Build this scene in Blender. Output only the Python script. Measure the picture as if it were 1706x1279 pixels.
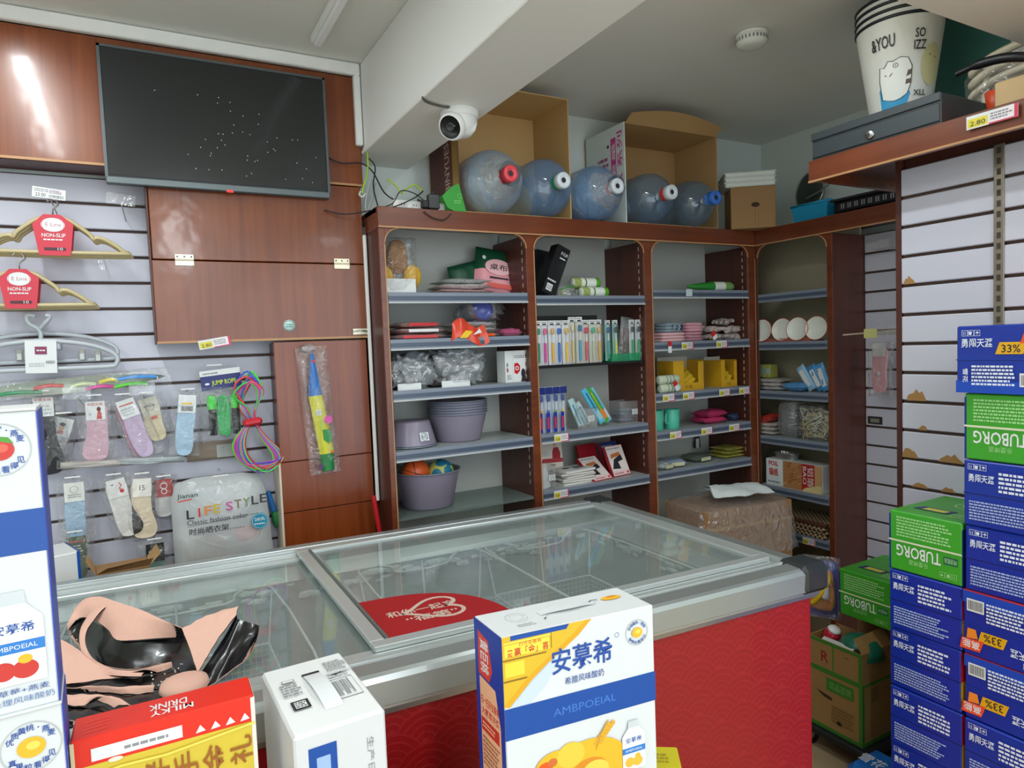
import bpy, math, random
from mathutils import Matrix, Vector, noise

for o in list(bpy.data.objects):
    bpy.data.objects.remove(o)
S = bpy.context.scene
COL = S.collection
PI = math.pi
R = math.radians

# ---------------------------------------------------------------- camera
cam_d = bpy.data.cameras.new('camera')
cam_d.sensor_width = 36.0
cam_d.lens = 1119.46 / 1706 * 36.0
cam_d.clip_start = 0.05
cam = bpy.data.objects.new('camera', cam_d)
COL.objects.link(cam)
S.camera = cam
yaw, pitch, roll = R(28.783), R(3.333), R(-2.229)
fw = Vector((math.sin(yaw)*math.cos(pitch), math.cos(yaw)*math.cos(pitch), -math.sin(pitch)))
ri = Vector((math.cos(yaw), -math.sin(yaw), 0))
up = ri.cross(fw)
r2 = math.cos(roll)*ri + math.sin(roll)*up
u2 = -math.sin(roll)*ri + math.cos(roll)*up
cm = Matrix((r2, u2, -fw)).transposed().to_4x4()
cm.translation = (0, 0, 1.5)
cam.matrix_world = cm

# ---------------------------------------------------------------- world and lights
W = bpy.data.worlds.new('world')
S.world = W
W.use_nodes = True
W.node_tree.nodes['Background'].inputs[0].default_value = (0.80, 0.90, 1.0, 1)
W.node_tree.nodes['Background'].inputs[1].default_value = 2.0
LAMPS = [  # ceiling tubes: x, y, length, watts
    (-0.30, 1.75, 1.2, 9), (0.30, -0.9, 1.2, 14), (-1.2, 0.3, 1.2, 13), (1.6, -0.6, 1.2, 13), (0.4, -2.3, 1.2, 22), (1.35, 1.35, 0.6, 5)]  # last entry: unseen fill lamp added to brighten the back and the bins
for i, (x, y, ln, wt) in enumerate(LAMPS):
    L = bpy.data.lights.new('tube_light', 'AREA')
    L.shape = 'RECTANGLE'; L.size = 0.05; L.size_y = ln
    L.energy = wt; L.color = (0.92, 0.98, 1.0)
    lo = bpy.data.objects.new('tube_light', L)
    COL.objects.link(lo)
    lo.location = (x, y, 2.545)
vs = S.view_settings
vs.view_transform = 'Standard'
vs.look = 'None'
vs.exposure = 0.45
vs.gamma = 1.0
vs.use_curve_mapping = False

# ---------------------------------------------------------------- materials
def lin(h):
    if isinstance(h, str):
        h = tuple(int(h[i:i+2], 16)/255 for i in (0, 2, 4))
    return tuple(c/12.92 if c <= .04045 else ((c+.055)/1.055)**2.4 for c in h) + (1,)
MATS = {}
def base(name):
    m = bpy.data.materials.new(name); m.use_nodes = True
    nt = m.node_tree
    return m, nt, nt.nodes['Principled BSDF']
def mat(h, rough=.5, metal=0, spec=.5, vary=.06, scale=14, bump=0, bscale=60, coat=0, trans=0, emit=0):
    key = (h, rough, metal, spec, vary, scale, bump, bscale, coat, trans, emit)
    if key in MATS: return MATS[key]
    m, nt, b = base('mat_' + str(h))
    N = nt.nodes; Lk = nt.links
    b.inputs['Roughness'].default_value = rough
    b.inputs['Metallic'].default_value = metal
    b.inputs['Specular IOR Level'].default_value = spec
    b.inputs['Coat Weight'].default_value = coat
    b.inputs['Transmission Weight'].default_value = trans
    c = lin(h)
    tc = N.new('ShaderNodeTexCoord')
    no = N.new('ShaderNodeTexNoise'); no.inputs['Scale'].default_value = scale; no.inputs['Detail'].default_value = 4
    Lk.new(tc.outputs['Object'], no.inputs['Vector'])
    mx = N.new('ShaderNodeMix'); mx.data_type = 'RGBA'
    mx.inputs[6].default_value = tuple(v*(1-vary) for v in c[:3]) + (1,)
    mx.inputs[7].default_value = tuple(min(1, v*(1+vary)) for v in c[:3]) + (1,)
    Lk.new(no.outputs['Fac'], mx.inputs[0])
    Lk.new(mx.outputs[2], b.inputs['Base Color'])
    if bump:
        n2 = N.new('ShaderNodeTexNoise'); n2.inputs['Scale'].default_value = bscale; n2.inputs['Detail'].default_value = 3
        Lk.new(tc.outputs['Object'], n2.inputs['Vector'])
        bp = N.new('ShaderNodeBump'); bp.inputs['Strength'].default_value = bump; bp.inputs['Distance'].default_value = .01
        Lk.new(n2.outputs['Fac'], bp.inputs['Height']); Lk.new(bp.outputs['Normal'], b.inputs['Normal'])
    if emit:
        b.inputs['Emission Color'].default_value = c; b.inputs['Emission Strength'].default_value = emit
    MATS[key] = m
    return m
def wood(name, ha, hb, rough=.28, axis='z', coat=.35, sc=1.0):
    m, nt, b = base(name); N = nt.nodes; Lk = nt.links
    tc = N.new('ShaderNodeTexCoord'); mp = N.new('ShaderNodeMapping')
    s = {'z': (34*sc, 34*sc, 1.3*sc), 'x': (1.3*sc, 34*sc, 34*sc), 'y': (34*sc, 1.3*sc, 34*sc)}[axis]
    mp.inputs['Scale'].default_value = s
    Lk.new(tc.outputs['Object'], mp.inputs[0])
    n1 = N.new('ShaderNodeTexNoise'); n1.inputs['Scale'].default_value = 1; n1.inputs['Detail'].default_value = 7; n1.inputs['Roughness'].default_value = .62; n1.inputs['Distortion'].default_value = .5
    Lk.new(mp.outputs[0], n1.inputs['Vector'])
    n2 = N.new('ShaderNodeTexNoise'); n2.inputs['Scale'].default_value = 5; n2.inputs['Detail'].default_value = 2
    Lk.new(tc.outputs['Object'], n2.inputs['Vector'])
    rp = N.new('ShaderNodeValToRGB')
    rp.color_ramp.elements[0].position = .30; rp.color_ramp.elements[0].color = lin(ha)
    rp.color_ramp.elements[1].position = .72; rp.color_ramp.elements[1].color = lin(hb)
    ad = N.new('ShaderNodeMath'); ad.operation = 'MULTIPLY_ADD'; ad.inputs[1].default_value = .35; 
    Lk.new(n2.outputs['Fac'], ad.inputs[0])
    sb = N.new('ShaderNodeMath'); sb.operation = 'MULTIPLY_ADD'; sb.inputs[1].default_value = .8; sb.inputs[2].default_value = -.08
    Lk.new(n1.outputs['Fac'], sb.inputs[0]); Lk.new(sb.outputs[0], ad.inputs[2])
    Lk.new(ad.outputs[0], rp.inputs[0]); Lk.new(rp.outputs[0], b.inputs['Base Color'])
    b.inputs['Roughness'].default_value = rough; b.inputs['Coat Weight'].default_value = coat; b.inputs['Coat Roughness'].default_value = .12
    n3 = N.new('ShaderNodeTexNoise'); n3.inputs['Scale'].default_value = 9
    Lk.new(tc.outputs['Object'], n3.inputs['Vector'])
    bp = N.new('ShaderNodeBump'); bp.inputs['Strength'].default_value = .08; bp.inputs['Distance'].default_value = .02
    Lk.new(n3.outputs['Fac'], bp.inputs['Height']); Lk.new(bp.outputs['Normal'], b.inputs['Coat Normal'])
    return m
def film(name, tint=(1, 1, 1), base_refl=.05, rough=.12, bump=.6, bscale=30, haze=0, ior=1.45, hazecol=(.8, .8, .8)):
    # thin clear plastic or glass: see-through with a Fresnel sheen and a little milky haze
    m = bpy.data.materials.new(name); m.use_nodes = True; nt = m.node_tree; N = nt.nodes; Lk = nt.links
    N.remove(N['Principled BSDF']); out = N['Material Output']
    tr = N.new('ShaderNodeBsdfTransparent'); tr.inputs[0].default_value = tuple(tint) + (1,)
    gl = N.new('ShaderNodeBsdfGlossy'); gl.inputs['Roughness'].default_value = rough
    # Schlick reflectance of a thin two-sided sheet
    fr = N.new('ShaderNodeLayerWeight'); fr.inputs['Blend'].default_value = .5
    pw = N.new('ShaderNodeMath'); pw.operation = 'POWER'; pw.inputs[1].default_value = 4
    Lk.new(fr.outputs['Facing'], pw.inputs[0])
    ad = N.new('ShaderNodeMath'); ad.operation = 'MULTIPLY_ADD'; ad.use_clamp = True; ad.inputs[1].default_value = .7; ad.inputs[2].default_value = base_refl+.03
    Lk.new(pw.outputs[0], ad.inputs[0])
    mx = N.new('ShaderNodeMixShader'); Lk.new(ad.outputs[0], mx.inputs[0]); Lk.new(tr.outputs[0], mx.inputs[1]); Lk.new(gl.outputs[0], mx.inputs[2])
    if bump:
        tc = N.new('ShaderNodeTexCoord'); no = N.new('ShaderNodeTexNoise'); no.inputs['Scale'].default_value = bscale; no.inputs['Detail'].default_value = 2; no.inputs['Distortion'].default_value = 1.2
        Lk.new(tc.outputs['Object'], no.inputs['Vector'])
        bp = N.new('ShaderNodeBump'); bp.inputs['Strength'].default_value = bump; bp.inputs['Distance'].default_value = .02
        Lk.new(no.outputs['Fac'], bp.inputs['Height']); Lk.new(bp.outputs['Normal'], gl.inputs['Normal']); Lk.new(bp.outputs['Normal'], fr.inputs['Normal'])
    last = mx
    if haze:
        df = N.new('ShaderNodeBsdfDiffuse'); df.inputs[0].default_value = tuple(hazecol) + (1,)
        m2 = N.new('ShaderNodeMixShader'); m2.inputs[0].default_value = haze
        Lk.new(mx.outputs[0], m2.inputs[1]); Lk.new(df.outputs[0], m2.inputs[2]); last = m2
    Lk.new(last.outputs[0], out.inputs[0])
    return m

WHITE = mat('eeeeea', .45); PAPER = mat('e2e4e2', .4, vary=.02); BLACK = mat('101113', .4); DARK = mat('1c1d1f', .55)
WOOD = wood('wood_panel', '6c2f0e', '8e4a1c', .3)
WOODX = wood('wood_fascia', '5c2a16', '803f20', .3, 'x')
WOODY = wood('wood_fascia_side', '5c2a16', '803f20', .3, 'y')
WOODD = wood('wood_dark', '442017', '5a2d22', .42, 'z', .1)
WOODL = wood('wood_lower', '74300f', '8e461a', .3)
EDGE = mat('b98a5e', .45)
CREAM = mat('cdb98c', .4); STEEL = mat('c4c6c4', .28, .85, vary=.03); STEEL2 = mat('b4bab8', .3, .7, vary=.03)
CHROME = mat('b8b8b6', .22, 1); ALU = mat('c9cfcd', .33, .55, vary=.04, scale=5)
CARD = mat('b48f5e', .75, vary=.07, scale=6); CARDD = mat('9a764c', .8, vary=.08, scale=6); CARDP = mat('c7a26a', .75, vary=.06, scale=5)
SLAT = mat('c8c8d4', .38, vary=.03, scale=3); GROOVE = mat('4a3428', .6)
RAIL = mat('7f8794', .35, vary=.03); RAILD = mat('4a5566', .3)
SHELFM = mat('a9b1ae', .35, vary=.04); BACKP = mat('bcbeb6', .55, vary=.03, scale=4)
BLUE = mat('0d4fa8', .35, vary=.03); NAVY = mat('16246a', .4); RED = mat('c81a20', .35, vary=.04); REDB = mat('e8341f', .35, vary=.03)
YEL = mat('f0c419', .4); YELG = mat('d8b12a', .35); GREEN = mat('3a9a22', .4); DGREEN = mat('0f4a30', .45); PINK = mat('e8a8b0', .55); ORANGE = mat('e8571c', .4)
INK = mat('26262c', .5); GREY = mat('8a8c8e', .5); LGREY = mat('bcbfc0', .5); CYAN = mat('2a9fd0', .4)
FILM = film('clear_bag', base_refl=.05, bump=.9, haze=.05)
FILMC = film('crinkled_bag', base_refl=.10, rough=.16, bump=1.0, bscale=26, haze=.08, hazecol=(.85, .9, .95))
FILMS = film('smooth_clear_plastic', base_refl=.04, rough=.08, bump=.15, haze=.08)
FILMW = film('shiny_crumpled_bag', base_refl=.22, rough=.22, bump=1.0, bscale=22, haze=.2, hazecol=(.85, .92, .98))
GLASS = film('freezer_glass', (.93, .96, .95), .03, .03, .0, haze=.10, hazecol=(.72, .78, .76))

# ---------------------------------------------------------------- mesh building
class B:
    def __init__(s): s.v = []; s.f = []; s.m = []; s.mats = []; s.sm = []
    def mi(s, m):
        if m not in s.mats: s.mats.append(m)
        return s.mats.index(m)
    def add(s, vs, fs, m, M=None, smooth=False):
        k = len(s.v); i = s.mi(m)
        for p in vs:
            p = Vector(p)
            s.v.append(M @ p if M else p)
        for f in fs:
            s.f.append([k+j for j in f]); s.m.append(i); s.sm.append(smooth)
        return s
    def poly(s, pts, m, M=None): return s.add(pts, [list(range(len(pts)))], m, M)
    def box(s, x0, x1, y0, y1, z0, z1, m, M=None, c=0):
        if c <= 0:
            vs = [(x, y, z) for z in (z0, z1) for y in (y0, y1) for x in (x0, x1)]
            return s.add(vs, [(0,2,3,1),(4,5,7,6),(0,1,5,4),(2,6,7,3),(0,4,6,2),(1,3,7,5)], m, M)
        # chamfered box
        cx, cy, cz = (x0+x1)/2, (y0+y1)/2, (z0+z1)/2; h = ((x1-x0)/2, (y1-y0)/2, (z1-z0)/2)
        c = min(c, min(h)*.9); vs = []; idx = {}
        for sx in (-1, 1):
            for sy in (-1, 1):
                for sz in (-1, 1):
                    for a in range(3):
                        q = [h[0]*sx, h[1]*sy, h[2]*sz]; sg = (sx, sy, sz)
                        for b in range(3):
                            if b != a: q[b] -= c*sg[b]
                        idx[(sx, sy, sz, a)] = len(vs); vs.append((cx+q[0], cy+q[1], cz+q[2]))
        fs = []
        for a in range(3):
            b, d = (a+1) % 3, (a+2) % 3
            for sg in (-1, 1):
                lo = []
                for (p, q) in ((-1,-1),(1,-1),(1,1),(-1,1)):
                    k = [0,0,0]; k[a] = sg; k[b] = p; k[d] = q; lo.append(idx[(k[0],k[1],k[2],a)])
                fs.append(lo if sg > 0 else lo[::-1])
            for p in (-1, 1):
                for q in (-1, 1):
                    k0 = [0,0,0]; k0[b] = p; k0[d] = q; k1 = list(k0); k0[a] = -1; k1[a] = 1
                    lo = [idx[(*k0, b)], idx[(*k1, b)], idx[(*k1, d)], idx[(*k0, d)]]
                    fs.append(lo if p*q < 0 else lo[::-1])
        for sx in (-1, 1):
            for sy in (-1, 1):
                for sz in (-1, 1):
                    t = [idx[(sx,sy,sz,a)] for a in range(3)]
                    fs.append(t if sx*sy*sz > 0 else t[::-1])
        return s.add(vs, fs, m, M)
    def tube(s, pts, r, m, seg=8, closed=False, M=None, cap=True, flat=1.0):
        pts = [Vector(p) for p in pts]; n = len(pts); vs = []; fs = []
        rr = r if isinstance(r, (list, tuple)) else [r]*n
        prev = None
        for i, p in enumerate(pts):
            a = pts[(i-1) % n] if (closed or i > 0) else p
            b = pts[(i+1) % n] if (closed or i < n-1) else p
            t = (b-a)
            t = t.normalized() if t.length > 1e-9 else Vector((0,0,1))
            if prev is None:
                prev = t.orthogonal().normalized()
            nx = (prev - t*prev.dot(t))
            nx = nx.normalized() if nx.length > 1e-6 else t.orthogonal().normalized()
            prev = nx; ny = t.cross(nx)
            for k in range(seg):
                an = 2*PI*k/seg
                vs.append(p + (nx*math.cos(an) + ny*math.sin(an)*flat)*rr[i])
        for i in range(n if closed else n-1):
            j = (i+1) % n
            for k in range(seg):
                l = (k+1) % seg
                fs.append((i*seg+k, i*seg+l, j*seg+l, j*seg+k))
        s.add(vs, fs, m, M, True)
        if cap and not closed:
            s.add(vs[:seg], [list(range(seg))[::-1]], m, M); s.add(vs[-seg:], [list(range(seg))], m, M)
        return s
    def lathe(s, prof, m, seg=24, M=None, smooth=True, sx=1, sy=1):
        vs = []; fs = []
        for r, h in prof:
            for k in range(seg):
                a = 2*PI*k/seg; vs.append((max(r, 1e-4)*math.cos(a)*sx, max(r, 1e-4)*math.sin(a)*sy, h))
        for i in range(len(prof)-1):
            for k in range(seg):
                l = (k+1) % seg
                fs.append((i*seg+k, i*seg+l, (i+1)*seg+l, (i+1)*seg+k))
        return s.add(vs, fs, m, M, smooth)
    def prism(s, out, t, m, M=None, z0=0, smooth=False):
        n = len(out)
        vs = [(x, y, z0) for x, y in out] + [(x, y, z0+t) for x, y in out]
        s.add(vs, [list(range(n))[::-1], [n+i for i in range(n)]], m, M)
        return s.add(vs, [(i, (i+1) % n, n+(i+1) % n, n+i) for i in range(n)], m, M, smooth)
    def grid(s, fn, nu, nv, m, M=None, smooth=True):
        vs = [fn(i/nu, j/nv) for j in range(nv+1) for i in range(nu+1)]
        fs = [(j*(nu+1)+i, j*(nu+1)+i+1, (j+1)*(nu+1)+i+1, (j+1)*(nu+1)+i) for j in range(nv) for i in range(nu)]
        return s.add(vs, fs, m, M, smooth)
    def pillow(s, w, h, d, m, M=None, n=10, seed=0, rough=.15, m2=None, ex=.5):
        # sealed pouch in the local xz plane, base at z=0, bulging in y
        for sg, mm in ((-1, m), (1, m2 or m)):
            def fn(u, v, sg=sg):
                a, b = 2*u-1, 2*v-1
                t = max(0, 1-a**4)**ex*max(0, 1-b**4)**ex
                q = 1+rough*2*noise.noise((u*5+seed*7.3, v*5, seed*3.1+sg))
                return (a*w/2, sg*t*d/2*q, v*h)
            s.grid(fn if sg < 0 else (lambda u, v, f=fn: f(1-u, v)), n, n, mm, M)
        return s
    def lump(s, w, d, h, m, M=None, seed=0, amp=.12, e=.55, nu=20, nv=12, freq=2.2):
        # rounded irregular mass resting on z=0
        def pw(c): return math.copysign(abs(c)**e, c)
        def fn(u, v):
            th = 2*PI*u; ph = PI*(v-.5)
            x = pw(math.cos(ph))*pw(math.cos(th)); y = pw(math.cos(ph))*pw(math.sin(th)); z = pw(math.sin(ph))
            q = 1+amp*2*noise.noise((math.cos(th)*math.cos(ph)*freq+seed*5.7, math.sin(th)*math.cos(ph)*freq+seed, math.sin(ph)*freq+seed*2.3))
            zz = h/2+z*h/2*q
            return (x*w/2*q, y*d/2*q, max(0, zz))
        return s.grid(fn, nu, nv, m, M)
    def build(s, name, parent=None, loc=None, rz=0):
        me = bpy.data.meshes.new(name)
        me.from_pydata([tuple(v) for v in s.v], [], s.f)
        for m in s.mats: me.materials.append(m)
        me.polygons.foreach_set('material_index', s.m)
        me.polygons.foreach_set('use_smooth', s.sm)
        me.update()
        o = bpy.data.objects.new(name, me); COL.objects.link(o)
        if parent: o.parent = parent
        if loc: o.location = loc
        o.rotation_euler[2] = rz
        return o

def tag(o, label, cat, group=None, kind=None):
    o['label'] = label; o['category'] = cat
    if group: o['group'] = group
    if kind: o['kind'] = kind
    return o
def thing(name, label, cat, loc=(0, 0, 0), rz=0, group=None, rx=0, ry=0):
    o = bpy.data.objects.new(name, None); COL.objects.link(o)
    o.empty_display_size = .02
    o.location = loc; o.rotation_euler = (rx, ry, rz)
    return tag(o, label, cat, group)
def struct(name, b, parent=None):
    o = b.build(name, parent)
    if parent is None: o['kind'] = 'structure'
    return o
def part(o, name, parent, loc=(0, 0, 0), rot=(0, 0, 0)):
    # another object sharing the mesh of o
    c = o.copy(); COL.objects.link(c); c.name = name; c.parent = parent; c.location = loc; c.rotation_euler = rot
    return c
def dup(root, loc=None, rz=None, label=None, group=None):
    r = root.copy(); COL.objects.link(r)
    if loc is not None: r.location = loc
    if rz is not None: r.rotation_euler[2] = rz
    if label: r['label'] = label
    if group: r['group'] = group
    for ch in list(root.children):
        c = ch.copy(); COL.objects.link(c); c.parent = r
        for g in list(ch.children):
            d = g.copy(); COL.objects.link(d); d.parent = c
    return r
def smooth_path(pts, n=6, closed=False):
    P = [Vector(p) for p in pts]; out = []; N = len(P)
    for i in range(N if closed else N-1):
        p0 = P[(i-1) % N] if (closed or i > 0) else P[i]; p1 = P[i]; p2 = P[(i+1) % N]
        p3 = P[(i+2) % N] if (closed or i < N-2) else p2
        for k in range(n):
            t = k/n
            out.append(.5*((2*p1)+(p2-p0)*t+(2*p0-5*p1+4*p2-p3)*t*t+(3*p1-p0-3*p2+p3)*t**3))
    if not closed: out.append(P[-1])
    return out

# ---- lettering and flat print
TXT = {}
def text_mesh(s, bold=0):
    bold = min(bold, .013)
    k = (s, bold)
    if k in TXT: return TXT[k]
    cu = bpy.data.curves.new('t', 'FONT'); cu.body = s; cu.size = 1; cu.resolution_u = 2
    cu.align_x = 'LEFT'; cu.offset = bold; cu.fill_mode = 'FRONT'
    ob = bpy.data.objects.new('t', cu); COL.objects.link(ob)
    dg = bpy.context.evaluated_depsgraph_get()
    me = ob.evaluated_get(dg).to_mesh()
    vs = [tuple(v.co) for v in me.vertices]; fs = [tuple(p.vertices) for p in me.polygons]
    ob.evaluated_get(dg).to_mesh_clear()
    bpy.data.objects.remove(ob); bpy.data.curves.remove(cu)
    if not vs: vs, fs = [(0, 0, 0), (.1, 0, 0), (0, .1, 0)], [(0, 1, 2)]
    x0 = min(v[0] for v in vs); x1 = max(v[0] for v in vs); y0 = min(v[1] for v in vs); y1 = max(v[1] for v in vs)
    TXT[k] = (vs, fs, x0, x1, y0, y1)
    return TXT[k]
def face(origin, u, v):
    u = Vector(u).normalized(); v = Vector(v).normalized(); n = u.cross(v)
    m = Matrix((u, v, n)).transposed().to_4x4(); m.translation = origin
    return m
def F_front(w, d, h): return face((-w/2, -d/2, 0), (1, 0, 0), (0, 0, 1))
def F_left(w, d, h): return face((-w/2, d/2, 0), (0, -1, 0), (0, 0, 1))
def F_right(w, d, h): return face((w/2, -d/2, 0), (0, 1, 0), (0, 0, 1))
def F_top(w, d, h): return face((-w/2, -d/2, h), (1, 0, 0), (0, 1, 0))
def printed(parent, M, items, name='print', lift=.0006, step=.00012):
    # flat ink on a face: r rectangle, p polygon, c disc, o ring, t text fitted to a box, l lines of small print
    b = B(); z = lift
    for it in items:
        k = it[0]; z += step
        if k == 'r':
            _, a, c, d, e, m = it; b.poly([(a, c, z), (d, c, z), (d, e, z), (a, e, z)], m, M)
        elif k == 'p':
            b.poly([(x, y, z) for x, y in it[1]], it[2], M)
        elif k == 'c':
            _, x, y, r, m = it[:5]; ry = it[5] if len(it) > 5 else r
            b.poly([(x+r*math.cos(2*PI*i/28), y+ry*math.sin(2*PI*i/28), z) for i in range(28)], m, M)
        elif k == 'o':
            _, x, y, r, t, m = it; n = 32
            vs = [(x+q*math.cos(2*PI*i/n), y+q*math.sin(2*PI*i/n), z) for q in (r-t, r) for i in range(n)]
            b.add(vs, [(i, (i+1) % n, n+(i+1) % n, n+i)[::-1] for i in range(n)], m, M)
        elif k == 't':   # text, x0, y0, x1, y1, mat, rot(quarter turns), bold : stretched to fill the box
            s, x0, y0, x1, y1, m = it[1:7]; rot = it[7] if len(it) > 7 else 0; bd = it[8] if len(it) > 8 else 0
            vs, fs, a0, a1, b0, b1 = text_mesh(s, bd)
            out = []
            for p in vs:
                u = (p[0]-a0)/(a1-a0); v = (p[1]-b0)/(b1-b0)
                if rot == 1: u, v = 1-v, u
                elif rot == 2: u, v = 1-u, 1-v
                elif rot == 3: u, v = v, 1-u
                out.append((x0+u*(x1-x0), y0+v*(y1-y0), z))
            b.add(out, fs, m, M)
        elif k == 'l':   # x0,y0,x1,y1,rows,mat,seed
            _, x0, y0, x1, y1, rows, m, sd = it; rg = random.Random(sd); hh = (y1-y0)/rows
            for r_ in range(rows):
                x = x0; yy = y0+(r_+.2)*hh
                end = x1-(x1-x0)*rg.random()*.25
                while x < end:
                    wd = hh*(.35+rg.random()*.9)
                    b.poly([(x, yy, z), (min(x+wd, x1), yy, z), (min(x+wd, x1), yy+hh*.55, z), (x, yy+hh*.55, z)], m, M); x += wd+hh*.22
        elif k == 'bar':  # barcode
            _, x0, y0, x1, y1, m, sd = it; rg = random.Random(sd); x = x0
            while x < x1:
                wd = (x1-x0)*(.012+rg.random()*.03)
                b.poly([(x, y0, z), (x+wd, y0, z), (x+wd, y1, z), (x, y1, z)], m, M); x += wd+(x1-x0)*(.012+rg.random()*.025)
        elif k == 'ink':  # stroke along a polyline: pts, width, mat
            _, pts, wd, m = it; pts = [Vector((p[0], p[1], 0)) for p in pts]
            L_, R_ = [], []
            for i, p in enumerate(pts):
                t = (pts[min(i+1, len(pts)-1)]-pts[max(i-1, 0)]); t.normalize(); n_ = Vector((-t.y, t.x, 0))*wd/2
                L_.append((p.x+n_.x, p.y+n_.y, z)); R_.append((p.x-n_.x, p.y-n_.y, z))
            n = len(pts)
            b.add(L_+R_, [(i, n+i, n+i+1, i+1) for i in range(n-1)], m, M)
    return b.build(name, parent)

# ================================================================ the room
CEILM = mat('e2e2dc', .8, vary=.05, scale=2, bump=.15, bscale=6); WALLM = mat('dce4de', .75, vary=.04, scale=2)
BEAMM = mat('eeeeea', .6, vary=.03, scale=2); BEAMU = mat('d8d2c6', .7, vary=.03, scale=2)
def tiles_floor():
    m, nt, b = base('floor_tiles'); N = nt.nodes; Lk = nt.links
    tc = N.new('ShaderNodeTexCoord'); no = N.new('ShaderNodeTexNoise'); no.inputs['Scale'].default_value = 6; no.inputs['Detail'].default_value = 5
    Lk.new(tc.outputs['Object'], no.inputs['Vector'])
    rp = N.new('ShaderNodeValToRGB'); rp.color_ramp.elements[0].color = lin('a58f6c'); rp.color_ramp.elements[1].color = lin('c2ad88')
    Lk.new(no.outputs['Fac'], rp.inputs[0]); Lk.new(rp.outputs[0], b.inputs['Base Color']); b.inputs['Roughness'].default_value = .35
    return m
TILE = tiles_floor()
fl = struct('floor', B().box(-2.3, 3.35, -3.2, 2.85, -.1, -.004, mat('6e5f4a', .8)))
ft = B().box(0, .597, 0, .597, -.012, 0, TILE, c=.002).build('tile', fl, (-2.3, -3.2, 0))
for i in range(9):
    for j in range(10):
        if i or j: part(ft, 'tile', fl, (-2.3+.6*i, -3.2+.6*j, 0))
struct('ceiling', B().box(-2.3, 3.35, -3.2, 2.85, 2.6, 2.7, CEILM))
struct('wall_back', B().box(-2.3, 3.35, 2.765, 2.85, 0, 2.6, WALLM))
struct('wall_right', B().box(3.23, 3.35, -3.2, 2.765, 0, 2.6, WALLM))
struct('wall_left', B().box(-2.3, -2.2, -3.2, 2.765, 0, 2.6, WALLM))
# beams under the ceiling
bm = B().box(.807, 1.052, -3.2, 2.765, 2.265, 2.6, BEAMM, c=.004)
bo = struct('trim_1', bm)
bo['label'] = 'white ceiling beam running from the television wall over the camera'
B().box(.80, .812, .2, 2.6, 2.262, 2.275, WHITE, c=.003).build('corner_bead', bo)
b2 = struct('trim_2', B().box(1.052, 3.23, .70, .968, 2.265, 2.6, BEAMU, c=.004))
b2['label'] = 'tan ceiling beam crossing above the stacked bins'
# teal upper wall strip and white frame beyond the bins
w3 = struct('window_1', B().box(2.452, 2.468, 1.12, 1.40, 2.06, 2.598, mat('3f7a70', .6)))
B().box(2.44, 2.475, 1.06, 1.12, 2.06, 2.598, WHITE, c=.004).build('window_frame', w3)
B().box(2.44, 2.475, 1.40, 1.45, 2.06, 2.598, WHITE, c=.004).build('window_frame', w3)

# white moulding around the timber fascia
mo = struct('trim_3', B().box(-2.2, .803, 2.575, 2.60, 2.553, 2.598, WHITE, c=.004))
B().box(.777, .803, 2.575, 2.60, 2.29, 2.553, WHITE, c=.004).build('moulding_upright', mo)
# ceiling tube lamps, the last an added fill light
for i, (x, y, ln, wt) in enumerate(LAMPS):
    t = thing('ceiling_lamp', ['slim white ceiling tube lamp in front of the television wall, mirrored in the timber',
        'slim ceiling tube lamp right above the milk cartons', 'slim ceiling tube lamp far left of the milk cartons',
        'slim ceiling tube lamp above the beer cartons', 'slim ceiling tube lamp behind the foreground cartons', 'short unseen fill lamp added between the two beams'][i], 'lamp', (x, y, 2.6), 0, 'ceiling tube lamps')
    B().box(-.03, .03, -ln/2, ln/2, -.03, 0, WHITE, c=.006).build('housing', t)
    B().box(-.022, .022, -ln/2+.01, ln/2-.01, -.05, -.03, mat('f4f8fa', .3, emit=2), c=.006).build('diffuser', t)
t = thing('ceiling_lamp', 'unlit white ceiling tube beside the beam, upper middle', 'lamp', (.605, 1.88, 2.6), 0)
B().box(-.022, .022, -.54, .54, -.028, 0, WHITE, c=.006).build('housing', t)
B().box(-.014, .014, -.53, .53, -.04, -.028, mat('f6f8f8', .3), c=.005).build('diffuser', t)
# smoke detector
t = thing('smoke_detector', 'round white smoke detector on the ceiling', 'smoke detector', (2.021, 1.763, 2.6), 0)
B().lathe([(.045, 0), (.055, -.004), (.055, -.012), (.048, -.014)], WHITE, 28, None).build('mounting_plate', t)
B().lathe([(.052, -.014), (.055, -.02), (.055, -.034), (.046, -.047), (.03, -.05), (0, -.05)], mat('e4e8e0', .5), 28).build('housing', t)
gb = B()
for k in range(26):
    a = 2*PI*k/26; gb.box(-.003, .003, .0535, .0562, -.034, -.022, GREY, Matrix.Rotation(a, 4, 'Z'))
gb.build('vent_slots', t)

# ================================================================ television wall
def slatwall(name, label, x0, x1, seams, y, M=None, depth=.022):
    # face at local y, seams top to bottom, slats between seams
    t = thing(name, label, 'slatwall')
    if M: t.matrix_world = M
    B().box(x0, x1, y+.012, y+depth, seams[-1], seams[0], GROOVE).build('backing', t)
    for a, b_ in zip(seams, seams[1:]):
        B().box(x0, x1, y, y+.013, b_+.005, a-.005, SLAT, c=.0025).build('slat', t)
    return t
sw = slatwall('slatwall_panel', 'white slatwall panel with dark grooves behind the hangers and socks', -1.0, .50, [2.129-.09*k for k in range(18)], 2.735)
fp = thing('timber_fascia', 'glossy brown timber fascia board carrying the television', 'wall panel', (0, 2.6, 0))
B().box(-2.2, .80, 0, .13, 2.138, 2.552, WOOD, c=.002).build('board', fp)
B().box(-2.2, .80, -.002, .0, 2.138, 2.146, EDGE).build('edge_band', fp)
B().box(-2.2, .055, .004, .13, 2.136, 2.1375, WOODD).build('underside', fp)
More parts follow.
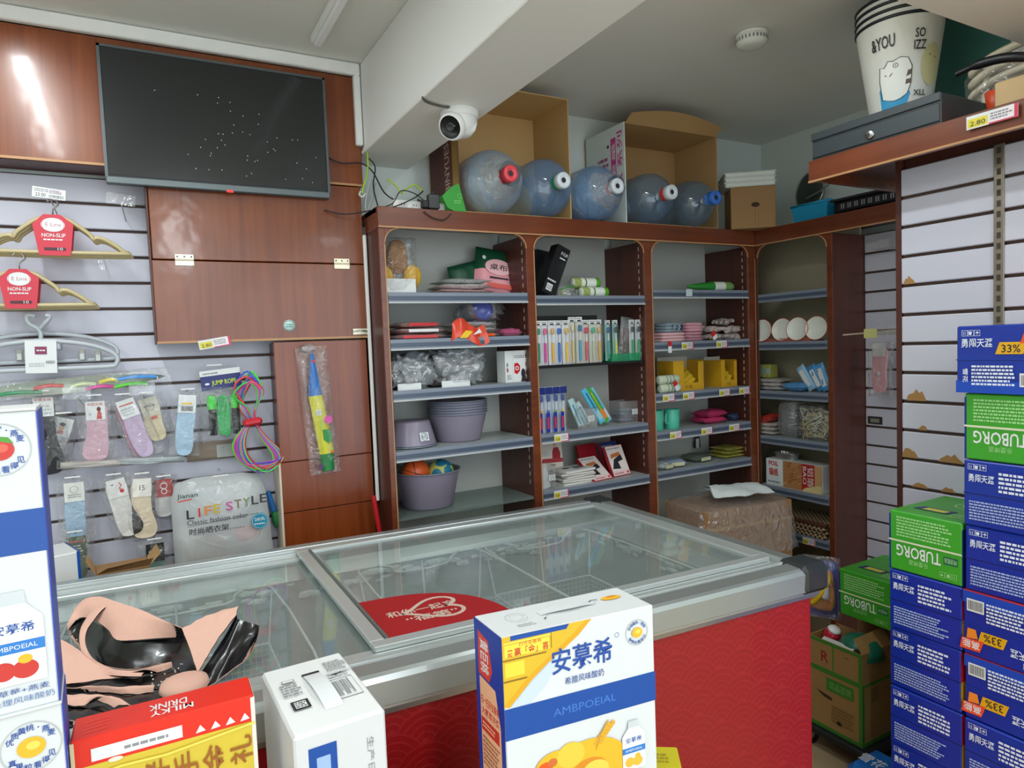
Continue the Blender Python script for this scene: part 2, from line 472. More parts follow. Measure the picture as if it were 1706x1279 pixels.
zs = 1.837
dp = thing('timber_door_panel', 'glossy brown hinged timber panel below the television', 'wall panel', (0, 2.6, 0))
B().box(.055, .79, .002, .125, zs+.002, 2.135, WOOD, c=.002).build('upper_leaf', dp)
lw = B().box(.052, .79, 0, .125, 1.552, zs-.002, WOOD, c=.002).build('lower_leaf', dp)
B().box(.052, .79, -.002, .0, 1.55, 1.558, EDGE).build('edge_band', dp)
B().box(.046, .052, .0, .125, 1.55, 2.13, WOODD).build('side_edge', dp)
HNG = mat('d8d0b4', .3, .6)
for px in (0.153, 0.7):
    h = B().box(-.03, .03, -.004, 0, .002, .020, HNG, c=.001).box(-.03, .03, -.004, 0, -.020, -.002, HNG, c=.001)
    h.tube([(-.03, -.004, 0), (.03, -.004, 0)], .003, HNG)
    hg = h.build('hinge', dp, (px, 0, zs))
    s = B()
    for sx in (-.022, 0, .022):
        s.lathe([(.003, 0), (.002, .001), (0, .0012)], INK, 8, Matrix.Translation((sx, -.004, .011)) @ Matrix.Rotation(PI/2, 4, 'X'))
    s.build('screws', hg)
B().box(-.03, .03, -.005, 0, -.012, .012, HNG, c=.001).tube([(-.03, -.006, 0), (.0, -.012, .004), (.03, -.006, 0)], .003, CHROME).build('latch', dp, (0.759, 0, 1.575))
lp = thing('timber_cupboard', 'reddish brown cupboard of plain panels below the hinged panel', 'cupboard', (0, 2.605, 0))
z1 = 1.093; z2 = 0.9
for za, zb in ((1.545, z1), (z1, z2), (z2, .45), (.45, .06)):
    B().box(.432, .782, 0, .02, zb+.002, za-.001, WOODL, c=.0015).build('panel', lp)
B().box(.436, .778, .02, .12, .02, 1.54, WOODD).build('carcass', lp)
B().box(.425, .432, -.001, .12, .02, z1, mat('d8cdb8', .5)).build('edge_strip', lp)
# white trunking up the corner beside the cabinet
tk = B().box(.786, .799, 2.585, 2.60, .9, 1.95, WHITE, c=.003)
tag(tk.build('cable_trunking'), 'thin white cable trunking running down between cupboard and shelves', 'trunking')

# television
tv = thing('television', 'large black flat television in protective film, high on the timber wall', 'television', (.2985, 2.565, 2.075))
B().box(-.362, .362, .0, .028, 0, .44, mat('15171a', .35), c=.004).build('casing', tv)
def tvscreen():
    m, nt, b = base('tv_screen'); N = nt.nodes; Lk = nt.links
    b.inputs['Base Color'].default_value = lin('15191b'); b.inputs['Roughness'].default_value = .22; b.inputs['Coat Weight'].default_value = .6; b.inputs['Coat Roughness'].default_value = .08
    tc = N.new('ShaderNodeTexCoord'); n3 = N.new('ShaderNodeTexNoise'); n3.inputs['Scale'].default_value = 7; Lk.new(tc.outputs['Object'], n3.inputs['Vector'])
    bp = N.new('ShaderNodeBump'); bp.inputs['Strength'].default_value = .12; bp.inputs['Distance'].default_value = .02
    Lk.new(n3.outputs['Fac'], bp.inputs['Height']); Lk.new(bp.outputs['Normal'], b.inputs['Coat Normal'])
    return m
B().box(-.352, .352, -.002, .0, .028, .432, tvscreen()).build('screen', tv)
B().box(-.362, .362, -.004, .004, 0, .024, mat('6d7678', .3, .5), c=.003).build('lower_bezel', tv)
fr = mat('5c6466', .3, .4)
fb = B().box(-.363, -.354, -.005, .0, .02, .442, fr).box(.354, .363, -.005, .0, .02, .442, fr).box(-.363, .363, -.005, 0, .434, .442, fr)
fb.build('film_edge', tv)
B().box(.0, .022, -.006, -.004, -.004, .004, mat('e03030', .3, emit=.6)).build('standby_light', tv)
rg = random.Random(4); sp = B()
for k in range(46):
    x = rg.gauss(.06, .13); z = .05+abs(rg.gauss(.1, .13))
    if -.34 < x < .34 and z < .42: sp.box(x-.0012, x+.0012, -.0028, -.002, z-.0012, z+.0012, WHITE)
sp.build('dust_specks', tv)['kind'] = 'stuff'
# stickers and tags on the timber
st = B().lathe([(0, 0), (.021, 0), (.021, .001), (0, .001)], mat('d6e6e0', .4), 24, Matrix.Rotation(PI/2, 4, 'X'))
so = tag(st.build('round_sticker', None, (0.491,2.597,1.604)), 'round pale green sticker on the hinged timber panel', 'sticker')
printed(so, face((-.02, -.0015, -.02), (1, 0, 0), (0, 0, 1)), [('o', .02, .02, .019, .002, mat('3b8f8a', .5)), ('l', .008, .012, .033, .028, 2, mat('3b8f8a', .5), 3)])
def price_card(w, h, parent, loc, rot=(0, 0, 0), name='price_tag', red=True):
    o = B().box(-w/2, w/2, -.001, 0, -h/2, h/2, PAPER).build(name, parent, loc)
    o.rotation_euler = rot
    its = [('r', .03*w, .1*h, .42*w, .75*h, mat('e2d23a', .4)), ('r', .45*w, .1*h, .95*w, .95*h, mat('efe6ea', .4))]
    if red: its += [('r', .93*w, 0, w, h, mat('d23a5a', .4)), ('r', .45*w, 0, w, .1*h, mat('d23a5a', .4))]
    its += [('l', .48*w, .25*h, .9*w, .85*h, 3, GREY, int(loc[0]*97+loc[2]*31)), ('t', '%d.80' % (int(loc[0]*37+loc[2]*53) % 18+2), .08*w, .2*h, .38*w, .55*h, INK)]
    printed(o, face((-w/2, -.001, -h/2), (1, 0, 0), (0, 0, 1)), its, 'tag_print', .0004)
    return o
pc = price_card(.105, .032, None, (0.232,2.594,1.548), (0, R(-9), 0), 'shelf_price_tag')
tag(pc, 'yellow and white price tag hanging under the hinged timber panel', 'price tag')

# ================================================================ wall shelving
def fillet(b, x, z, r, sx, y0, y1, m, me):
    # rounded timber corner at (x,z) opening towards sx
    pts = [(0, 0)]+[(sx*(r-r*math.sin(a)), -(r-r*math.cos(a))) for a in [PI/2*k/8 for k in range(9)]]
    pts = [(sx*0, 0), (sx*r, 0)]+[(sx*(r-r*math.sin(PI/2*k/8)), -(r-r*math.cos(PI/2*k/8))) for k in range(1, 9)]
    if sx < 0: pts = pts[::-1]
    M = face((x, y1, z), (1, 0, 0), (0, 0, 1))
    b.prism(pts, y1-y0, m, M)
    arc = [(x+sx*(r-r*math.sin(PI/2*k/8)), y0-.001, z-(r-r*math.cos(PI/2*k/8))) for k in range(9)]
    b.tube(arc, .003, me, 5)
YF, YB = 2.45, 2.75
cab = thing('wall_shelving', 'dark brown timber shelving of three bays with glass shelves', 'shelving', (0, 0, 0))
FZ0, FZ1 = 1.955, 2.033
B().box(.80, 2.80, YF-.012, YF+.006, FZ0, FZ1, WOODX, c=.0015).build('fascia', cab)
B().box(.80, 2.80, YF-.0135, YF-.012, FZ0, FZ0+.006, EDGE).build('edge_band', cab)
B().box(.80, .818, YF+.006, 2.60, FZ0, FZ1, WOODY, c=.0015).build('fascia_return', cab)
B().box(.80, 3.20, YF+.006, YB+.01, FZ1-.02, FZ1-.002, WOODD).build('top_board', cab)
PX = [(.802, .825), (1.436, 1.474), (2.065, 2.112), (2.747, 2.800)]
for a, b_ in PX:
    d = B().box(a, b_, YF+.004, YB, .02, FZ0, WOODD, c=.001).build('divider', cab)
    B().box(a, b_, YF-.004, YF+.004, .02, FZ0, WOODX, c=.001).build('front_lipping', d)
    B().box(b_-.004, b_, YF-.006, YF-.004, .02, FZ0-.06, EDGE).build('edge_line', d)
    if a > 1:
        s_ = B()
        for k in range(30): s_.box(a-.001, a, YF+.03, YF+.036, .9+.035*k, .9+.035*k+.018, mat('c8bfae', .3, .5))
        s_.build('slotted_strip', d)
for (a, b_), (c_, d_) in zip(PX, PX[1:]):
    B().box(b_, c_, YB-.006, YB+.01, .02, FZ0+.05, BACKP).build('back_panel', cab)
    for x_, s_ in ((b_, 1), (c_, -1)):
        f_ = B(); fillet(f_, x_, FZ0, .055, s_, YF-.004, YF+.012, WOODX, EDGE); f_.build('rounded_corner', cab)
SH = {1: [1.713, 1.535, 1.340, 1.107, .850], 2: [1.702, 1.405, 1.110, .865], 3: [1.730, 1.483, 1.240, 1.057, .868]}
GSH = film('shelf_glass', (.80, .90, .86), .05, .05, 0, haze=.25, hazecol=(.35, .42, .40))
TAGS = {(2, 2): [(935, 728)], (2, 3): [(935, 827)], (3, 1): [(1152, 577), (1198, 574)], (3, 2): [(1113, 658), (1142, 656), (1199, 651), (1231, 650)], (3, 3): [(1121, 725), (1164, 719), (1207, 714)]}
for k, zl in SH.items():
    x0, x1 = PX[k-1][1]+.002, PX[k][0]-.002
    for i, z in enumerate(zl):
        glass = (k == 1 and i == 4) or (k == 2 and i == 1)
        s_ = B().box(x0, x1, YF+.004, YB-.008, z-.012, z, GSH if (k == 1 and i == 4) else (BLACK if glass else SHELFM), c=.001).build('shelf', cab)
        if not glass:
            B().box(x0, x1, YF-.006, YF+.003, z-.040, z+.002, RAIL, c=.001).box(x0, x1, YF-.0075, YF-.006, z-.028, z-.012, RAILD).box(x0, x1, YF-.010, YF-.006, z-.040, z-.034, LGREY).build('price_rail', s_)
TG = {(2, 2): [.17], (2, 3): [.15], (3, 1): [.32, .68], (3, 2): [.12, .32, .70, .92], (3, 3): [.18, .50, .80]}
for (k, i), fs in TG.items():
    x0, x1 = PX[k-1][1], PX[k][0]; z = SH[k][i]
    for f_ in fs: price_card(.075, .034, cab, (x0+(x1-x0)*f_, YF-.012, z-.02))

XF, XB = 2.803, 3.05
cab2 = thing('corner_shelving', 'dark brown timber shelving bay turned along the right wall', 'shelving', (0, 0, 0))
B().box(XF-.012, XF+.006, 1.45, YF-.014, FZ0, FZ1, WOODY, c=.0015).build('fascia', cab2)
B().box(XF-.0135, XF-.012, 1.45, YF-.014, FZ0, FZ0+.006, EDGE).build('edge_band', cab2)
B().box(XF+.006, 3.22, 1.45, YF, FZ1-.02, FZ1-.002, WOODD).build('top_board', cab2)
B().box(XF+.004, XB-.002, 2.008, 2.028, .02, FZ0, WOODD, c=.001).build('side_panel', cab2)
B().box(XF-.004, XF+.004, 2.006, 2.032, .02, FZ0, WOODY, c=.001).build('front_lipping', cab2)
B().box(XF-.004, XF+.004, 2.430, 2.446, .02, FZ0, WOODD, c=.001).build('front_lipping', cab2)
B().box(XB-.01, XB, 2.028, 2.70, .02, FZ0+.05, mat('a79d84', .6)).build('back_panel', cab2)
def filletx(b, y, z, r, sy, m, me):
    pts = [(0, 0), (-sy*r, 0)]+[(-sy*(r-r*math.sin(PI/2*k/8)), -(r-r*math.cos(PI/2*k/8))) for k in range(1, 9)]
    if sy > 0: pts = pts[::-1]
    M = face((XF+.012, y, z), (0, -1, 0), (0, 0, 1))
    b.prism(pts, .016, m, M)
    b.tube([(XF-.005, y+sy*(r-r*math.sin(PI/2*k/8)), z-(r-r*math.cos(PI/2*k/8))) for k in range(9)], .003, me, 5)
for y_, s_ in ((2.032, 1), (2.430, -1)):
    f_ = B(); filletx(f_, y_, FZ0, .06, s_, WOODY, EDGE); f_.build('rounded_corner', cab2)
SH4 = [1.705, 1.462, 1.213, 0.98, 0.723, 0.508]
for i, z in enumerate(SH4):
    s_ = B().box(XF+.004, XB-.012, 2.03, 2.44, z-.012, z, SHELFM, c=.001).build('shelf', cab2)
    B().box(XF-.006, XF+.003, 2.034, 2.428, z-.040, z+.002, RAIL, c=.001).box(XF-.0075, XF-.006, 2.034, 2.428, z-.028, z-.012, RAILD).build('price_rail', s_)
for yy, zz in ((2.30, SH4[5]-.02), (2.14, SH4[5]-.02)):
    price_card(.07, .034, cab2, (XF-.012, yy, zz), (0, 0, -PI/2))

# recessed slat panel and near slat unit on the right
MR = Matrix.Translation((3.04, 2.006, 0)) @ Matrix.Rotation(-PI/2, 4, 'Z')
slatwall('slatwall_panel', 'narrow recessed white slatwall panel beside the corner shelving', 0, .62, [1.958-.0915*k for k in range(20)], 0, MR)
MN = Matrix.Translation((2.10, 1.264, 0)) @ Matrix.Rotation(-PI/2, 4, 'Z')
ns = slatwall('slatwall_panel', 'near white slatwall panel with chipped edges behind the beer cartons', 0, .90, [1.998-.0905*k for k in range(20)], 0, MN)
CHIP = mat('a57c4a', .9, vary=.15, scale=40)
for px, py, w, h in ((1527,663,.055,.032), (1537,714,.022,.014), (1515,760,.05,.03), (1590,770,.05,.022), (1535,812,.05,.012), (1580,820,.03,.012), (1522,470,.04,.02)):
    pass
rg = random.Random(8)
for (cxp, czp, w, h) in ((1.264-1.218, 1.998-.0905*8, .06, .034), (1.264-1.198, 1.998-.0905*9, .026, .016), (1.264-1.239, 1.998-.0905*10, .05, .034), (1.264-1.116, 1.998-.0905*10, .07, .024), (1.264-1.208, 1.998-.0905*11, .05, .014), (1.264-1.124, 1.998-.0905*11, .04, .014), (1.264-1.239, 1.998-.0905*4, .035, .022)):
    n = 7; pts = [(-w/2, 0), (w/2, 0)]+[(w/2-w*(k+.5)/n, h*(math.sin(PI*(k+.5)/n)**.6)*(.7+.5*rg.random())) for k in range(n)]
    B().prism(pts, .0016, CHIP, face((cxp, -.0002, czp+.004), (1, 0, 0), (0, 0, 1))).build('chipped_edge', ns)
po = B().box(.262, .288, -.004, .002, .3, 1.998, mat('8d8577', .35, .7), c=.001)
for k in range(58): po.box(.270, .280, -.0045, -.004, .32+.029*k, .32+.029*k+.017, mat('3c332b', .6))
po.build('slotted_upright', ns)
nu = thing('top_shelf', 'brown timber top shelf with fascia above the near slatwall', 'shelf', (0, 0, 0))
XN = 1.97
B().box(XN-.012, XN+.006, .3, 1.485, 1.992, 2.062, WOODY, c=.0015).build('fascia', nu)
B().box(XN-.0135, XN-.012, .3, 1.485, 1.992, 1.998, EDGE).build('edge_band', nu)
B().box(XN+.006, 2.50, .3, 1.485, 2.036, 2.058, WOODD).build('board', nu)
B().box(XN+.006, 2.44, 1.467, 1.485, 1.998, 2.036, WOODY).build('end_lipping', nu)
B().box(2.104, 2.42, 1.266, 1.284, .02, 2.034, WOODD, c=.001).build('side_panel', nu)
B().box(2.124, 2.14, .3, 1.264, .02, 2.03, WOODD).build('backing', nu)
prc = price_card(.12, .034, None, (1.95,0.937,2.036), (0, 0, -PI/2), 'shelf_price_tag')
tag(prc, 'yellow and white price tag on the top shelf fascia below the bins', 'price tag')

# ================================================================ chest freezer
fz = thing('chest_freezer', 'red chest freezer with sliding glass lids and steel rim', 'freezer', (.402, 1.733, 0), R(-3.5))
HL, HD = 1.17, .5025
REDF = mat('930b10', .38, vary=.05, scale=3, coat=.2); REDL = mat('9e191e', .42, vary=.03)
B().box(-HL+.02, HL-.02, -HD+.025, -HD+.06, .06, .80, REDF, c=.004).build('front_panel', fz)
B().box(-HL+.02, HL-.02, HD-.06, HD-.025, .06, .80, REDF, c=.004).build('rear_panel', fz)
for sx in (-1, 1):
    B().box(min(sx*(HL-.02), sx*(HL-.055)), max(sx*(HL-.02), sx*(HL-.055)), -HD+.06, HD-.06, .06, .80, REDF, c=.004).build('end_panel', fz)
B().box(-HL+.055, HL-.055, -HD+.06, HD-.06, .06, .10, DARK).build('base_panel', fz)
LIN = mat('8f9b97', .6, vary=.25, scale=9, bump=.5, bscale=35)
wv = B(); rr = .07; sc_ = 0
x0, x1, zz0, zz1 = -HL+.035, HL-.03, .07, .79; yb = -HD+.025
rows = 30
for j in range(rows):
    z = zz1-j*rr*.5+.02
    for i in range(-1, 20):
        x = x0+i*2*rr+(j % 2)*rr
        if x < -.2: continue
        yy = yb-.0004-.00006*j
        cl = lambda px, pz: (min(max(px, x0), x1), min(max(pz, zz0), zz1))
        ring = []
        for q in (1.0, .95, .78, .73, .56, .51, .34, .29, .14):
            ring.append([(*cl(x+rr*q*math.cos(2*PI*k/20), z+rr*q*math.sin(2*PI*k/20)),) for k in range(20)])
        for a in range(8):
            m_ = REDL if a % 2 == 0 else REDF
            vs_ = [(p[0], yy, p[1]) for p in ring[a]]+[(p[0], yy, p[1]) for p in ring[a+1]]
            wv.add(vs_, [(k, (k+1) % 20, 20+(k+1) % 20, 20+k) for k in range(20)], m_)
        wv.poly([(p[0], yy, p[1]) for p in ring[8]], REDL)
wv.build('wave_print', fz)
# steel rim: band with rounded lip
rim = B()
def ring_band(b, prof, m):
    # prof: list of (inset, z); swept round the rectangle
    L_ = []
    for ins, z in prof:
        L_.append([(-HL+ins, -HD+ins, z), (HL-ins, -HD+ins, z), (HL-ins, HD-ins, z), (-HL+ins, HD-ins, z)])
    for a, c in zip(L_, L_[1:]):
        for k in range(4):
            b.add([a[k], a[(k+1) % 4], c[(k+1) % 4], c[k]], [(0, 1, 2, 3)], m)
ring_band(rim, [(.03, .790), (.012, .792), (.006, .806), (.006, .812), (.010, .814)], STEEL)
ring_band(rim, [(.010, .814), (-.004, .818), (-.006, .866), (-.001, .876), (.008, .880), (.05, .882)], STEEL2)
rim.build('steel_rim', fz)
tr_ = B()
ring_band(tr_, [(.05, .882), (.052, .874), (.062, .874), (.064, .882), (.072, .882), (.074, .868), (.086, .868), (.088, .878), (.095, .878), (.097, .84), (.12, .80)], ALU)
tr_.build('lid_track', fz)
ins = B(); a = .12
for z0_, z1_, q0, q1 in ((.80, .30, .12, .13),):
    ring_band(ins, [(q0, z0_), (q1, z1_)], LIN)
ins.poly([(-HL+.13, -HD+.13, .30), (HL-.13, -HD+.13, .30), (HL-.13, HD-.13, .30), (-HL+.13, HD-.13, .30)], LIN)
ins.build('frosted_liner', fz)
for sx, sy in ((1, -1), (1, 1), (-1, -1), (-1, 1)):
    cc = B().box(min(sx*(HL-.085), sx*(HL+.012)), max(sx*(HL-.085), sx*(HL+.012)), min(sy*(HD-.085), sy*(HD+.012)), max(sy*(HD-.085), sy*(HD+.012)), .81, .889, mat('2b2f31', .3, coat=.3), c=.014)
    cc.build('corner_cap', fz)
def lid(x0, x1, z, nm):
    y0, y1 = -HD+.098, HD-.098; w = .032
    l = B().box(x0, x1, y0, y0+w, z, z+.014, ALU, c=.002).box(x0, x1, y1-w, y1, z, z+.014, ALU, c=.002).box(x0, x0+w, y0+w, y1-w, z, z+.014, ALU, c=.002).box(x1-w, x1, y0+w, y1-w, z, z+.014, ALU, c=.002).build('lid_frame', fz)
    B().box(x0+w, x1-w, y0+w, y1-w, z+.004, z+.008, GLASS).build('glass_pane', l)
    B().box(x0+w, x0+w+.006, y0+w, y1-w, z+.013, z+.018, mat('5a625f', .4)).build('gasket', l)
    return l
rl = lid(-.018, HL-.088, .876, 'r')
ll = lid(-HL+.10, .045, .858, 'l')
# red heart sticker under the right lid
hx, hy = .014, -HD+.13
arcp = [(hx, hy)]+[(hx+.50*math.cos(t_), hy+.215*math.sin(t_)) for t_ in [PI/2*k/14 for k in range(15)]]
arcp = [(0, 0), (.30, 0)]+[(.30*math.cos(PI/2*k/14)**.7 if k < 14 else 0, .245*math.sin(PI/2*k/14)**.9) for k in range(1, 15)]
SILV = mat('c9b3a4', .5)
ht = [(.15+.105*(16*math.sin(t_)**3)/16*.95, .125+.075*(13*math.cos(t_)-5*math.cos(2*t_)-2*math.cos(3*t_)-math.cos(4*t_))/16) for t_ in [2*PI*k/40 for k in range(41)]]
ht = [(.03+(y-.02)*1.15*.9+.02, .05+(.26-x)*.62) for x, y in ht]
printed(rl, face((hx, hy+.0, .8843), (1, 0, 0), (0, 1, 0)), [('p', arcp, mat('a01218', .5)), ('ink', ht, .010, SILV), ('t', '和你一起来', .045, .11, .215, .145, SILV, 0, .02), ('t', '“福第”', .075, .062, .20, .095, SILV, 0, .02)], 'sticker_print', .0004)
# wire baskets hung inside
WIRE = mat('d9dedb', .4)
def basket(x0, x1, y0, y1, zt, zb_):
    k = B()
    k.tube(smooth_path([(x0, y0, zt), (x0+.10, y0, zt), (x0+.13, y0, zt-.025), (x1-.13, y0, zt-.025), (x1-.10, y0, zt), (x1, y0, zt), (x1, y1, zt), (x1-.10, y1, zt), (x1-.13, y1, zt-.025), (x0+.13, y1, zt-.025), (x0+.10, y1, zt), (x0, y1, zt)], 3, True), .0035, WIRE, 6, True)
    zm = zt-.16
    k.tube([(x0+.02, y0+.02, zm), (x1-.02, y0+.02, zm), (x1-.02, y1-.02, zm), (x0+.02, y1-.02, zm)], .003, WIRE, 6, True)
    for x, y in ((x0, y0), (x1, y0), (x1, y1), (x0, y1), ((x0+x1)/2, y0), ((x0+x1)/2, y1)):
        k.tube([(x, y, zt), (x+(.02 if x == x0 else -.02 if x == x1 else 0), y+(.02 if y == y0 else -.02), zm)], .003, WIRE, 6)
    o = k.build('wire_basket', fz)
    g = B(); q = .0009
    def wl(p, r): g.tube([p, r], q, WIRE, 3, cap=False)
    st_ = .017
    n = int((x1-x0-.04)/st_)
    for side in (y0+.02, y1-.02):
        for i in range(n+1):
            x = x0+.02+i*st_
            wl((x, side, zb_), (x, side, zm))
        for j in range(int((zm-zb_)/st_)+1): wl((x0+.02, side, zb_+j*st_), (x1-.02, side, zb_+j*st_))
    n2 = int((y1-y0-.04)/st_)
    for side in (x0+.02, x1-.02):
        for i in range(n2+1):
            y = y0+.02+i*st_; wl((side, y, zb_), (side, y, zm))
        for j in range(int((zm-zb_)/st_)+1): wl((side, y0+.02, zb_+j*st_), (side, y1-.02, zb_+j*st_))
    for i in range(n+1): wl((x0+.02+i*st_, y0+.02, zb_), (x0+.02+i*st_, y1-.02, zb_))
    for i in range(n2+1): wl((x0+.02, y0+.02+i*st_, zb_), (x1-.02, y0+.02+i*st_, zb_))
    m_ = g.build('wire_mesh', o); m_['kind'] = 'stuff'
basket(.16, .58, -.36, .36, .80, .47)
basket(.60, 1.02, -.36, .36, .80, .47)
basket(-.62, -.10, -.36, .36, .80, .47)
FR = mat('cdd6d4', .8, vary=.2, scale=30, bump=1, bscale=60)
fb = B()
rg = random.Random(3)
for k in range(90):
    x = rg.uniform(-1.0, 1.0); z = .80-abs(rg.gauss(0, .02)); s_ = rg.uniform(.006, .022)
    fb.lump(s_*3.2, s_*.7, s_, FR, Matrix.Translation((x, HD-.128, z-s_)), k, .3, nu=7, nv=5)
for k in range(40):
    y = rg.uniform(-.35, .35); s_ = rg.uniform(.006, .018)
    fb.lump(s_*.7, s_*3, s_, FR, Matrix.Translation((HL-.128, y, .80-s_-abs(rg.gauss(0, .02)))), k, .3, nu=7, nv=5)
fo = fb.build('frost', fz); fo['kind'] = 'stuff'
for x in (-1.0, 1.0):
    for y in (-.4, .4): B().lathe([(.03, 0), (.03, .05), (.02, .07)], BLACK, 14, Matrix.Translation((x, y, 0))).build('foot', fz)
# counter under the foreground cartons
ct = thing('counter', 'low counter carrying the milk cartons in the foreground', 'counter', (0, 0, 0))
B().box(-.75, .70, .50, 1.09, .685, .717, mat('b9a58a', .4), c=.004).build('worktop', ct)
B().box(-.72, .67, .54, 1.02, 0, .685, mat('a98f70', .5)).build('carcass', ct)

# ================================================================ goods on the shelves
T_ = Matrix.Translation
def Rx(a): return Matrix.Rotation(R(a), 4, 'X')
def Ry(a): return Matrix.Rotation(R(a), 4, 'Y')
def Rz(a): return Matrix.Rotation(R(a), 4, 'Z')
FLAT = Rx(-90)
def flat_pack(name, label, cat, x, y, z, w, dp, th, m, rz=0, seed=0, its=None, group=None, tilt=0):
    t = thing(name, label, cat, (x, y, z), R(rz), group, ry=R(tilt))
    B().pillow(w, dp, th, m, T_((0, -dp/2, th/2)) @ FLAT, 8, seed, .25).build('pouch', t)
    B().pillow(w*1.04, dp*1.04, th*1.06, FILM, T_((0, -dp*.52, th*.5)) @ FLAT, 8, seed, .25).build('wrapper', t)
    if its: B().box(-w*.3, w*.3, -dp*.53, -dp*.515, th*.25, th*.75, its).build('label_strip', t)
    return t
PKW = mat('e9e4e2', .45); PKP = mat('e6b9b6', .45); PKR = mat('c9333a', .42); PKC = mat('d9d3c8', .5); PKM = mat('d9508a', .4)
# -------- bay one, top shelf
z = SH[1][0]
t = thing('brush_pack', 'clear pack with brown and yellow scrub brushes, far left of top shelf', 'brush pack', (0.903, 2.54, z), 0)
B().lump(.085, .045, .135, mat('9a6a34', .9, vary=.25, scale=120, bump=.6, bscale=300), T_((0, 0, .08)), 3, .05, .9).build('loofah', t)
for dx in (-.042, .042):
    B().lump(.075, .05, .10, mat('d8a92c', .85, vary=.2, scale=150), T_((dx, 0, .02)) @ Ry(dx*400), 5, .08, .9).build('sponge', t)
B().box(-.06, .06, -.034, -.031, .005, .06, PAPER).build('card', t)
B().pillow(.16, .225, .10, FILM, None, 12, 3, .3).build('bag', t)
for k in range(3):
    flat_pack('folded_cloth_pack', ['pinkish white flat pack at the bottom of the top-shelf cloth pile', 'pinkish white flat pack in the middle of the top-shelf cloth pile', 'white flat pack on top of the top-shelf cloth pile'][k], 'cloth pack', 1.174+(-.004+.008*k), 2.56+.006*k, z+.0225*k, .25-.02*k, .17, .021, (PKP, PKW, mat('dfe6e2', .4))[k], (3, -6, 5)[k], k, None, 'flat cloth packs on the top shelf')
def cloth_bag(label, x, y, zz, w, h, lean, roll_, top, low, txt):
    t = thing('tablecloth_pack', label, 'tablecloth pack', (x, y, zz), 0, None)
    M = Rx(lean) @ Ry(roll_)
    b = B(); hs = h*.5
    for sg in (-1, 1):
        def fn(u, v, sg=sg):
            a_, b_ = 2*u-1, 2*v-1; tt = max(0, 1-a_**4)**.5*max(0, 1-b_**6)**.5
            return (a_*w/2*(1-.15*v), sg*tt*.03*(1+.3*noise.noise((u*4, v*4, sg*2))), v*h)
        for v0, v1, m_ in ((0, .5, low), (.5, 1, top)):
            b.grid((lambda u, v, fn=fn, v0=v0, v1=v1, sg=sg: fn(u if sg < 0 else 1-u, v0+(v1-v0)*v)), 10, 6, m_, M)
    b.build('pouch', t)
    if txt:
        printed(t, M @ face((-w/2, -.034, 0), (1, 0, 0), (0, 0, 1)), [('c', .5*w, .55*h, .3*w, mat('f0bcc0', .4), .17*h), ('t', '桌布', .30*w, .48*h, .70*w, .62*h, INK, 0, .015), ('r', .3*w, .30*h, .72*w, .335*h, INK), ('r', .25*w, .10*h, .8*w, .2*h, mat('e0625a', .4)), ('c', .18*w, .72*h, .04*w, PAPER)], 'pouch_print')
    return t
cloth_bag('dark green tablecloth pack leaning behind the pink and green one', 1.278, 2.655, z+.002, .17, .15, -8, -14, DGREEN, DGREEN, 0)
cloth_bag('green and pink tablecloth pack on the right of the top shelf', 1.373, 2.615, z+.004, .215, .215, -14, 8, DGREEN, mat('e39aa2', .42), 1)
# -------- bay one, second shelf
z = SH[1][1]
for k in range(3):
    flat_pack('hanger_pack', ['lowest red and cream flat pack, left of the second shelf', 'middle red and cream flat pack, left of the second shelf', 'top cream flat pack with red card, left of the second shelf'][k], 'plastic pack', 0.963+.006*k, 2.55+.01*k, z+.024*k, .235-.02*k, .16, .022, (mat('c79a94', .5), PKP, mat('d8a8a0', .5))[k], (-4, 5, 2)[k], 5+k, (RED, PAPER, RED)[k], 'red and cream packs')
for k in range(3):
    flat_pack('hanger_pack', ['lowest white and orange flat pack in the second-shelf right pile', 'middle white flat pack in the second-shelf right pile', 'top white flat pack in the second-shelf right pile'][k], 'plastic pack', 1.212-.004*k, 2.55, z+.022*k, .215-.012*k, .17, .021, (mat('d9c4b8', .5), PKC, PKW)[k], (4, -5, 8)[k], 9+k, (ORANGE, None, None)[k], 'white packs on the second shelf')
t = thing('ribbon_pack', 'red printed wrapper folded over the edge of the second-shelf right pile', 'wrapper', (1.159, 2.446, z-.02), 0)
rb = B(); rb.grid(lambda u, v: ((u-.5)*.17*(1-.2*v), -.006+.02*v*v+.004*math.sin(u*17), .005+v*.075+.02*math.sin(u*6)), 14, 6, mat('d8452c', .3, vary=.3, scale=30)); rb.build('sheet', t)
printed(t, face((-.05, -.009, .02), (1, 0, 0), (0, 0, 1)), [('p', [(0, .0), (.03, .03), (.06, .025), (.035, .0)], YEL), ('p', [(.06, .01), (.09, .035), (.1, .02)], PAPER)])
t = thing('ball_in_bag', 'blue ball in a clear bag on top of the second-shelf pile', 'ball', (1.283, 2.58, z+.066), 0)
B().lathe([(.05*math.sin(PI*k/12), .05-.05*math.cos(PI*k/12)) for k in range(13)], mat('1c3fc0', .25), 20).build('ball', t)
B().lathe([(.0506*math.sin(PI*k/12), .05-.0506*math.cos(PI*k/12)) for k in range(5, 8)], mat('8a1c2c', .3), 20, T_((0, 0, .05)) @ Rx(70) @ T_((0, 0, -.05))).build('stripe', t)
B().lump(.19, .13, .105, FILMC, None, 4, .3, .8).build('bag', t)
flat_pack('sponge_pack', 'bright pink pack at the right end of the second shelf', 'plastic pack', 1.374, 2.53, z, .095, .13, .034, PKM, -6, 31)
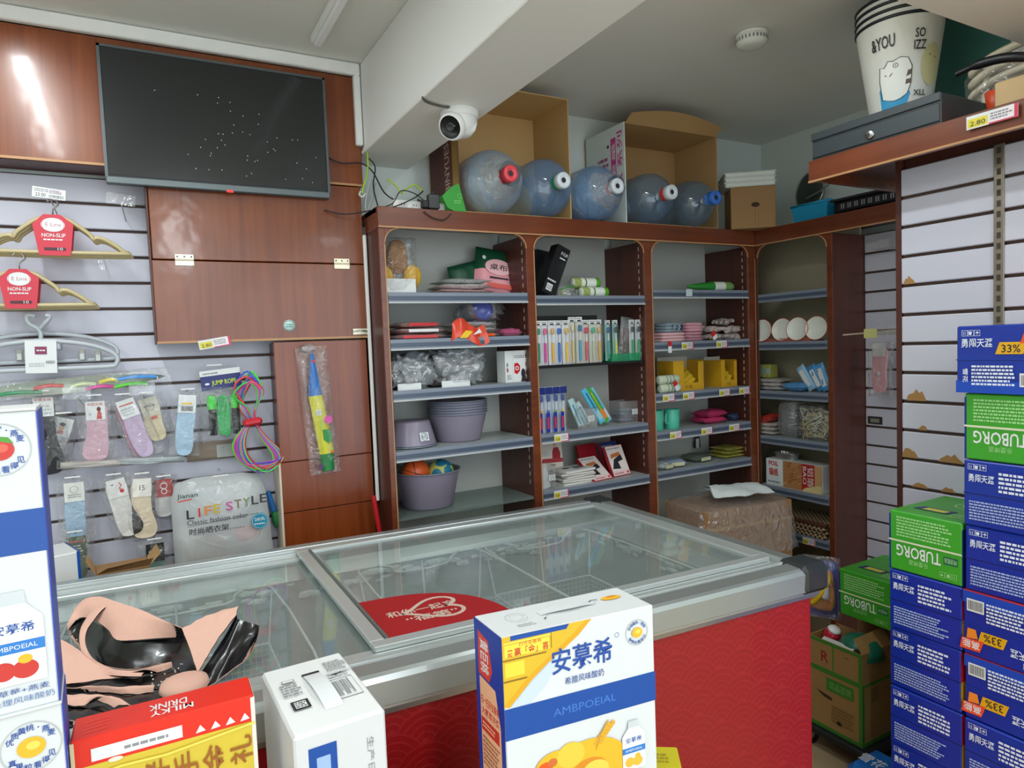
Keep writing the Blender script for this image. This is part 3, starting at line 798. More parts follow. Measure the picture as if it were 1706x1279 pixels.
# -------- bay one, third shelf
z = SH[1][2]
GRB = mat('4f4541', .5, vary=.3, scale=18); GRB2 = mat('6f564b', .5, vary=.3, scale=18)
for (px, w, h, lb, m_, sd) in ((679, .175, .135, 'grey shoe covers in a crinkled clear bag, left of the third shelf', GRB, 2), (756, .225, .145, 'brown shoe covers in a crinkled clear bag, middle of the third shelf', GRB2, 8)):
    x = 0.929 if px == 679 else 1.133
    t = thing('bagged_goods', lb, 'bag', (x, 2.56, z), 0)
    rg = random.Random(sd); b = B()
    for k in range(6):
        b = B(); b.lump(w*.55, .06, h*.4, m_ if k % 2 else mat('4d4440', .5, vary=.3), T_(((k % 3-1)*w*.22, (k % 2)*.03-.015, (k//3)*h*.42+.008)) @ Ry(rg.uniform(-25, 25)), sd+k, .2, .8, 12, 8)
        b.build('folded_piece', t)
    B().lump(w, .15, h, FILMW, None, sd, .3, .7, 36, 22, 4).build('bag', t)
    B().box(-w*.4, w*.15, -.082, -.079, .0, .026, PAPER).build('label_strip', t)
t = thing('boxed_kit', 'white carton with a red emblem on the third shelf', 'carton', (1.385, 2.52, z), R(4))
w, d, h = .105, .07, .135
B().box(-w/2, w/2, -d/2, d/2, 0, h, PAPER, c=.002).build('carton', t)
printed(t, F_front(w, d, h), [('r', .33*w, 0, .34*w, h, LGREY), ('p', [(.42*w, .30*h), (.55*w, .26*h), (.68*w, .36*h), (.70*w, .52*h), (.58*w, .62*h), (.42*w, .60*h)], RED), ('o', .55*w, .45*h, .009, .004, PAPER), ('l', .42*w, .76*h, .92*w, .86*h, 2, GREY, 4), ('l', .06*w, .1*h, .28*w, .25*h, 3, GREY, 5), ('c', .84*w, .28*h, .011, INK, .02), ('p', [(.72*w, .02*h), (.98*w, .02*h), (.94*w, .2*h), (.78*w, .2*h)], INK), ('r', .05*w, .5*h, .12*w, .62*h, GREY), ('r', .05*w, .34*h, .12*w, .46*h, mat('9a4a44', .5))])
# -------- basins
BAS = mat('8d8494', .32, vary=.04); BASI = mat('8fb0a4', .35, vary=.04); BASR = mat('2f4458', .35)
def basin_mesh(r, h, b=None, M=None, inner=BASI):
    b = b or B()
    b.lathe([(0, 0), (r*.70, 0), (r*.74, .006), (r*.94, h-.014), (r*.955, h-.006)], BAS, 36, M)
    b.lathe([(r*.955, h-.006), (r*.985, h-.004)], BASR, 36, M)
    b.lathe([(r*.985, h-.004), (r, h-.002), (r*.995, h+.001), (r*.94, h)], mat('7f8796', .32), 36, M)
    b.lathe([(r*.94, h), (r*.925, h-.012), (r*.72, .010), (0, .008)], inner, 36, M)
    return b
z = SH[1][3]
t = tag(basin_mesh(.105, .10, None, T_((0, 0, .104)) @ Rx(180)).build('basin', None, (0.939-.0, 2.575, z)), 'mauve plastic basin turned upside down on the fourth shelf', 'basin')
o = B().box(-.02, .02, -.001, 0, -.017, .017, PAPER, c=.0005).build('price_sticker', t, (.02, -.0955, .045)); o.rotation_euler = (R(-14), 0, R(9))
printed(o, face((-.02, -.001, -.017), (1, 0, 0), (0, 0, 1)), [('o', .02, .017, .0155, .0015, BLUE), ('t', '6元', .008, .008, .032, .027, INK)])
LB = ['bottom mauve basin of the nested pile on the fourth shelf', 'second lowest mauve basin of the nested pile', 'third mauve basin from the bottom of the nested pile', 'fourth mauve basin from the bottom of the nested pile', 'second mauve basin from the top of the nested pile', 'topmost mauve basin of the nested pile on the fourth shelf']
b0 = basin_mesh(.128, .118, None, None, mat('8a7c84', .4)).build('basin', None, (1.159, 2.60, z))
tag(b0, LB[0], 'basin', 'nested mauve basins')
for k in range(1, 6):
    c = b0.copy(); COL.objects.link(c); c.location.z += .0105*k; c['label'] = LB[k]
z = SH[1][4]
bx, by = 1.008, 2.598
t = tag(basin_mesh(.141, .150).build('basin', None, (bx, by, z)), 'large mauve basin holding two toy balls on the bottom shelf', 'basin')
def ball_at(name, label, loc, r, m):
    t = thing(name, label, 'ball', loc)
    B().lathe([(r*math.sin(PI*k/18), r-r*math.cos(PI*k/18)) for k in range(19)], m, 32).build('ball', t)
    return t
r = .058
t = ball_at('toy_basketball', 'small orange toy basketball in the large basin', (bx-.058, by-.02, z+.088), r, mat('e8622c', .4, vary=.08, scale=60))
for M in (Ry(20), Rx(90) @ Ry(15), Rx(60) @ Ry(70)):
    s_ = B(); s_.tube([M @ Vector((r*1.004*math.cos(2*PI*k/36), r*1.004*math.sin(2*PI*k/36), 0)) for k in range(36)], .0014, INK, 5, True, T_((0, 0, r))); s_.build('seam', t)
t = ball_at('toy_football', 'yellow toy ball with blue patches in the large basin', (bx+.05, by-.03, z+.078), .055, mat('d8d66c', .45))
for i, (th, ph) in enumerate(((250, 60), (285, 15), (230, 5), (310, 55), (20, 85))):
    s_ = B(); M = T_((0, 0, .055)) @ Rz(th) @ Ry(90-ph)
    s_.lathe([(.0558*math.sin(R(a_)), .0558*math.cos(R(a_))) for a_ in (0, 6, 12, 18, 23)], mat('2a86a8', .4), 14, M); s_.build('patch', t)

# -------- bay two, top shelf
z = SH[2][0]
for k, (x, y, ln, tilt, lb) in enumerate(((1.567, 2.52, .225, 24, 'glossy black carton leaning with white lettering on the second bay top shelf'), (1.594, 2.65, .22, 10, 'plain black carton standing behind the leaning black one'))):
    t = thing('black_carton', lb, 'carton', (x, y, z+(.012 if k == 0 else .003)), 0, None, ry=R(tilt))
    B().box(-.036, .036, -.03, .03, 0, ln, mat('17171b', .3, coat=.2), c=.002).build('carton', t)
    if k == 0:
        printed(t, F_front(.072, .06, ln), [('r', .012, .014, .042, .045, PAPER), ('bar', .014, .018, .040, .040, GREY, 4), ('l', .006, .056, .05, .068, 1, PAPER, 3), ('t', 'IP-XLAR', .03, .185, .066, .20, PAPER), ('r', .03, .168, .06, .173, PAPER)])
ROLLW = mat('e8ece4', .5)
def bag_roll(label, x, y, zz, ln, r=.0235, rz=0, group='white and green bag rolls'):
    t = thing('bag_roll', label, 'bag roll', (x, y, zz), R(rz), group)
    M = T_((-ln/2, 0, r)) @ Ry(90)
    B().lathe([(0, 0), (r*.55, 0), (r*.9, .003), (r, .008), (r, ln-.02), (r*.98, ln-.016)], ROLLW, 20, M).build('roll', t)
    B().lathe([(r*1.01, ln-.026), (r*1.01, ln-.006), (r*.85, ln), (0, ln)], mat('5fae2a', .4), 20, M).build('end_cap', t)
    B().lathe([(r*1.012, ln*.42), (r*1.012, ln*.47)], mat('5f8a3c', .45), 20, M).build('band', t)
    B().lathe([(r*1.012, ln*.02), (r*1.012, ln*.28)], mat('a9b86a', .5, vary=.5, scale=60), 20, M).build('printed_sleeve', t)
    return t
xr = 1.822
bag_roll('white bag roll with green end, back of the upper pair on second bay', xr-.03, 2.66, z+.001, .15)
bag_roll('white bag roll with green end, front of the lower pair on second bay', 1.839, 2.535, z+.001, .15)
bag_roll('white bag roll with green end lying behind the front roll', 1.847+.0, 2.588, z+.001, .15)
bag_roll('white bag roll with green end lying on top of the others', 1.812, 2.562, z+.046, .15)
t = thing('bag_pouch', 'clear pouch with green print between black carton and bag rolls', 'pouch', (1.687, 2.535, z), 0)
B().pillow(.09, .06, .05, FILMC, None, 8, 7, .3).build('pouch', t)
B().tube(smooth_path([(-.04, -.02, .035), (-.01, -.028, .042), (.03, -.024, .05)]), .003, GREEN, 6).build('seal', t)
# -------- toothbrushes
z = SH[2][1]
CLR = film('blister', (.99, .99, 1.0), .04, .1, .2, haze=.04, hazecol=(.75, .85, .9))
def tooth_pack(label, x, y, zz, h, w, hc, bc, card, group, rz=0, ry=0, back=None):
    t = thing('toothbrush_pack', label, 'toothbrush', (x, y, zz), R(rz), group, ry=R(ry))
    B().box(-w/2, w/2, .004, .006, 0, h, card).build('backing_card', t)
    B().box(-w/2, w/2, -.001, .004, h*.90, h, PAPER).build('header', t)
    printed(t, face((-w/2, -.001, 0), (1, 0, 0), (0, 0, 1)), [('r', w*.2, h*.905, w*.8, h*.935, INK), ('l', w*.1, h*.945, w*.9, h*.985, 1, GREY, int(x*1000))], 'header_print')
    hd = B(); hd.tube([(0, -.006, .01), (0, -.006, h*.25), (0, -.006, h*.5)], [.005, .0065, .0055], hc, 8); hd.build('handle', t)
    B().tube([(0, -.006, h*.5), (0, -.006, h*.62), (0, -.006, h*.8)], [.003, .002, .0022], mat('e4e8ea', .3), 8).build('neck', t)
    B().lump(.017, .012, h*.15, bc, T_((0, -.007, h*.68)), 2, .05, .7, 10, 6).build('brush_head', t)
    B().box(-w/2+.001, w/2-.001, -.013, .0035, .004, h*.90, CLR, c=.003).build('blister', t)
    return t
TB = [('1f8f6a', '1f8f6a', 'green'), ('e83aa0', 'e8648c', 'magenta'), ('e8b81c', 'd8b060', 'yellow'), ('1f6fc8', '3a68c0', 'blue'), ('efc02a', 'e0b464', 'amber'), ('d6c27a', 'd8cfa0', 'straw coloured'), ('2f9ab8', '1f6f98', 'teal'), ('d8485c', 'd83a5c', 'crimson'), ('b8c0a0', '4fae80', 'pale olive'), ('e0a83a', 'd8b468', 'orange')]
xa, xb = 1.494, 1.817
for k, (hc, bc, cn) in enumerate(TB):
    tooth_pack('%s toothbrush in a clear pack in the long toothbrush row' % cn, xa+(xb-xa)*k/9, 2.474+(.004 if k % 2 else 0), z+.001, .192+(.014 if k in (5, 6) else 0), (xb-xa)/9*.93, mat(hc, .35), mat(bc, .7), mat('f0f2f2' if k < 5 else 'e2dccb', .5), 'toothbrush packs standing in a row')
t = thing('display_rack', 'black display rack behind the long toothbrush row', 'rack', (0, 0, z), 0)
B().box(xa-.015, xb+.015, 2.505, 2.509, 0, .215, BLACK).build('back_plate', t)
B().box(xa-.015, xb+.015, 2.49, 2.504, 0, .03, BLACK).build('base_strip', t)
t = thing('display_tray', 'green clear tray holding toothbrushes at the right of the row', 'tray', (1.958, 2.50, z), 0)
GCL = film('green_clear', (.35, .85, .6), .05, .1, .1, haze=.25, hazecol=(.05, .55, .3))
B().box(-.085, .085, -.04, -.037, 0, .035, GCL).box(-.085, .085, .037, .04, 0, .05, GCL).box(-.085, -.082, -.037, .037, 0, .035, GCL).box(.082, .085, -.037, .037, 0, .035, GCL).box(-.085, .085, -.037, .037, 0, .003, GCL).build('tray', t)
for px, hc, bc, lb in ((1013, '2aa08a', '1f5f8a', 'turquoise toothbrush pack in the green tray'), (1025, 'c8d65a', '20302c', 'lime toothbrush pack in the green tray'), (1053, '1f9a54', '20302c', 'green toothbrush, left of the last pair in the tray'), (1063, '1f9a54', '30303c', 'green toothbrush at the right end of the tray')):
    xx = {1013: 1.875, 1025: 1.917, 1053: 2.015, 1063: 2.051}[px]
    tooth_pack(lb, xx, 2.485, z+.005, .185, .026, mat(hc, .35), mat(bc, .6), mat('9fd0c4' if px < 1030 else 'dfe6e2', .5), 'toothbrush packs in the green tray')
t = thing('brown_pouch', 'brown pouch in crinkled film standing in the green tray', 'pouch', (1.977, 2.505, z+.005), 0)
B().pillow(.05, .15, .02, mat('4a2c20', .3), Ry(8), 8, 4, .2).build('pouch', t)
B().pillow(.07, .2, .03, FILMC, Ry(8), 8, 6, .4).build('film', t)
# -------- bay two, third shelf
z = SH[2][2]
xa, xb = 1.496, 1.607
for k, (hc, cn) in enumerate((('e0b82a', 'yellow'), ('2a6fc0', 'blue'), ('7fae3a', 'lime green'), ('e8d03a', 'lemon'))):
    t = tooth_pack('blue carded pack with %s handled toothbrush on the third shelf' % cn, xa+(xb-xa)*k/3, 2.475, z+.001, .20, (xb-xa)/3*.93, mat(hc, .35), mat('2a4a98', .6), mat('cfd8e0', .5), 'blue toothbrush packs')
    B().box(-(xb-xa)/6*.93, 0, -.0136, -.0132, .004, .09, mat('1c2fa0', .35)).build('blue_card', t)
    B().box(-(xb-xa)/6*.93, (xb-xa)/6*.93, -.0136, -.0132, .17, .2, mat('1a2c78', .35)).build('top_card', t)
    B().box(-(xb-xa)/6*.7, -.003, -.0139, -.0137, .02, .07, mat('c8324a', .35)).build('red_flash', t)
def clear_bin(label, x, y, zz, w, d, h, rz=0):
    t = thing('clear_bin', label, 'bin', (x, y, zz), R(rz))
    e = .002
    B().box(-w/2, w/2, -d/2, -d/2+e, 0, h, FILMS).box(-w/2, w/2, d/2-e, d/2, 0, h, FILMS).box(-w/2, -w/2+e, -d/2+e, d/2-e, 0, h, FILMS).box(w/2-e, w/2, -d/2+e, d/2-e, 0, h, FILMS).box(-w/2, w/2, -d/2, d/2, 0, e, FILMS).build('walls', t)
    B().tube([(-w/2, -d/2, h), (w/2, -d/2, h), (w/2, d/2, h), (-w/2, d/2, h)], .0025, FILMS, 6, True).build('rim', t)
    o = B().box(-.016, .016, -.001, 0, -.013, .013, PAPER).build('price_sticker', t, (w*.18, -d/2-.001, h*.5))
    printed(o, face((-.016, -.001, -.013), (1, 0, 0), (0, 0, 1)), [('o', .016, .013, .012, .001, NAVY), ('t', '3元', .007, .006, .025, .020, INK)])
    return t
b1x = 1.737
clear_bin('clear plastic bin with price sticker in the middle of the third shelf', b1x, 2.51, z, .105, .08, .092)
b2x = 2.024
clear_bin('clear plastic bin of blue sachets at the right of the third shelf', b2x, 2.57, z, .125, .10, .10)
for k in range(4):
    flat_pack('blue_sachet', ['lowest blue sachet in the right clear bin', 'second blue sachet in the right clear bin', 'third blue sachet in the right clear bin', 'topmost blue sachet in the right clear bin'][k], 'sachet', b2x+(-.01+.02*(k % 2)), 2.57, z+.004+.015*k, .085, .07, .014, mat(('7088b8', '8a7f9c', '6a92c0', '9ab0c8')[k], .4), 15*k-20, 40+k, None, 'blue sachets in the clear bin')
for k, (dx, an, cc, lb, ln) in enumerate(((-.028, -24, 'b8d4d8', 'pale toothbrush pack leaning left in the clear bin', .135), (.0, -30, 'a8c8cc', 'grey blue toothbrush pack leaning in the clear bin', .14), (.030, -30, 'c4d0d0', 'frosted toothbrush pack leaning at the right of the clear bin', .12))):
    t = thing('leaning_pack', lb, 'toothbrush', (b1x+dx+.01, 2.50+.012*k, z+.014), 0, 'packs leaning in the clear bin', ry=R(an))
    B().box(-.014, .014, -.005, .005, 0, ln, mat(cc, .3), c=.002).build('pack', t)
    B().tube([(0, -.008, .01), (0, -.008, ln*.8)], .003, mat('4fa0b8', .3), 6).build('handle', t)
for k, (dx, cc, lb) in enumerate(((0, '58b8d8', 'turquoise long pack leaning beside the clear bin'), (.035, '4fa83a', 'green and orange long pack leaning beside the clear bin'), (.062, '7fc4dc', 'light blue long pack leaning beside the green one'))):
    t = thing('leaning_pack', lb, 'toothbrush', (1.834+dx, 2.49+.016*k, z+.018), 0, 'long packs leaning beside the bin', ry=R(-33))
    B().box(-.016, .016, -.006, .006, 0, .19, mat(cc, .3), c=.003).build('pack', t)
    B().box(-.012, .012, -.008, -.006, .02, .07, mat(('9ad0e0', 'e88a2a', 'e0d0d0')[k], .3), c=.002).build('print_panel', t)
    B().tube([(0, -.009, .07), (0, -.009, .17)], .003, mat(('2a7fa0', 'd8d03a', '3a9fc0')[k], .3), 6).build('handle', t)
# -------- bay two, fourth shelf
z = SH[2][3]
t = thing('poster_card', 'cream leaflet with a person in red standing at the left of the lowest shelf', 'leaflet', (1.62, 2.60, z), 0, rx=R(-6))
w, h = .135, .235
B().box(-w/2, w/2, 0, .004, 0, h, mat('ddd2c6', .45)).build('card', t)
printed(t, face((-w/2, 0, 0), (1, 0, 0), (0, 0, 1)), [('p', [(0, h), (0, .86*h), (.2*w, .9*h), (.4*w, .83*h), (.6*w, .9*h), (.8*w, .95*h), (w, .97*h), (w, h)], mat('7a1c1c', .45)), ('c', .72*w, .74*h, .011, mat('d8a890', .5), .016), ('c', .73*w, .79*h, .012, INK, .010), ('p', [(.58*w, .42*h), (.9*w, .42*h), (.92*w, .55*h), (.84*w, .66*h), (.66*w, .66*h), (.6*w, .58*h)], mat('a02028', .45)), ('p', [(.1*w, .38*h), (w, .36*h), (w, .44*h), (.2*w, .46*h)], mat('b03038', .45)), ('l', .15*w, .5*h, .45*w, .62*h, 3, LGREY, 9)])
clear_bin('clear plastic bin of white slips at the left of the lowest shelf', 1.52, 2.495, z, .065, .07, .105)
for k in range(3):
    t = tag(B().box(-.02, .02, -.001, .001, 0, .10-.012*k, PAPER, Ry(-12+5*k)).build('paper_slip', None, (1.52-.004, 2.48+.012*k, z+.0045)), ['front white paper slip in the lowest clear bin', 'middle white paper slip in the lowest clear bin', 'rear white paper slip in the lowest clear bin'][k], 'paper', 'paper slips')
BK = mat('e6e2da', .5)
for k in range(6):
    t = thing('booklet', ['bottom', 'second lowest', 'third lowest', 'third highest', 'second highest', 'top'][k]+' white booklet of the pile on the lowest shelf', 'booklet', (1.693+(.006 if k % 2 else -.004), 2.545, z+.0105*k), R((3, -5, 2, 7, -3, 5)[k]), 'white booklets piled on the lowest shelf')
    B().box(-.085, .085, -.06, .06, 0, .0095, BK, c=.001).build('pages', t)
    B().box(-.0855, .0855, -.0605, .0605, .0078, .0098, mat('a8a49c', .4) if k < 5 else PAPER).build('cover', t)
    if k == 5: printed(t, F_top(.17, .12, .0098), [('c', .05, .07, .02, INK, .012), ('p', [(.08, .03), (.15, .04), (.14, .09), (.09, .08)], GREY)])
def stocking(label, x, y, zz, rz, lean, cov):
    t = thing('stocking_pack', label, 'carton', (x, y, zz), R(rz), 'flat red and white cartons on the lowest shelf', rx=R(lean))
    w, h, d = .115, .15, .018
    B().box(-w/2, w/2, 0, d, 0, h, mat('a01826', .4), c=.001).build('carton', t)
    if cov == 1:
        printed(t, face((-w/2, 0, 0), (1, 0, 0), (0, 0, 1)), [('r', .03*w, .02*h, .97*w, .98*h, mat('e8dcd8', .4)), ('p', [(.1*w, .25*h), (.55*w, .22*h), (.5*w, .45*h), (.8*w, .5*h), (.75*w, .68*h), (.3*w, .55*h)], INK), ('p', [(.15*w, .58*h), (.75*w, .66*h), (.7*w, .76*h), (.2*w, .72*h)], mat('c8743a', .5)), ('r', .03*w, .02*h, .97*w, .17*h, mat('efc8c8', .4)), ('c', .86*w, .09*h, .006, RED), ('l', .1*w, .06*h, .6*w, .12*h, 1, mat('a05060', .5), 4), ('l', .1*w, .86*h, .8*w, .93*h, 1, GREY, 8)])
    elif cov == 2:
        printed(t, face((-w/2, 0, 0), (1, 0, 0), (0, 0, 1)), [('r', .03*w, .55*h, .97*w, .98*h, mat('2a4f98', .4)), ('l', .1*w, .7*h, .8*w, .9*h, 2, PAPER, 2)])
    return t
stocking('red and white flat carton lying tilted in front of the booklets', 1.822, 2.475, z+.002, 8, -52, 1)
stocking('red and white flat carton leaning at the right of the lowest shelf', 1.948, 2.50, z+.002, 8, -24, 1)
stocking('plain red flat carton behind the tilted red and white one', 1.862, 2.61, z+.002, 8, -20, 0)
stocking('blue and red flat carton behind the leaning red and white one', 1.98, 2.60, z+.002, 8, -18, 2)

# -------- bay three
z = SH[3][0]
t = thing('bag_roll', 'green pouch with a white roll on the third bay top shelf', 'bag roll', (2.575, 2.53, z+.001), R(-3))
r = .026
B().lathe([(.004, -.16), (.012, -.13), (.02, -.06), (r, 0), (r, .005)], mat('2f8a34', .35, vary=.2, scale=40), 18, T_((0, 0, r)) @ Ry(90)).build('green_pouch', t)
B().lathe([(r*.98, .0), (r*.98, .075)], ROLLW, 18, T_((0, 0, r)) @ Ry(90)).build('roll', t)
B().lathe([(r*.98, .075), (r*.95, .12), (r*.5, .145), (0, .145)], mat('7fa860', .4, vary=.6, scale=50), 18, T_((0, 0, r)) @ Ry(90)).build('printed_end', t)
tag(B().box(-.02, .02, -.001, 0, -.03, .004, mat('c8d6dc', .4)).build('blank_label', None, (2.331, 2.436, z)), 'blank pale label hanging from the third bay top shelf', 'label')
z = SH[3][1]
PNK = mat('dba3ae', .9, vary=.08, scale=40, bump=.3, bscale=120); PNK2 = mat('cf93a2', .9, vary=.08, scale=40, bump=.3, bscale=120); GRT = mat('b9aca6', .9, vary=.1, scale=50, bump=.3, bscale=120)
def towel(label, x, y, zz, w, d, h, m, rz=0, group=None, sd=0, stripes=None):
    t = thing('folded_towel', label, 'towel', (x, y, zz), R(rz), group)
    b = B(); n = 3
    # folded layers seen as a stack of rounded bands
    for k in range(n):
        B().lump(w*(1-.03*k), d, h/n*1.15, m, T_((0, 0, h/n*k)), sd+k, .06, .45, 18, 8).build('fold', t)
    if stripes:
        for k in range(5):
            B().lump(w*.09, d*.8, h*1.02, stripes[k % 2], T_((-w*.28+w*.14*k, -d*.12, .002)) @ Ry(20), sd, .05, .6, 10, 8).build('stripe', t)
    return t
towel('pale pink folded towel at the lower left of the third bay glove shelf', 2.274, 2.54, z, .16, .14, .045, mat('e6b8bc', .9, bump=.3, bscale=120), -4, 'folded towels', 3)
towel('navy and grey striped rolled towel on the pale pink one', 2.297, 2.55, z+.047, .13, .10, .045, mat('8fa0ac', .9), 8, 'folded towels', 6, (mat('263246', .9), mat('9fb0bc', .9)))
towel('lower rose pink folded towel in the middle of the glove shelf', 2.431, 2.57, z, .12, .15, .045, PNK2, 3, 'folded towels', 9)
towel('upper rose pink folded towel in the middle of the glove shelf', 2.451, 2.58, z+.047, .115, .14, .045, PNK, -3, 'folded towels', 12)
def glove(label, x, y, zz, rz, m, s=1.0, group='work gloves'):
    t = thing('work_glove', label, 'glove', (x, y, zz), R(rz), group)
    B().lump(.085*s, .075*s, .035*s, m, None, 4, .15, .8, 14, 8).build('palm', t)
    B().tube([(.03*s, 0, .018*s), (.075*s, .005, .016*s)], [.026*s, .022*s], m, 10, flat=.6).build('cuff', t)
    for k, (dy, ln) in enumerate(((-.026, .045), (-.009, .055), (.009, .052), (.026, .042))):
        B().tube([(-.03*s, dy*s, .018*s), (-.03*s-ln*s*.6, dy*1.2*s, .02*s), (-.03*s-ln*s, dy*1.3*s, .014*s)], [.010*s, .0095*s, .006*s], m, 8).build('finger', t)
    B().tube([(0, -.03*s, .02*s), (-.02*s, -.055*s, .022*s), (-.035*s, -.062*s, .018*s)], [.011*s, .010*s, .006*s], m, 8).build('thumb', t)
    return t
gx = 2.65
for k, (dx, dy, dz, rz) in enumerate(((-.04, .03, 0, 10), (.05, .02, 0, -30), (.0, .07, .038, 60), (.07, .0, .036, 200), (-.03, .05, .040, 120), (.02, .02, .076, 30))):
    glove(['grey knitted glove lying flat at the left of the glove heap', 'grey knitted glove at the front right of the heap', 'grey knitted glove at the back of the heap', 'grey knitted glove hanging towards the right divider', 'grey knitted glove lying across the left of the heap', 'grey knitted glove on top of the heap'][k], gx+dx, 2.53+dy, z+dz, rz, GRT if k % 2 else mat('c9b6b0', .9, vary=.1, scale=50))
tg = tag(B().box(-.016, .016, -.001, 0, -.02, .02, PAPER, Ry(-35)).box(-.016, .016, -.0015, -.0005, .0, .022, RED, Ry(-35)).build('swing_tag', None, (2.501, 2.446, z+.024)), 'small red and white swing tag lying in front of the gloves', 'swing tag')
tg = tag(B().box(-.011, .011, -.001, 0, -.055, 0, PAPER).box(-.011, .011, -.0015, -.0005, -.024, 0, RED).build('swing_tag', None, (2.201, 2.436, z+.005)), 'red and white swing tag hanging below the pink towel', 'swing tag')
z = SH[3][2]
YBX = mat('d9a520', .45, vary=.04); YGL = mat('e3b92c', .45, vary=.05)
for k, (x, w, h, lb) in enumerate(((2.377, .20, .165, 'large open yellow box of rubber gloves'), (2.656, .115, .155, 'smaller open yellow box of rubber gloves'))):
    t = thing('glove_box', lb, 'box', (x+.01, 2.57, z), 0, 'yellow glove boxes')
    d = .12; e = .003
    B().box(-w/2, w/2, d/2-e, d/2, 0, h, mat('c9c6bc', .5)).build('back_wall', t)
    B().box(-w/2, -w/2+w*.34 if k == 0 else -w/2+w*.25, -d/2, -d/2+e, 0, h*.9, YBX).build('front_wall', t)
    B().box(w/2-w*.18, w/2, -d/2, -d/2+e, 0, h*.85, YBX).build('front_wall', t)
    B().box(-w/2, w/2, -d/2-.001, -d/2+e-.001, 0, h*.22, YBX).build('front_lip', t)
    B().box(-w/2, -w/2+e, -d/2+e, d/2-e, 0, h*.9, YBX).build('side_wall', t)
    B().box(w/2-e, w/2, -d/2+e, d/2-e, 0, h*.9, YBX).build('side_wall', t)
    B().box(-w/2+e, w/2-e, -d/2+e, d/2-e, 0, e, YBX).build('base', t)
    printed(t, face((-w/2, -d/2-.001, 0), (1, 0, 0), (0, 0, 1)), [('t', '手套', .35*w, .05*h, .62*w, .15*h, mat('7a5c14', .5))])
    for q in range(4):
        g_ = B().tube(smooth_path([(-w*.3, -.03+.02*q, .03+.016*q), (0, -.04+.022*q, .024+.018*q), (w*.28, -.03+.02*q, .05+.018*q)], 5), .016, YGL, 8, flat=.7).build('rubber_glove', None)
        g_.location = (x+.01, 2.57, z+.004)
        tag(g_, ['front', 'second', 'third', 'rearmost'][q]+' yellow rubber glove in the '+('large' if k == 0 else 'smaller')+' yellow box', 'glove', 'yellow rubber gloves')
for k in range(2):
    t = thing('rolled_towel', ['lower', 'upper'][k]+' pale green rolled towel in front of the yellow boxes', 'towel', (2.229-.008*k, 2.478, z+.042*k), R(2), 'pale green rolled towels')
    B().lathe([(0, 0), (.012, 0), (.02, .003), (.0215, .01), (.0215, .12), (.018, .128), (0, .128)], mat('cfd6be', .9, vary=.06, scale=60, bump=.3, bscale=120), 16, T_((-.065, 0, .0215)) @ Ry(90)).build('roll', t)
    for q in range(3): B().lathe([(.0219, .04+.022*q), (.0219, .046+.022*q)], mat('7f9a8c', .9), 16, T_((-.065, 0, .0215)) @ Ry(90)).build('stripe', t)
tag(B().box(-.012, .012, -.001, 0, -.05, 0, PAPER, Ry(-30)).box(-.012, .012, -.0015, -.0005, -.024, 0, RED, Ry(-30)).build('swing_tag', None, (2.229, 2.444, z+.055)), 'red and white swing tag on the pale green rolled towels', 'swing tag')
z = SH[3][3]
MINT = mat('4fc0a4', .35)
for k, px in enumerate((2.185, 2.278)):
    t = thing('mug', ['mint green mug half hidden by the left divider', 'mint green mug with its handle turned to the left'][k], 'mug', (px, 2.52+.012*(1-k), z), R(200), 'mint green mugs')
    B().lathe([(0, 0), (.034, 0), (.036, .004), (.038, .095), (.036, .097), (.034, .094), (.032, .006), (0, .005)], MINT, 26).build('cup', t)
    B().tube(smooth_path([(.036, 0, .08), (.058, 0, .075), (.06, 0, .035), (.036, 0, .022)], 5), .005, MINT, 8).build('handle', t)
for k in range(2):
    t = thing('pink_pouch', ['lower', 'upper'][k]+' hot pink pouch on the mug shelf', 'pouch', (2.552+.01*k, 2.55, z+.034*k), R(-4+6*k), 'hot pink pouches')
    B().pillow(.16-.01*k, .12, .036, mat('c03a68', .35), T_((0, -.06, .018)) @ FLAT, 10, 4+k, .3).build('pouch', t)
    B().tube([(-.075, -.05, .018), (-.085, -.055, .016)], .005, INK, 6).build('toggle', t)
tag(B().lump(.06, .06, .04, mat('2c3250', .6, vary=.3, scale=40), None, 5, .3, .8).build('navy_cloth', None, (2.706, 2.53, z)), 'crumpled navy cloth beside the hot pink pouches', 'cloth')
z = SH[3][4]
for k, (px, w, m_, lb, rz) in enumerate(((2.184, .09, 'b8c4c4', 'whitish pouch at the left of the third bay bottom shelf', 10), (2.284, .12, '8fa6c4', 'pale blue pouch on the third bay bottom shelf', -12), (2.467, .12, '4f6250', 'dark green pouch behind the pale blue one', 6))):
    flat_pack('soft_pouch', lb, 'pouch', px, 2.52+.02*k, z, w, .13, .035, mat(m_, .5, vary=.15), rz, 60+k, mat('c8c8a4', .5), 'soft pouches on the third bay bottom shelf')
for k in range(3):
    flat_pack('yellow_pack', ['lowest', 'middle', 'top'][k]+' yellow and green pack at the right of the third bay bottom shelf', 'plastic pack', 2.685+.006*k, 2.56, z+.018*k, .165-.012*k, .14, .017, mat('c8c23c', .45, vary=.25, scale=60), 4*k-3, 70+k, None, 'yellow and green packs')
t = thing('hang_card', 'dark hanging card with a white tag on the back panel above the pouches', 'card', (2.64, 2.725, z+.03), 0)
B().prism([(-.025, 0), (.025, 0), (.012, .10), (-.008, .10)], .003, mat('3a3834', .5), face((0, 0, 0), (1, 0, 0), (0, 0, 1))).build('card', t)
B().box(-.012, .010, -.006, -.004, .0, .05, PAPER).build('tag', t)

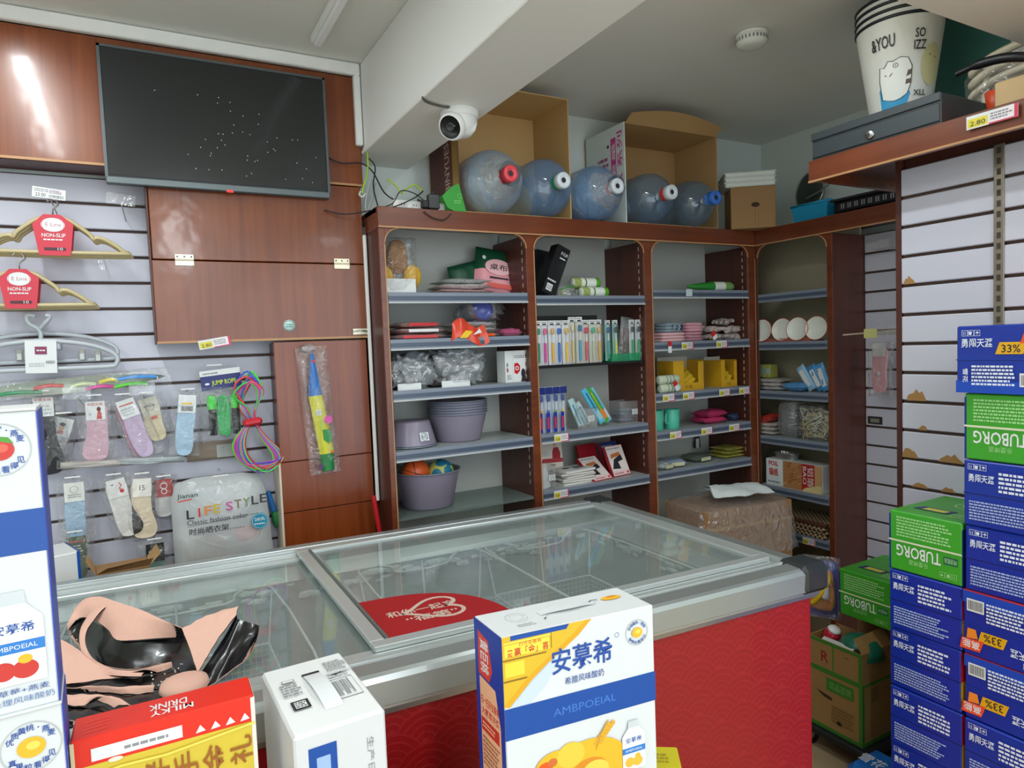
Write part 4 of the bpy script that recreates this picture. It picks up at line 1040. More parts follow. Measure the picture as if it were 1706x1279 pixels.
# -------- corner bay (faces left): local x of each thing runs towards the camera
def cb(px, y, z): return (px, y, z)
QX = 2.87
z = SH4[1]
BOWL = mat('e4e6dc', .4); RIM = mat('d8582c', .4)
for k, yy in enumerate((2.42, 2.305, 2.207, 2.11)):
    t = thing('plate', ['leftmost white plate standing on edge in the corner bay', 'second white plate from the corner post, standing on edge', 'third white plate from the corner post, standing on edge', 'white plate on edge wrapped in film, nearest the side panel'][k], 'plate', (2.822+.010*(k % 2), yy, z+.060), R(-90+6), 'white plates standing on edge')
    M = Rx(90-8)
    B().lathe([(0, 0), (.032, 0), (.036, .002), (.055, .012), (.057, .013)], BOWL, 30, M).lathe([(.056, .012), (.030, -.003), (0, -.004)], BOWL, 30, M).build('dish', t)
    B().lathe([(.0555, .010), (.058, .012), (.0575, .014), (.0555, .0135)], RIM, 30, M).build('rim', t)
t = thing('plate_stand', 'low red plastic plate stand under the white plates', 'stand', (2.86, 2.284, z), R(-90))
B().box(-.15, .15, -.04, .05, 0, .006, mat('8a4a44', .4)).build('base', t)
B().box(-.15, .15, -.045, -.04, 0, .016, mat('a85a50', .4)).build('lip', t)
z = SH4[2]
for k in range(4):
    t = thing('sponge_pack', ['first yellow green sponge pack from the corner post', 'second yellow green sponge pack from the corner post', 'third yellow green sponge pack from the corner post', 'fourth yellow green sponge pack from the corner post'][k], 'sponge', (2.90, 2.525-.03*k, z+.062), R(-90), 'yellow green sponges')
    B().box(-.0135, .0135, -.03, .03, 0, .07, mat(('b8b44a', '8fa070', 'a8ac60', '9fa04a')[k], .8, vary=.15, scale=80), c=.003).build('sponge', t)
    B().box(-.014, .014, -.031, -.03, .02, .05, mat('9ab0a0', .5)).build('band', t)
for k in range(3):
    flat_pack('white_pack', ['lowest', 'middle', 'top'][k]+' white flat pack under the yellow green sponges', 'plastic pack', 2.895, 2.404+.004*k, z+.02*k, .16, .13, .019, PKW, -90+4*k, 80+k, None, 'white flat packs in the corner bay')
for k, (px, m_, an, lb) in enumerate(((2.243, '5a9ad0', 0, 'blue flat pack lying in front of the white ones'), (2.167, '8fc0e0', 34, 'light blue pack leaning left in the corner bay'), (2.114, '3a8ac8', 30, 'blue and white pack leaning against the light blue one'), (2.085, '4f9ad0', 22, 'last blue pack leaning by the side panel'))):
    t = thing('blue_pack', lb, 'plastic pack', (2.87, px, z+.012), R(-90), 'blue packs in the corner bay', ry=R(-an))
    if an:
        B().pillow(.05, .135, .022, mat(m_, .4, vary=.2, scale=50), None, 8, k, .2).build('pouch', t)
        B().box(-.012, .012, -.012, -.0105, .02, .11, PAPER).build('label_strip', t)
    else:
        B().pillow(.12, .12, .04, mat(m_, .4, vary=.2, scale=50), T_((0, -.06, .012)) @ FLAT, 8, k, .2).build('pouch', t)
z = SH4[3]
t = thing('red_pack', 'red crinkled pack lying on white packs by the corner post', 'plastic pack', (2.88, 2.454, z+.066), R(-90), ry=R(-14))
B().pillow(.13, .11, .04, mat('b8352c', .35, vary=.3, scale=30), T_((0, -.055, .012)) @ FLAT, 10, 5, .35).build('pouch', t)
for k in range(3):
    flat_pack('white_pack', ['lowest', 'middle', 'top'][k]+' white flat pack under the red crinkled pack', 'plastic pack', 2.885, 2.44, z+.021*k, .15-.01*k, .13, .02, PKC, -90+5*k, 90+k, None, 'white packs below the red one')
t = thing('tray_stack', 'tall stack of silver foil trays in film on the corner bay fourth shelf', 'foil tray', (2.865, 2.282, z), R(-90))
FOIL = mat('c8cac8', .28, .9, vary=.1, scale=30)
for k in range(12):
    B().box(-.042, .042, -.035, .045, .012*k+.004, .012*k+.011, FOIL, c=.002).build('tray_rim', t)
B().box(-.036, .036, -.03, .04, 0, .14, mat('9a9ca0', .35, .8)).build('tray_body', t)
B().lump(.11, .11, .19, FILMC, T_((0, .005, 0)), 3, .15, .5).build('film', t)
t = thing('bagged_straws', 'large clear bag of pale gold straws on the corner bay fourth shelf', 'bag', (2.885, 2.14, z), R(-90))
b = B(); rg = random.Random(7)
for k in range(160):
    c0 = Vector((rg.uniform(-.075, .075), rg.uniform(-.055, .05), rg.uniform(.012, .15))); dv = Vector((rg.uniform(-1, 1), rg.uniform(-.6, .6), rg.uniform(-.8, .8))).normalized()*.02
    b.tube([c0-dv, c0+dv], .0028, (mat('d6cfa0', .35), mat('c8b060', .4), mat('e4e0c8', .35))[k % 3], 5)
o = b.build('straws', t); o['kind'] = 'stuff'
B().lump(.185, .15, .175, FILMC, None, 9, .15, .5).build('bag', t)
z = SH4[4]
t = thing('foil_box', 'long foil roll carton with roast meat picture on the corner bay', 'carton', (2.875, 2.263-.004, z), R(-90))
w, d, h = .34, .085, .135
w = .335
B().box(-w/2, w/2, -d/2, d/2, 0, h, mat('dfe4e2', .4), c=.002).build('carton', t)
rg = random.Random(2); meat = [('r', .32*w, 0, .66*w, h, mat('b07a4a', .5))]
for k in range(30):
    x = rg.uniform(.34, .64)*w; y_ = rg.uniform(.08, .92)*h
    meat.append(('ink', [(x-.012, y_-.006), (x, y_+.004), (x+.014, y_+.008)], .003, mat(('8a4428', 'd8a878', 'c89060')[k % 3], .5)))
printed(t, F_front(w, d, h), meat+[('r', .66*w, 0, .88*w, h, mat('b02a24', .4)), ('t', '锡纸', .07*w, .38*h, .24*w, .66*h, RED, 0, .02), ('t', 'FOIL', .07*w, .76*h, .24*w, .94*h, RED, 0, .02), ('l', .05*w, .08*h, .28*w, .2*h, 1, GREY, 3), ('t', '铝箔', .76*w, .2*h, .86*w, .9*h, PAPER, 3), ('t', 'BAO', .68*w, .25*h, .74*w, .9*h, PAPER, 3), ('r', .88*w, 0, w, h, mat('c89a6a', .5)), ('p', [(.66*w, 0), (w, 0), (w, .3*h), (.85*w, .22*h), (.72*w, .12*h)], mat('d8c48a', .5))])
t = thing('foil_tray', 'single ribbed silver foil tray on top of the foil carton', 'foil tray', (2.875, 2.327, z+h), R(-90))
b = B(); n = 44
ring0 = [(.058*math.copysign(abs(math.cos(2*PI*k/n))**.5, math.cos(2*PI*k/n))*(1+.02*(k % 2)), .035*math.copysign(abs(math.sin(2*PI*k/n))**.5, math.sin(2*PI*k/n))*(1+.03*(k % 2))) for k in range(n)]
vs_ = [(x*.85, y*.85, .001) for x, y in ring0]+[(x, y, .034) for x, y in ring0]
b.add(vs_, [(i, (i+1) % n, n+(i+1) % n, n+i) for i in range(n)]+[list(range(n))[::-1]], FOIL); b.build('tray', t)
B().tube([(x*1.04, y*1.04, .035) for x, y in ring0], .003, FOIL, 6, True).build('rim', t)
z = SH4[5]
def checker():
    m, nt, b = base('woven_mat'); N = nt.nodes; Lk = nt.links
    tc = N.new('ShaderNodeTexCoord'); ck = N.new('ShaderNodeTexChecker'); ck.inputs['Scale'].default_value = 80
    ck.inputs[1].default_value = lin('3a2418'); ck.inputs[2].default_value = lin('c0a67c'); Lk.new(tc.outputs['Object'], ck.inputs[0]); Lk.new(ck.outputs[0], b.inputs['Base Color']); b.inputs['Roughness'].default_value = .7
    return m
CK = checker()
for k in range(4):
    t = thing('woven_mat', ['bottom', 'second lowest', 'second highest', 'top'][k]+' brown and cream checked mat on the lowest corner shelf', 'mat', (2.905, 2.21, z+.019*k), R(-90+(0, 3, -2, 2)[k]), 'checked mats')
    B().box(-.15, .15, -.10, .10, 0, .018, CK, c=.005).build('mat', t)
    if k == 3: B().box(-.15, .15, -.103, -.085, .003, .0205, mat('5a3220', .6), c=.004).build('binding', t)

# ================================================================ on top of the shelving
ZT = 2.033
def open_carton(name, label, x0, x1, y0, y1, z0, z1, mo, mi, flap=True):
    t = thing(name, label, 'carton', ((x0+x1)/2, (y0+y1)/2, z0))
    w, d, h = x1-x0, y1-y0, z1-z0; e = .005
    B().box(-w/2, w/2, d/2-e, d/2, 0, h, mi).build('bottom_panel', t)
    B().box(-w/2, -w/2+e, -d/2, d/2-e, 0, h, mo).build('side_panel', t)
    B().box(w/2-e, w/2, -d/2, d/2-e, 0, h, mi).build('side_panel', t)
    B().box(-w/2+e, w/2-e, -d/2, d/2-e, h-e, h, mi).build('upper_panel', t)
    B().box(-w/2+e, w/2-e, -d/2, d/2-e, 0, e, mi).build('lower_panel', t)
    return t
ca = open_carton('open_carton', 'tall open tan carton behind the left water jugs', 1.142, 1.675, 2.452, 2.745, ZT, 2.545, mat('5a2a22', .6), CARDP)
hA = 2.545-ZT
printed(ca, face((-.2665, .1465, 0), (0, -1, 0), (0, 0, 1)), [('r', .15, .0, .293, hA*.9, mat('6a3030', .6)), ('r', .24, .0, .293, hA*.75, mat('a8863a', .6)), ('t', 'BINYUESEES', .165, .10, .21, hA*.72, mat('d8cdb0', .5), 1), ('r', .0, .0, .293, .1, mat('2f9a2c', .5))], 'side_print')
t = thing('green_flap_box', 'bright green cardboard flap standing beside the power strip', 'cardboard', (1.117, 2.449, ZT), 0)
B().prism([(-.052, .055), (-.01, .095), (.022, .11), (.05, .0), (.0, .0), (-.03, .012)], .004, mat('2f9a2c', .5), face((0, 0, 0), (1, 0, 0), (0, 0, 1))).build('flap', t)
printed(t, face((-.052, -.0045, 0), (1, 0, 0), (0, 0, 1)), [('o', .075, .06, .010, .002, mat('6fc860', .5)), ('l', .05, .03, .08, .045, 2, mat('6fc860', .5), 2)])
cbx = open_carton('open_carton', 'white printed open carton behind the right water jugs', 1.970, 2.545, 2.447, 2.745, ZT, 2.485, mat('d4dcd6', .6), CARD)
hB = 2.485-ZT; MG = mat('c82a8c', .5)
printed(cbx, face((-.2875, .149, 0), (0, -1, 0), (0, 0, 1)), [('t', 'A 系列', .245, .17, .285, .42, MG, 1, .02), ('r', .20, .18, .238, .40, MG), ('t', '重量', .207, .2, .232, .38, PAPER, 1), ('t', 'S', .03, .25, .06, .31, CYAN, 1), ('c', .05, .21, .008, NAVY), ('l', .10, .17, .18, .33, 6, mat('a04a80', .5), 3), ('c', .18, .37, .008, INK)], 'side_print')
cf = B(); cf.grid(lambda u, v: ((u-.5)*.56, -.149-.05*v, hB-.004+.035*math.sin(PI*u)*v+.03*v), 14, 4, CARD); cf.build('flap', cbx)
# water jugs lying on their sides
JUGB = film('jug_blue', (.72, .85, .98), .07, .06, .15, 8, haze=.2, hazecol=(.28, .50, .85), ior=1.5)
JUG_SHADE = film('jug_shaded', (.68, .80, .92), .07, .06, .15, 8, haze=.17, hazecol=(.30, .45, .62), ior=1.5)  # shade inside the open carton put into the jug colour
JUGC = film('jug_clear', (.80, .90, .98), .07, .06, .15, 8, haze=.2, hazecol=(.60, .75, .90), ior=1.5)
def jug(label, x, yfront, ry, jm, ncol, ccol, wrap=None, rz=0, r=.128):
    # axis along -y (neck towards the room)
    t = thing('water_jug', label, 'water jug', (x, yfront, ZT+.001), R(rz), 'large water jugs lying on the shelving')
    M = T_((0, 0, r)) @ Rx(90)
    b = B(); pr = [(0, -.27), (r*.8, -.268), (r*.97, -.255), (r, -.235)]
    for q in range(4): pr += [(r, -.225+.05*q), (r*.965, -.212+.05*q), (r*.965, -.205+.05*q), (r, -.192+.05*q)]
    pr += [(r, .0), (r*.99, .015), (r*.93, .045), (r*.80, .072), (r*.60, .092), (r*.38, .103), (.034, .108), (.029, .116), (.027, .135)]
    b.lathe(pr, jm, 36, M); b.build('jug_body', t)
    B().lathe([(.0285, .112), (.030, .114), (.030, .138), (.028, .14)], ncol, 20, M).build('neck_seal', t)
    B().lathe([(.030, .138), (.033, .140), (.033, .166), (.030, .170), (.015, .170), (.012, .165), (0, .165)], ccol, 22, M).build('cap', t)
    B().lathe([(.0, .1655), (.011, .1655)], INK, 12, M).build('cap_hole', t)
    if wrap:
        rg = random.Random(wrap)
        def fn(u, v):
            a_ = 2*PI*u; q = v
            rad = r*(1.03-.65*max(0, q-.45)/.55)*(1+.05*noise.noise((math.cos(a_)*3, math.sin(a_)*3+wrap, q*6)))
            hh = -.14+.30*q+.025*noise.noise((math.cos(a_)*2+wrap, math.sin(a_)*2, q*3))
            if rad*1 > r*1.02: rad = r*1.02
            p = Vector((rad*math.cos(a_), rad*math.sin(a_), hh))
            w_ = M @ p
            w_.z = max(w_.z, .0005)
            return w_
        B().grid(fn, 40, 16, FILMW).build('plastic_bag', t)
    return t
JX = [1.312, 1.564, 1.838, 2.125, 2.407]
JX = [1.3, 1.545, 1.815, 2.114, 2.383]
CW = mat('d6dee2', .4)
jug('clear water jug with red cap in a crinkled bag, leftmost of five', JX[0], 2.475, 0, JUGC, mat('d8323c', .35), mat('e04650', .35), 3, r=.130)
jug('blue water jug with green seal and white cap, second from left', JX[1]+.0, 2.475, 0, JUGB, mat('0f9a54', .35), CW, r=.124)
jug('violet blue water jug in a clear bag, middle of five', JX[2], 2.470, 0, JUGB, mat('c83a44', .35), CW, 8, r=.121)
jug('water jug greyed for carton shade, with red seal and white cap, fourth from left', JX[3], 2.465, 0, JUG_SHADE, mat('d8362c', .35), CW, r=.117)
jug('water jug coloured dark for carton shade, with a blue cap, rightmost of five', JX[4], 2.465, 0, JUG_SHADE, mat('5a8ad0', .35), mat('3a74d0', .35), r=.112)
# small carton with foam trays, blue basin, black device
t = thing('small_carton', 'small brown carton with a hand hole on the shelving corner', 'carton', (2.745, 2.43, ZT), R(-45+8))
w, d, h = .215, .175, .205
t.location = (2.76, 2.44, ZT); 
B().box(-w/2, w/2, -d/2, d/2, 0, h, CARDD, c=.002).build('carton', t)
printed(t, F_front(w, d, h), [('c', .55*w, .56*h, .020, mat('3a2a1c', .9), .012), ('r', .53*w, .06*h, .55*w, .46*h, mat('8a683e', .8)), ('r', .60*w, .06*h, .615*w, .46*h, mat('8a683e', .8))], 'hand_hole')
FOAM = mat('dfe4dc', .6)
for k in range(3):
    t2 = thing('foam_tray', ['bottom', 'middle', 'top'][k]+' white foam tray on the small brown carton', 'tray', (2.75, 2.45, ZT+h+.001+.024*k), R(-37), 'white foam trays')
    B().box(-.12, .12, -.095, .095, 0, .022, FOAM, c=.006).build('tray', t2)
    B().box(-.125, .125, -.10, .10, .016, .0225, FOAM, c=.003).build('rim', t2)
B_ = mat('1f9ac8', .4)
t = thing('blue_crate', 'bright blue plastic crate on the side shelving', 'crate', (2.95, 2.155, ZT), R(-90))
w, d, h = .20, .22, .085
for nm, a_ in (('front_wall', 0),):
    bb = B()
    o4 = [(-w/2+.012, -d/2+.012), (w/2-.012, -d/2+.012), (w/2-.012, d/2-.012), (-w/2+.012, d/2-.012)]; i4 = [(-w/2, -d/2), (w/2, -d/2), (w/2, d/2), (-w/2, d/2)]
    for k in range(4):
        bb.add([(*o4[k], 0), (*o4[(k+1) % 4], 0), (*i4[(k+1) % 4], h), (*i4[k], h)], [(0, 1, 2, 3)], B_)
    bb.poly([(*p, .001) for p in o4], B_); bb.build('tub', t)
B().tube([(*p, h) for p in i4], .006, B_, 6, True).build('rim', t)
t = thing('black_recorder', 'flat black electronic box with a vented front on the side shelving', 'recorder', (2.93, 1.86, ZT), R(-90))
B().box(-.155, .155, -.10, .12, .012, .06, BLACK, c=.003).build('casing', t)
B().box(-.16, .16, -.125, .125, .06, .07, DARK, c=.002).build('lid', t)
g = B()
for k in range(24): g.box(-.13+.011*k, -.124+.011*k, -.1015, -.10, .025, .048, GREY if k % 3 else INK)
g.build('vents', t)
for sx in (-.12, .12):
    for sy in (-.08, .09): B().lathe([(.01, 0), (.01, .012)], DARK, 10, T_((sx, sy, 0))).build('foot', t)
t = thing('dark_pan', 'dark oval pan lid leaning against the right wall behind the drawer', 'pan', (3.19, 2.422, 2.16), R(-90), rx=R(-8))
M = T_((0, 0, .10)) @ Rx(90)
B().lathe([(0, .012), (.06, .012), (.085, .006), (.095, 0)], mat('4a504c', .3, .5), 30, M, sx=.9, sy=1.1).build('dish', t)
B().lathe([(.093, 0), (.098, .003), (.098, .006), (.09, .006)], CHROME, 30, M, sx=.9, sy=1.1).build('rim', t)
B().tube([(.0, -.02, .06), (.10, -.05, .07), (.16, -.06, .09)], .009, mat('7f8f80', .4), 8, flat=.5).build('handle', t)

# ================================================================ top shelf on the right
ZN = 2.062
t = thing('cash_drawer', 'black steel cash drawer with round lock on the top shelf', 'cash drawer', (2.165, 1.285, ZN), R(-90))
w, d, h = .41, .37, .092
B().box(-w/2, w/2, -d/2+.004, d/2, 0, h, mat('2b3133', .4), c=.003).build('casing', t)
B().box(-w/2+.004, w/2-.004, -d/2, -d/2+.006, .012, .062, mat('394144', .4), c=.002).build('drawer_front', t)
B().box(-w/2, w/2, -d/2-.001, -d/2+.005, .068, h, mat('394144', .4), c=.002).build('top_strip', t)
o = B().lathe([(.014, 0), (.014, .004), (.011, .006), (0, .006)], CHROME, 20, T_((0, -d/2, .032)) @ Rx(90)).build('lock', t)
B().box(-.0015, .0015, -d/2-.0075, -d/2-.006, .027, .037, INK).build('keyhole', o)
# nested bins
BIN = mat('e6e6dc', .42); BRIM = mat('1f2428', .35)
r0, r1, hb = .080, .125, .312
bc = (2.20, 1.325)
def bin_obj(k):
    t = thing('waste_bin', ['white waste bin with a cat drawing, outermost of the nested pile', 'second white waste bin nested in the printed one', 'third white waste bin in the nested pile', 'innermost white waste bin at the top of the nested pile'][k], 'bin', (bc[0], bc[1], ZN+.093+.022*k), R(-90+32), 'nested white waste bins')
    B().lathe([(0, 0), (r0, 0), (r0+.002, .004), (r1, hb-.006)], BIN, 40).lathe([(r1-.002, hb-.006), (r0-.002, .004), (0, .003)], BIN, 40).build('bucket', t)
    B().lathe([(r1, hb-.010), (r1+.004, hb-.008), (r1+.005, hb-.002), (r1+.002, hb), (r1-.003, hb-.002)], BRIM, 40).build('rim', t)
    return t
bins = [bin_obj(k) for k in range(4)]
def wrapbin(parent, items, name):
    # ink wrapped on the conical wall: u along the arc in metres (0 = front), v height
    b = B()
    def P_(u, v, lf):
        u *= 1.12; v = v*1.2+.005; rr_ = (r0+.002)+(r1-r0-.002)*(v-.004)/(hb-.010)+.0010+lf; a_ = u/.105-PI/2
        return (rr_*math.cos(a_), rr_*math.sin(a_), v)
    for n_, it in enumerate(items):
        lf = .0002*n_
        if it[0] == 'p':
            c_ = (sum(p[0] for p in it[1])/len(it[1]), sum(p[1] for p in it[1])/len(it[1]))
            pp = [((a[0]*(4-q)+c[0]*q)/4, (a[1]*(4-q)+c[1]*q)/4) for a, c in zip(it[1], it[1][1:]+it[1][:1]) for q in range(4)]; n = len(pp); K = 7
            vs_ = [P_(*c_, lf)]+[P_(c_[0]+(p[0]-c_[0])*(k+1)/K, c_[1]+(p[1]-c_[1])*(k+1)/K, lf) for k in range(K) for p in pp]
            fs_ = [(0, 1+i, 1+(i+1) % n) for i in range(n)]
            for k in range(K-1): fs_ += [(1+k*n+i, 1+(k+1)*n+i, 1+(k+1)*n+(i+1) % n, 1+k*n+(i+1) % n) for i in range(n)]
            b.add(vs_, fs_, it[2])
        elif it[0] == 'ink':
            pts = [Vector(P_(p[0], p[1], lf)) for p in it[1]]; b.tube(pts, it[2], it[3], 5)
        elif it[0] == 't':
            vs, fs, a0, a1, b0, b1 = text_mesh(it[1], .015)
            b.add([P_(it[2]+(p[0]-a0)/(a1-a0)*(it[4]-it[2]), it[3]+(p[1]-b0)/(b1-b0)*(it[5]-it[3]), lf) for p in vs], fs, it[6])
    return b.build(name, parent)
cat = [(-.052, .055), (-.056, .10), (-.052, .135), (-.04, .132), (-.03, .146), (-.018, .143), (.0, .150), (.018, .146), (.028, .125), (.027, .085), (.018, .06), (.0, .05), (-.02, .046)]
ell = lambda x, y, a_, b_, n=18: [(x+a_*math.cos(2*PI*k/n), y+b_*math.sin(2*PI*k/n)) for k in range(n)]
SKY = mat('2f9fd0', .4); CHK = mat('d8d29c', .45)
wrapbin(bins[0], [('p', [(-.058, .02), (-.06, .08), (-.05, .085), (-.04, .05), (.0, .045), (.02, .07), (.027, .06), (.01, .02), (-.02, .008)], SKY), ('p', cat, mat('f2f2ea', .42)), ('ink', cat+[cat[0]], .0012, INK),
    ('p', [(.014, .10), (.028, .106), (.028, .118), (.018, .115)], mat('6a5a48', .5)), ('p', [(.012, .082), (.027, .084), (.027, .095), (.014, .094)], mat('6a5a48', .5)),
    ('ink', ell(-.012, .132, .006, .005)+[(-.006, .132)], .0008, INK), ('p', ell(-.038, .112, .002, .002, 8), INK), ('p', ell(-.012, .132, .0015, .0015, 8), INK), ('ink', [(-.028, .108), (-.024, .112), (-.02, .115)], .0009, INK),
    ('p', ell(.085, .128, .034, .052), CHK), ('p', ell(.074, .15, .002, .002, 8), INK), ('p', ell(.092, .146, .002, .002, 8), INK),
    ('t', '&YOU', -.068, .178, -.012, .21, INK), ('t', 'SO', .032, .19, .056, .212, INK), ('t', 'IZZ', .03, .162, .06, .184, INK), ('t', 'XLL', .034, .052, .072, .066, INK)], 'bin_print')
# stools / plastic trays and a curved black handle at the far right
t = thing('plastic_stool', 'cream plastic stool frame in clear film on the top shelf', 'stool', (2.28, 1.015, ZN), R(-90))
CRM = mat('d8cdb4', .4)
for k in range(3):
    B().tube(smooth_path([(-.11, -.05, .12+.035*k), (-.05, -.06, .15+.035*k), (.06, -.06, .16+.035*k), (.12, 0, .16+.035*k), (.06, .06, .15+.035*k), (-.06, .05, .14+.035*k)], 5, True), .011, CRM, 8, True).build('seat_ring', t)
for sx, sy in ((-.08, -.05), (.1, -.05), (.1, .05), (-.08, .05)):
    B().tube([(sx, sy, 0), (sx*.9, sy*.9, .20)], .010, CRM, 8).build('leg', t)
B().lump(.26, .15, .24, FILM, None, 6, .1, .6).build('film', t)
t = thing('frying_pan', 'black frying pan with a curved handle reaching over the top shelf edge', 'pan', (2.08, .93, ZN+.12), R(-90))
B().tube(smooth_path([(-.15, -.02, .03), (-.08, -.02, .035), (0, -.02, .02), (.12, .0, -.03), (.25, .02, -.06)], 5), [.008]*4+[.013]*17, BLACK, 10).build('handle', t)
B().lathe([(.10, 0), (.14, .04), (.145, .045)], DARK, 30, T_((.32, .06, -.119))).build('bowl', t)
t = thing('wooden_box', 'small pale wooden box at the right end of the top shelf', 'box', (2.06, .885, ZN), R(-90))
B().box(-.075, .15, -.05, .05, 0, .075, mat('c8a878', .6), c=.003).build('box', t)
t = thing('orange_cup', 'small orange red cup between wooden box and cream stool', 'cup', (2.12, 1.005, ZN), 0)
B().lathe([(0, 0), (.018, 0), (.030, .085), (.028, .086), (.016, .004)], mat('d8481c', .4), 18).build('cup', t)

# ================================================================ camera, cables, power strip
t = thing('security_camera', 'white dome security camera under the ceiling beam', 'camera', (0.956, 2.025, 2.265), R(-30))
B().lathe([(.058, 0), (.062, -.004), (.062, -.02), (.058, -.026)], WHITE, 28).build('base', t)
B().lathe([(.057, -.026), (.057, -.04), (.05, -.062), (.036, -.078), (.02, -.084), (0, -.085)], WHITE, 28).build('dome', t)
M = T_((-.014, -.018, -.048)) @ Rz(-25) @ Rx(118)
B().lathe([(.044, 0), (.046, .02), (.042, .034), (.036, .036)], WHITE, 26, M).build('eye_shroud', t)
o = B().lathe([(.036, .036), (.034, .030), (0, .030)], BLACK, 26, M).build('lens_plate', t)
B().lathe([(.014, .030), (.013, .036), (.010, .034), (0, .033)], mat('20242c', .1, coat=1), 18, M).build('lens', o)
cx_, cy_ = 0.956, 2.025
tag(B().tube(smooth_path([(0.799,1.949,2.262), (0.825,1.976,2.26), (0.89,1.995,2.26), (0.941,1.979,2.258), (0.987,2.001,2.256), (1.026,2.06,2.25)], 5), .004, mat('5c5a54', .5), 6).build('camera_cable'), 'short grey cable from beam edge to security camera', 'cable')
t = thing('power_strip', 'white power strip lying on the left end of the shelving', 'power strip', (0.987, 2.50, ZT), R(4))
B().box(-.115, .105, -.028, .028, 0, .036, mat('e6e6e0', .4), c=.006).build('casing', t)
for k in range(4):
    s_ = B().box(-.095+.05*k, -.06+.05*k, -.0287, -.028, .008, .028, mat('d2d2cc', .4)).build('socket', t)
    B().box(-.085+.05*k, -.082+.05*k, -.0292, -.0287, .014, .022, INK).box(-.074+.05*k, -.071+.05*k, -.0292, -.0287, .014, .022, INK).build('socket_slots', s_)
t = thing('power_adapter', 'black power adapter plugged into the power strip', 'adapter', (1.03, 2.452, ZT+.003), 0)
B().box(-.022, .022, -.014, .016, 0, .058, mat('25282c', .35), c=.004).build('casing', t)
B().tube([(0, 0, .058), (0, 0, .068)], .006, DARK, 8).build('cable_boot', t)
t = thing('plug', 'black plug on the power strip beside the adapter', 'plug', (0.996, 2.455, ZT+.006), 0)
B().box(-.013, .013, -.01, .014, 0, .03, DARK, c=.004).build('body', t); B().tube([(-.01, 0, .025), (-.03, 0, .03)], .004, DARK, 6).build('boot', t)
CB = [('black', '141416', .0028, [(0.663,2.59,2.235),(0.715,2.575,2.213),(0.784,2.57,2.219),(0.827,2.56,2.19),(0.86,2.53,2.106),(0.886,2.47,2.062)], 'black television cable running into the cable tangle'),
      ('black', '141416', .0024, [(0.641,2.59,2.036),(0.712,2.56,2.019),(0.8,2.5,2.028),(0.862,2.44,2.032),(0.943,2.43,2.069),(0.989,2.45,2.103)], 'thin black cable along the shelving edge to the power strip'),
      ('black', '141416', .0026, [(0.815,2.575,2.246),(0.839,2.56,2.208),(0.825,2.55,2.131),(0.83,2.52,2.045)], 'black cable dropping from the beam corner'),
      ('lime', 'a8d828', .003, [(0.815,2.57,2.276),(0.812,2.565,2.202),(0.799,2.56,2.154),(0.788,2.56,2.126),(0.784,2.56,2.103)], 'lime green network cable hanging from the beam corner'),
      ('lime', 'b8dc30', .003, [(0.899,2.6,2.176),(0.928,2.58,2.146),(0.936,2.55,2.112),(0.965,2.6,2.134),(1.012,2.6,2.161),(1.037,2.58,2.135)], 'lime green network cable looping behind the power strip'),
      ('grey', 'a8aca8', .004, [(0.82,2.56,2.16),(0.8,2.55,2.102),(0.789,2.545,2.048),(0.796,2.54,2.036),(0.818,2.55,2.085),(0.834,2.56,2.145)], 'thick grey cable loop beside the shelving'),
      ('white', 'd8d8d0', .0035, [(0.779,2.565,2.112),(0.772,2.56,2.097),(0.782,2.555,2.088),(0.794,2.555,2.102)], 'small white cable loop by the trunking'),
      ('black', '1a1a1c', .0022, [(0.847,2.5,2.043),(0.873,2.47,2.054),(0.903,2.46,2.099),(0.956,2.46,2.094),(0.99,2.45,2.067)], 'thin black lead arching over the power strip'),
      ('black', '1a1a1c', .0022, [(0.981,2.432,2.022),(1.013,2.43,2.001),(1.063,2.43,1.994),(1.096,2.432,2.02)], 'thin black lead drooping below the shelving top')]

for nm, hx_, rr_, pts, lb in CB:
    tag(B().tube(smooth_path(pts, 6), rr_, mat(hx_, .45), 6).build('%s_cable' % nm), lb, 'cable', 'cables at the beam corner')

# ================================================================ goods hanging on the left slatwall
YS = 2.735
HOOK = mat('c4c4be', .3, .8)
def hook_part(t, dx=0, z=0, ln=.12, plate=True, dy=0):
    # wire hook from the groove to a small end stop; local y of the thing is 0 at the goods
    B().tube([(dx, YS-t.location.y-.001, z), (dx, YS-t.location.y-ln, z+.004), (dx, YS-t.location.y-ln-.004, z+.012)], .0022, HOOK, 6).build('hook', t)
    if plate: B().box(dx-.022, dx+.022, YS-t.location.y-ln-.007, YS-t.location.y-ln-.004, z+.008, z+.012, WHITE).build('hook_end', t)
SOCK = [(-.030, .165), (.026, .165), (.027, .12), (.030, .08), (.040, .05), (.046, .025), (.036, .006), (.016, .0), (-.012, .002), (-.026, .014), (-.031, .05), (-.032, .11)]
SOCK2 = [(-.026, .165), (.026, .165), (.028, .11), (.024, .07), (.026, .03), (.016, .004), (-.012, .0), (-.028, .018), (-.032, .07), (-.028, .12)]
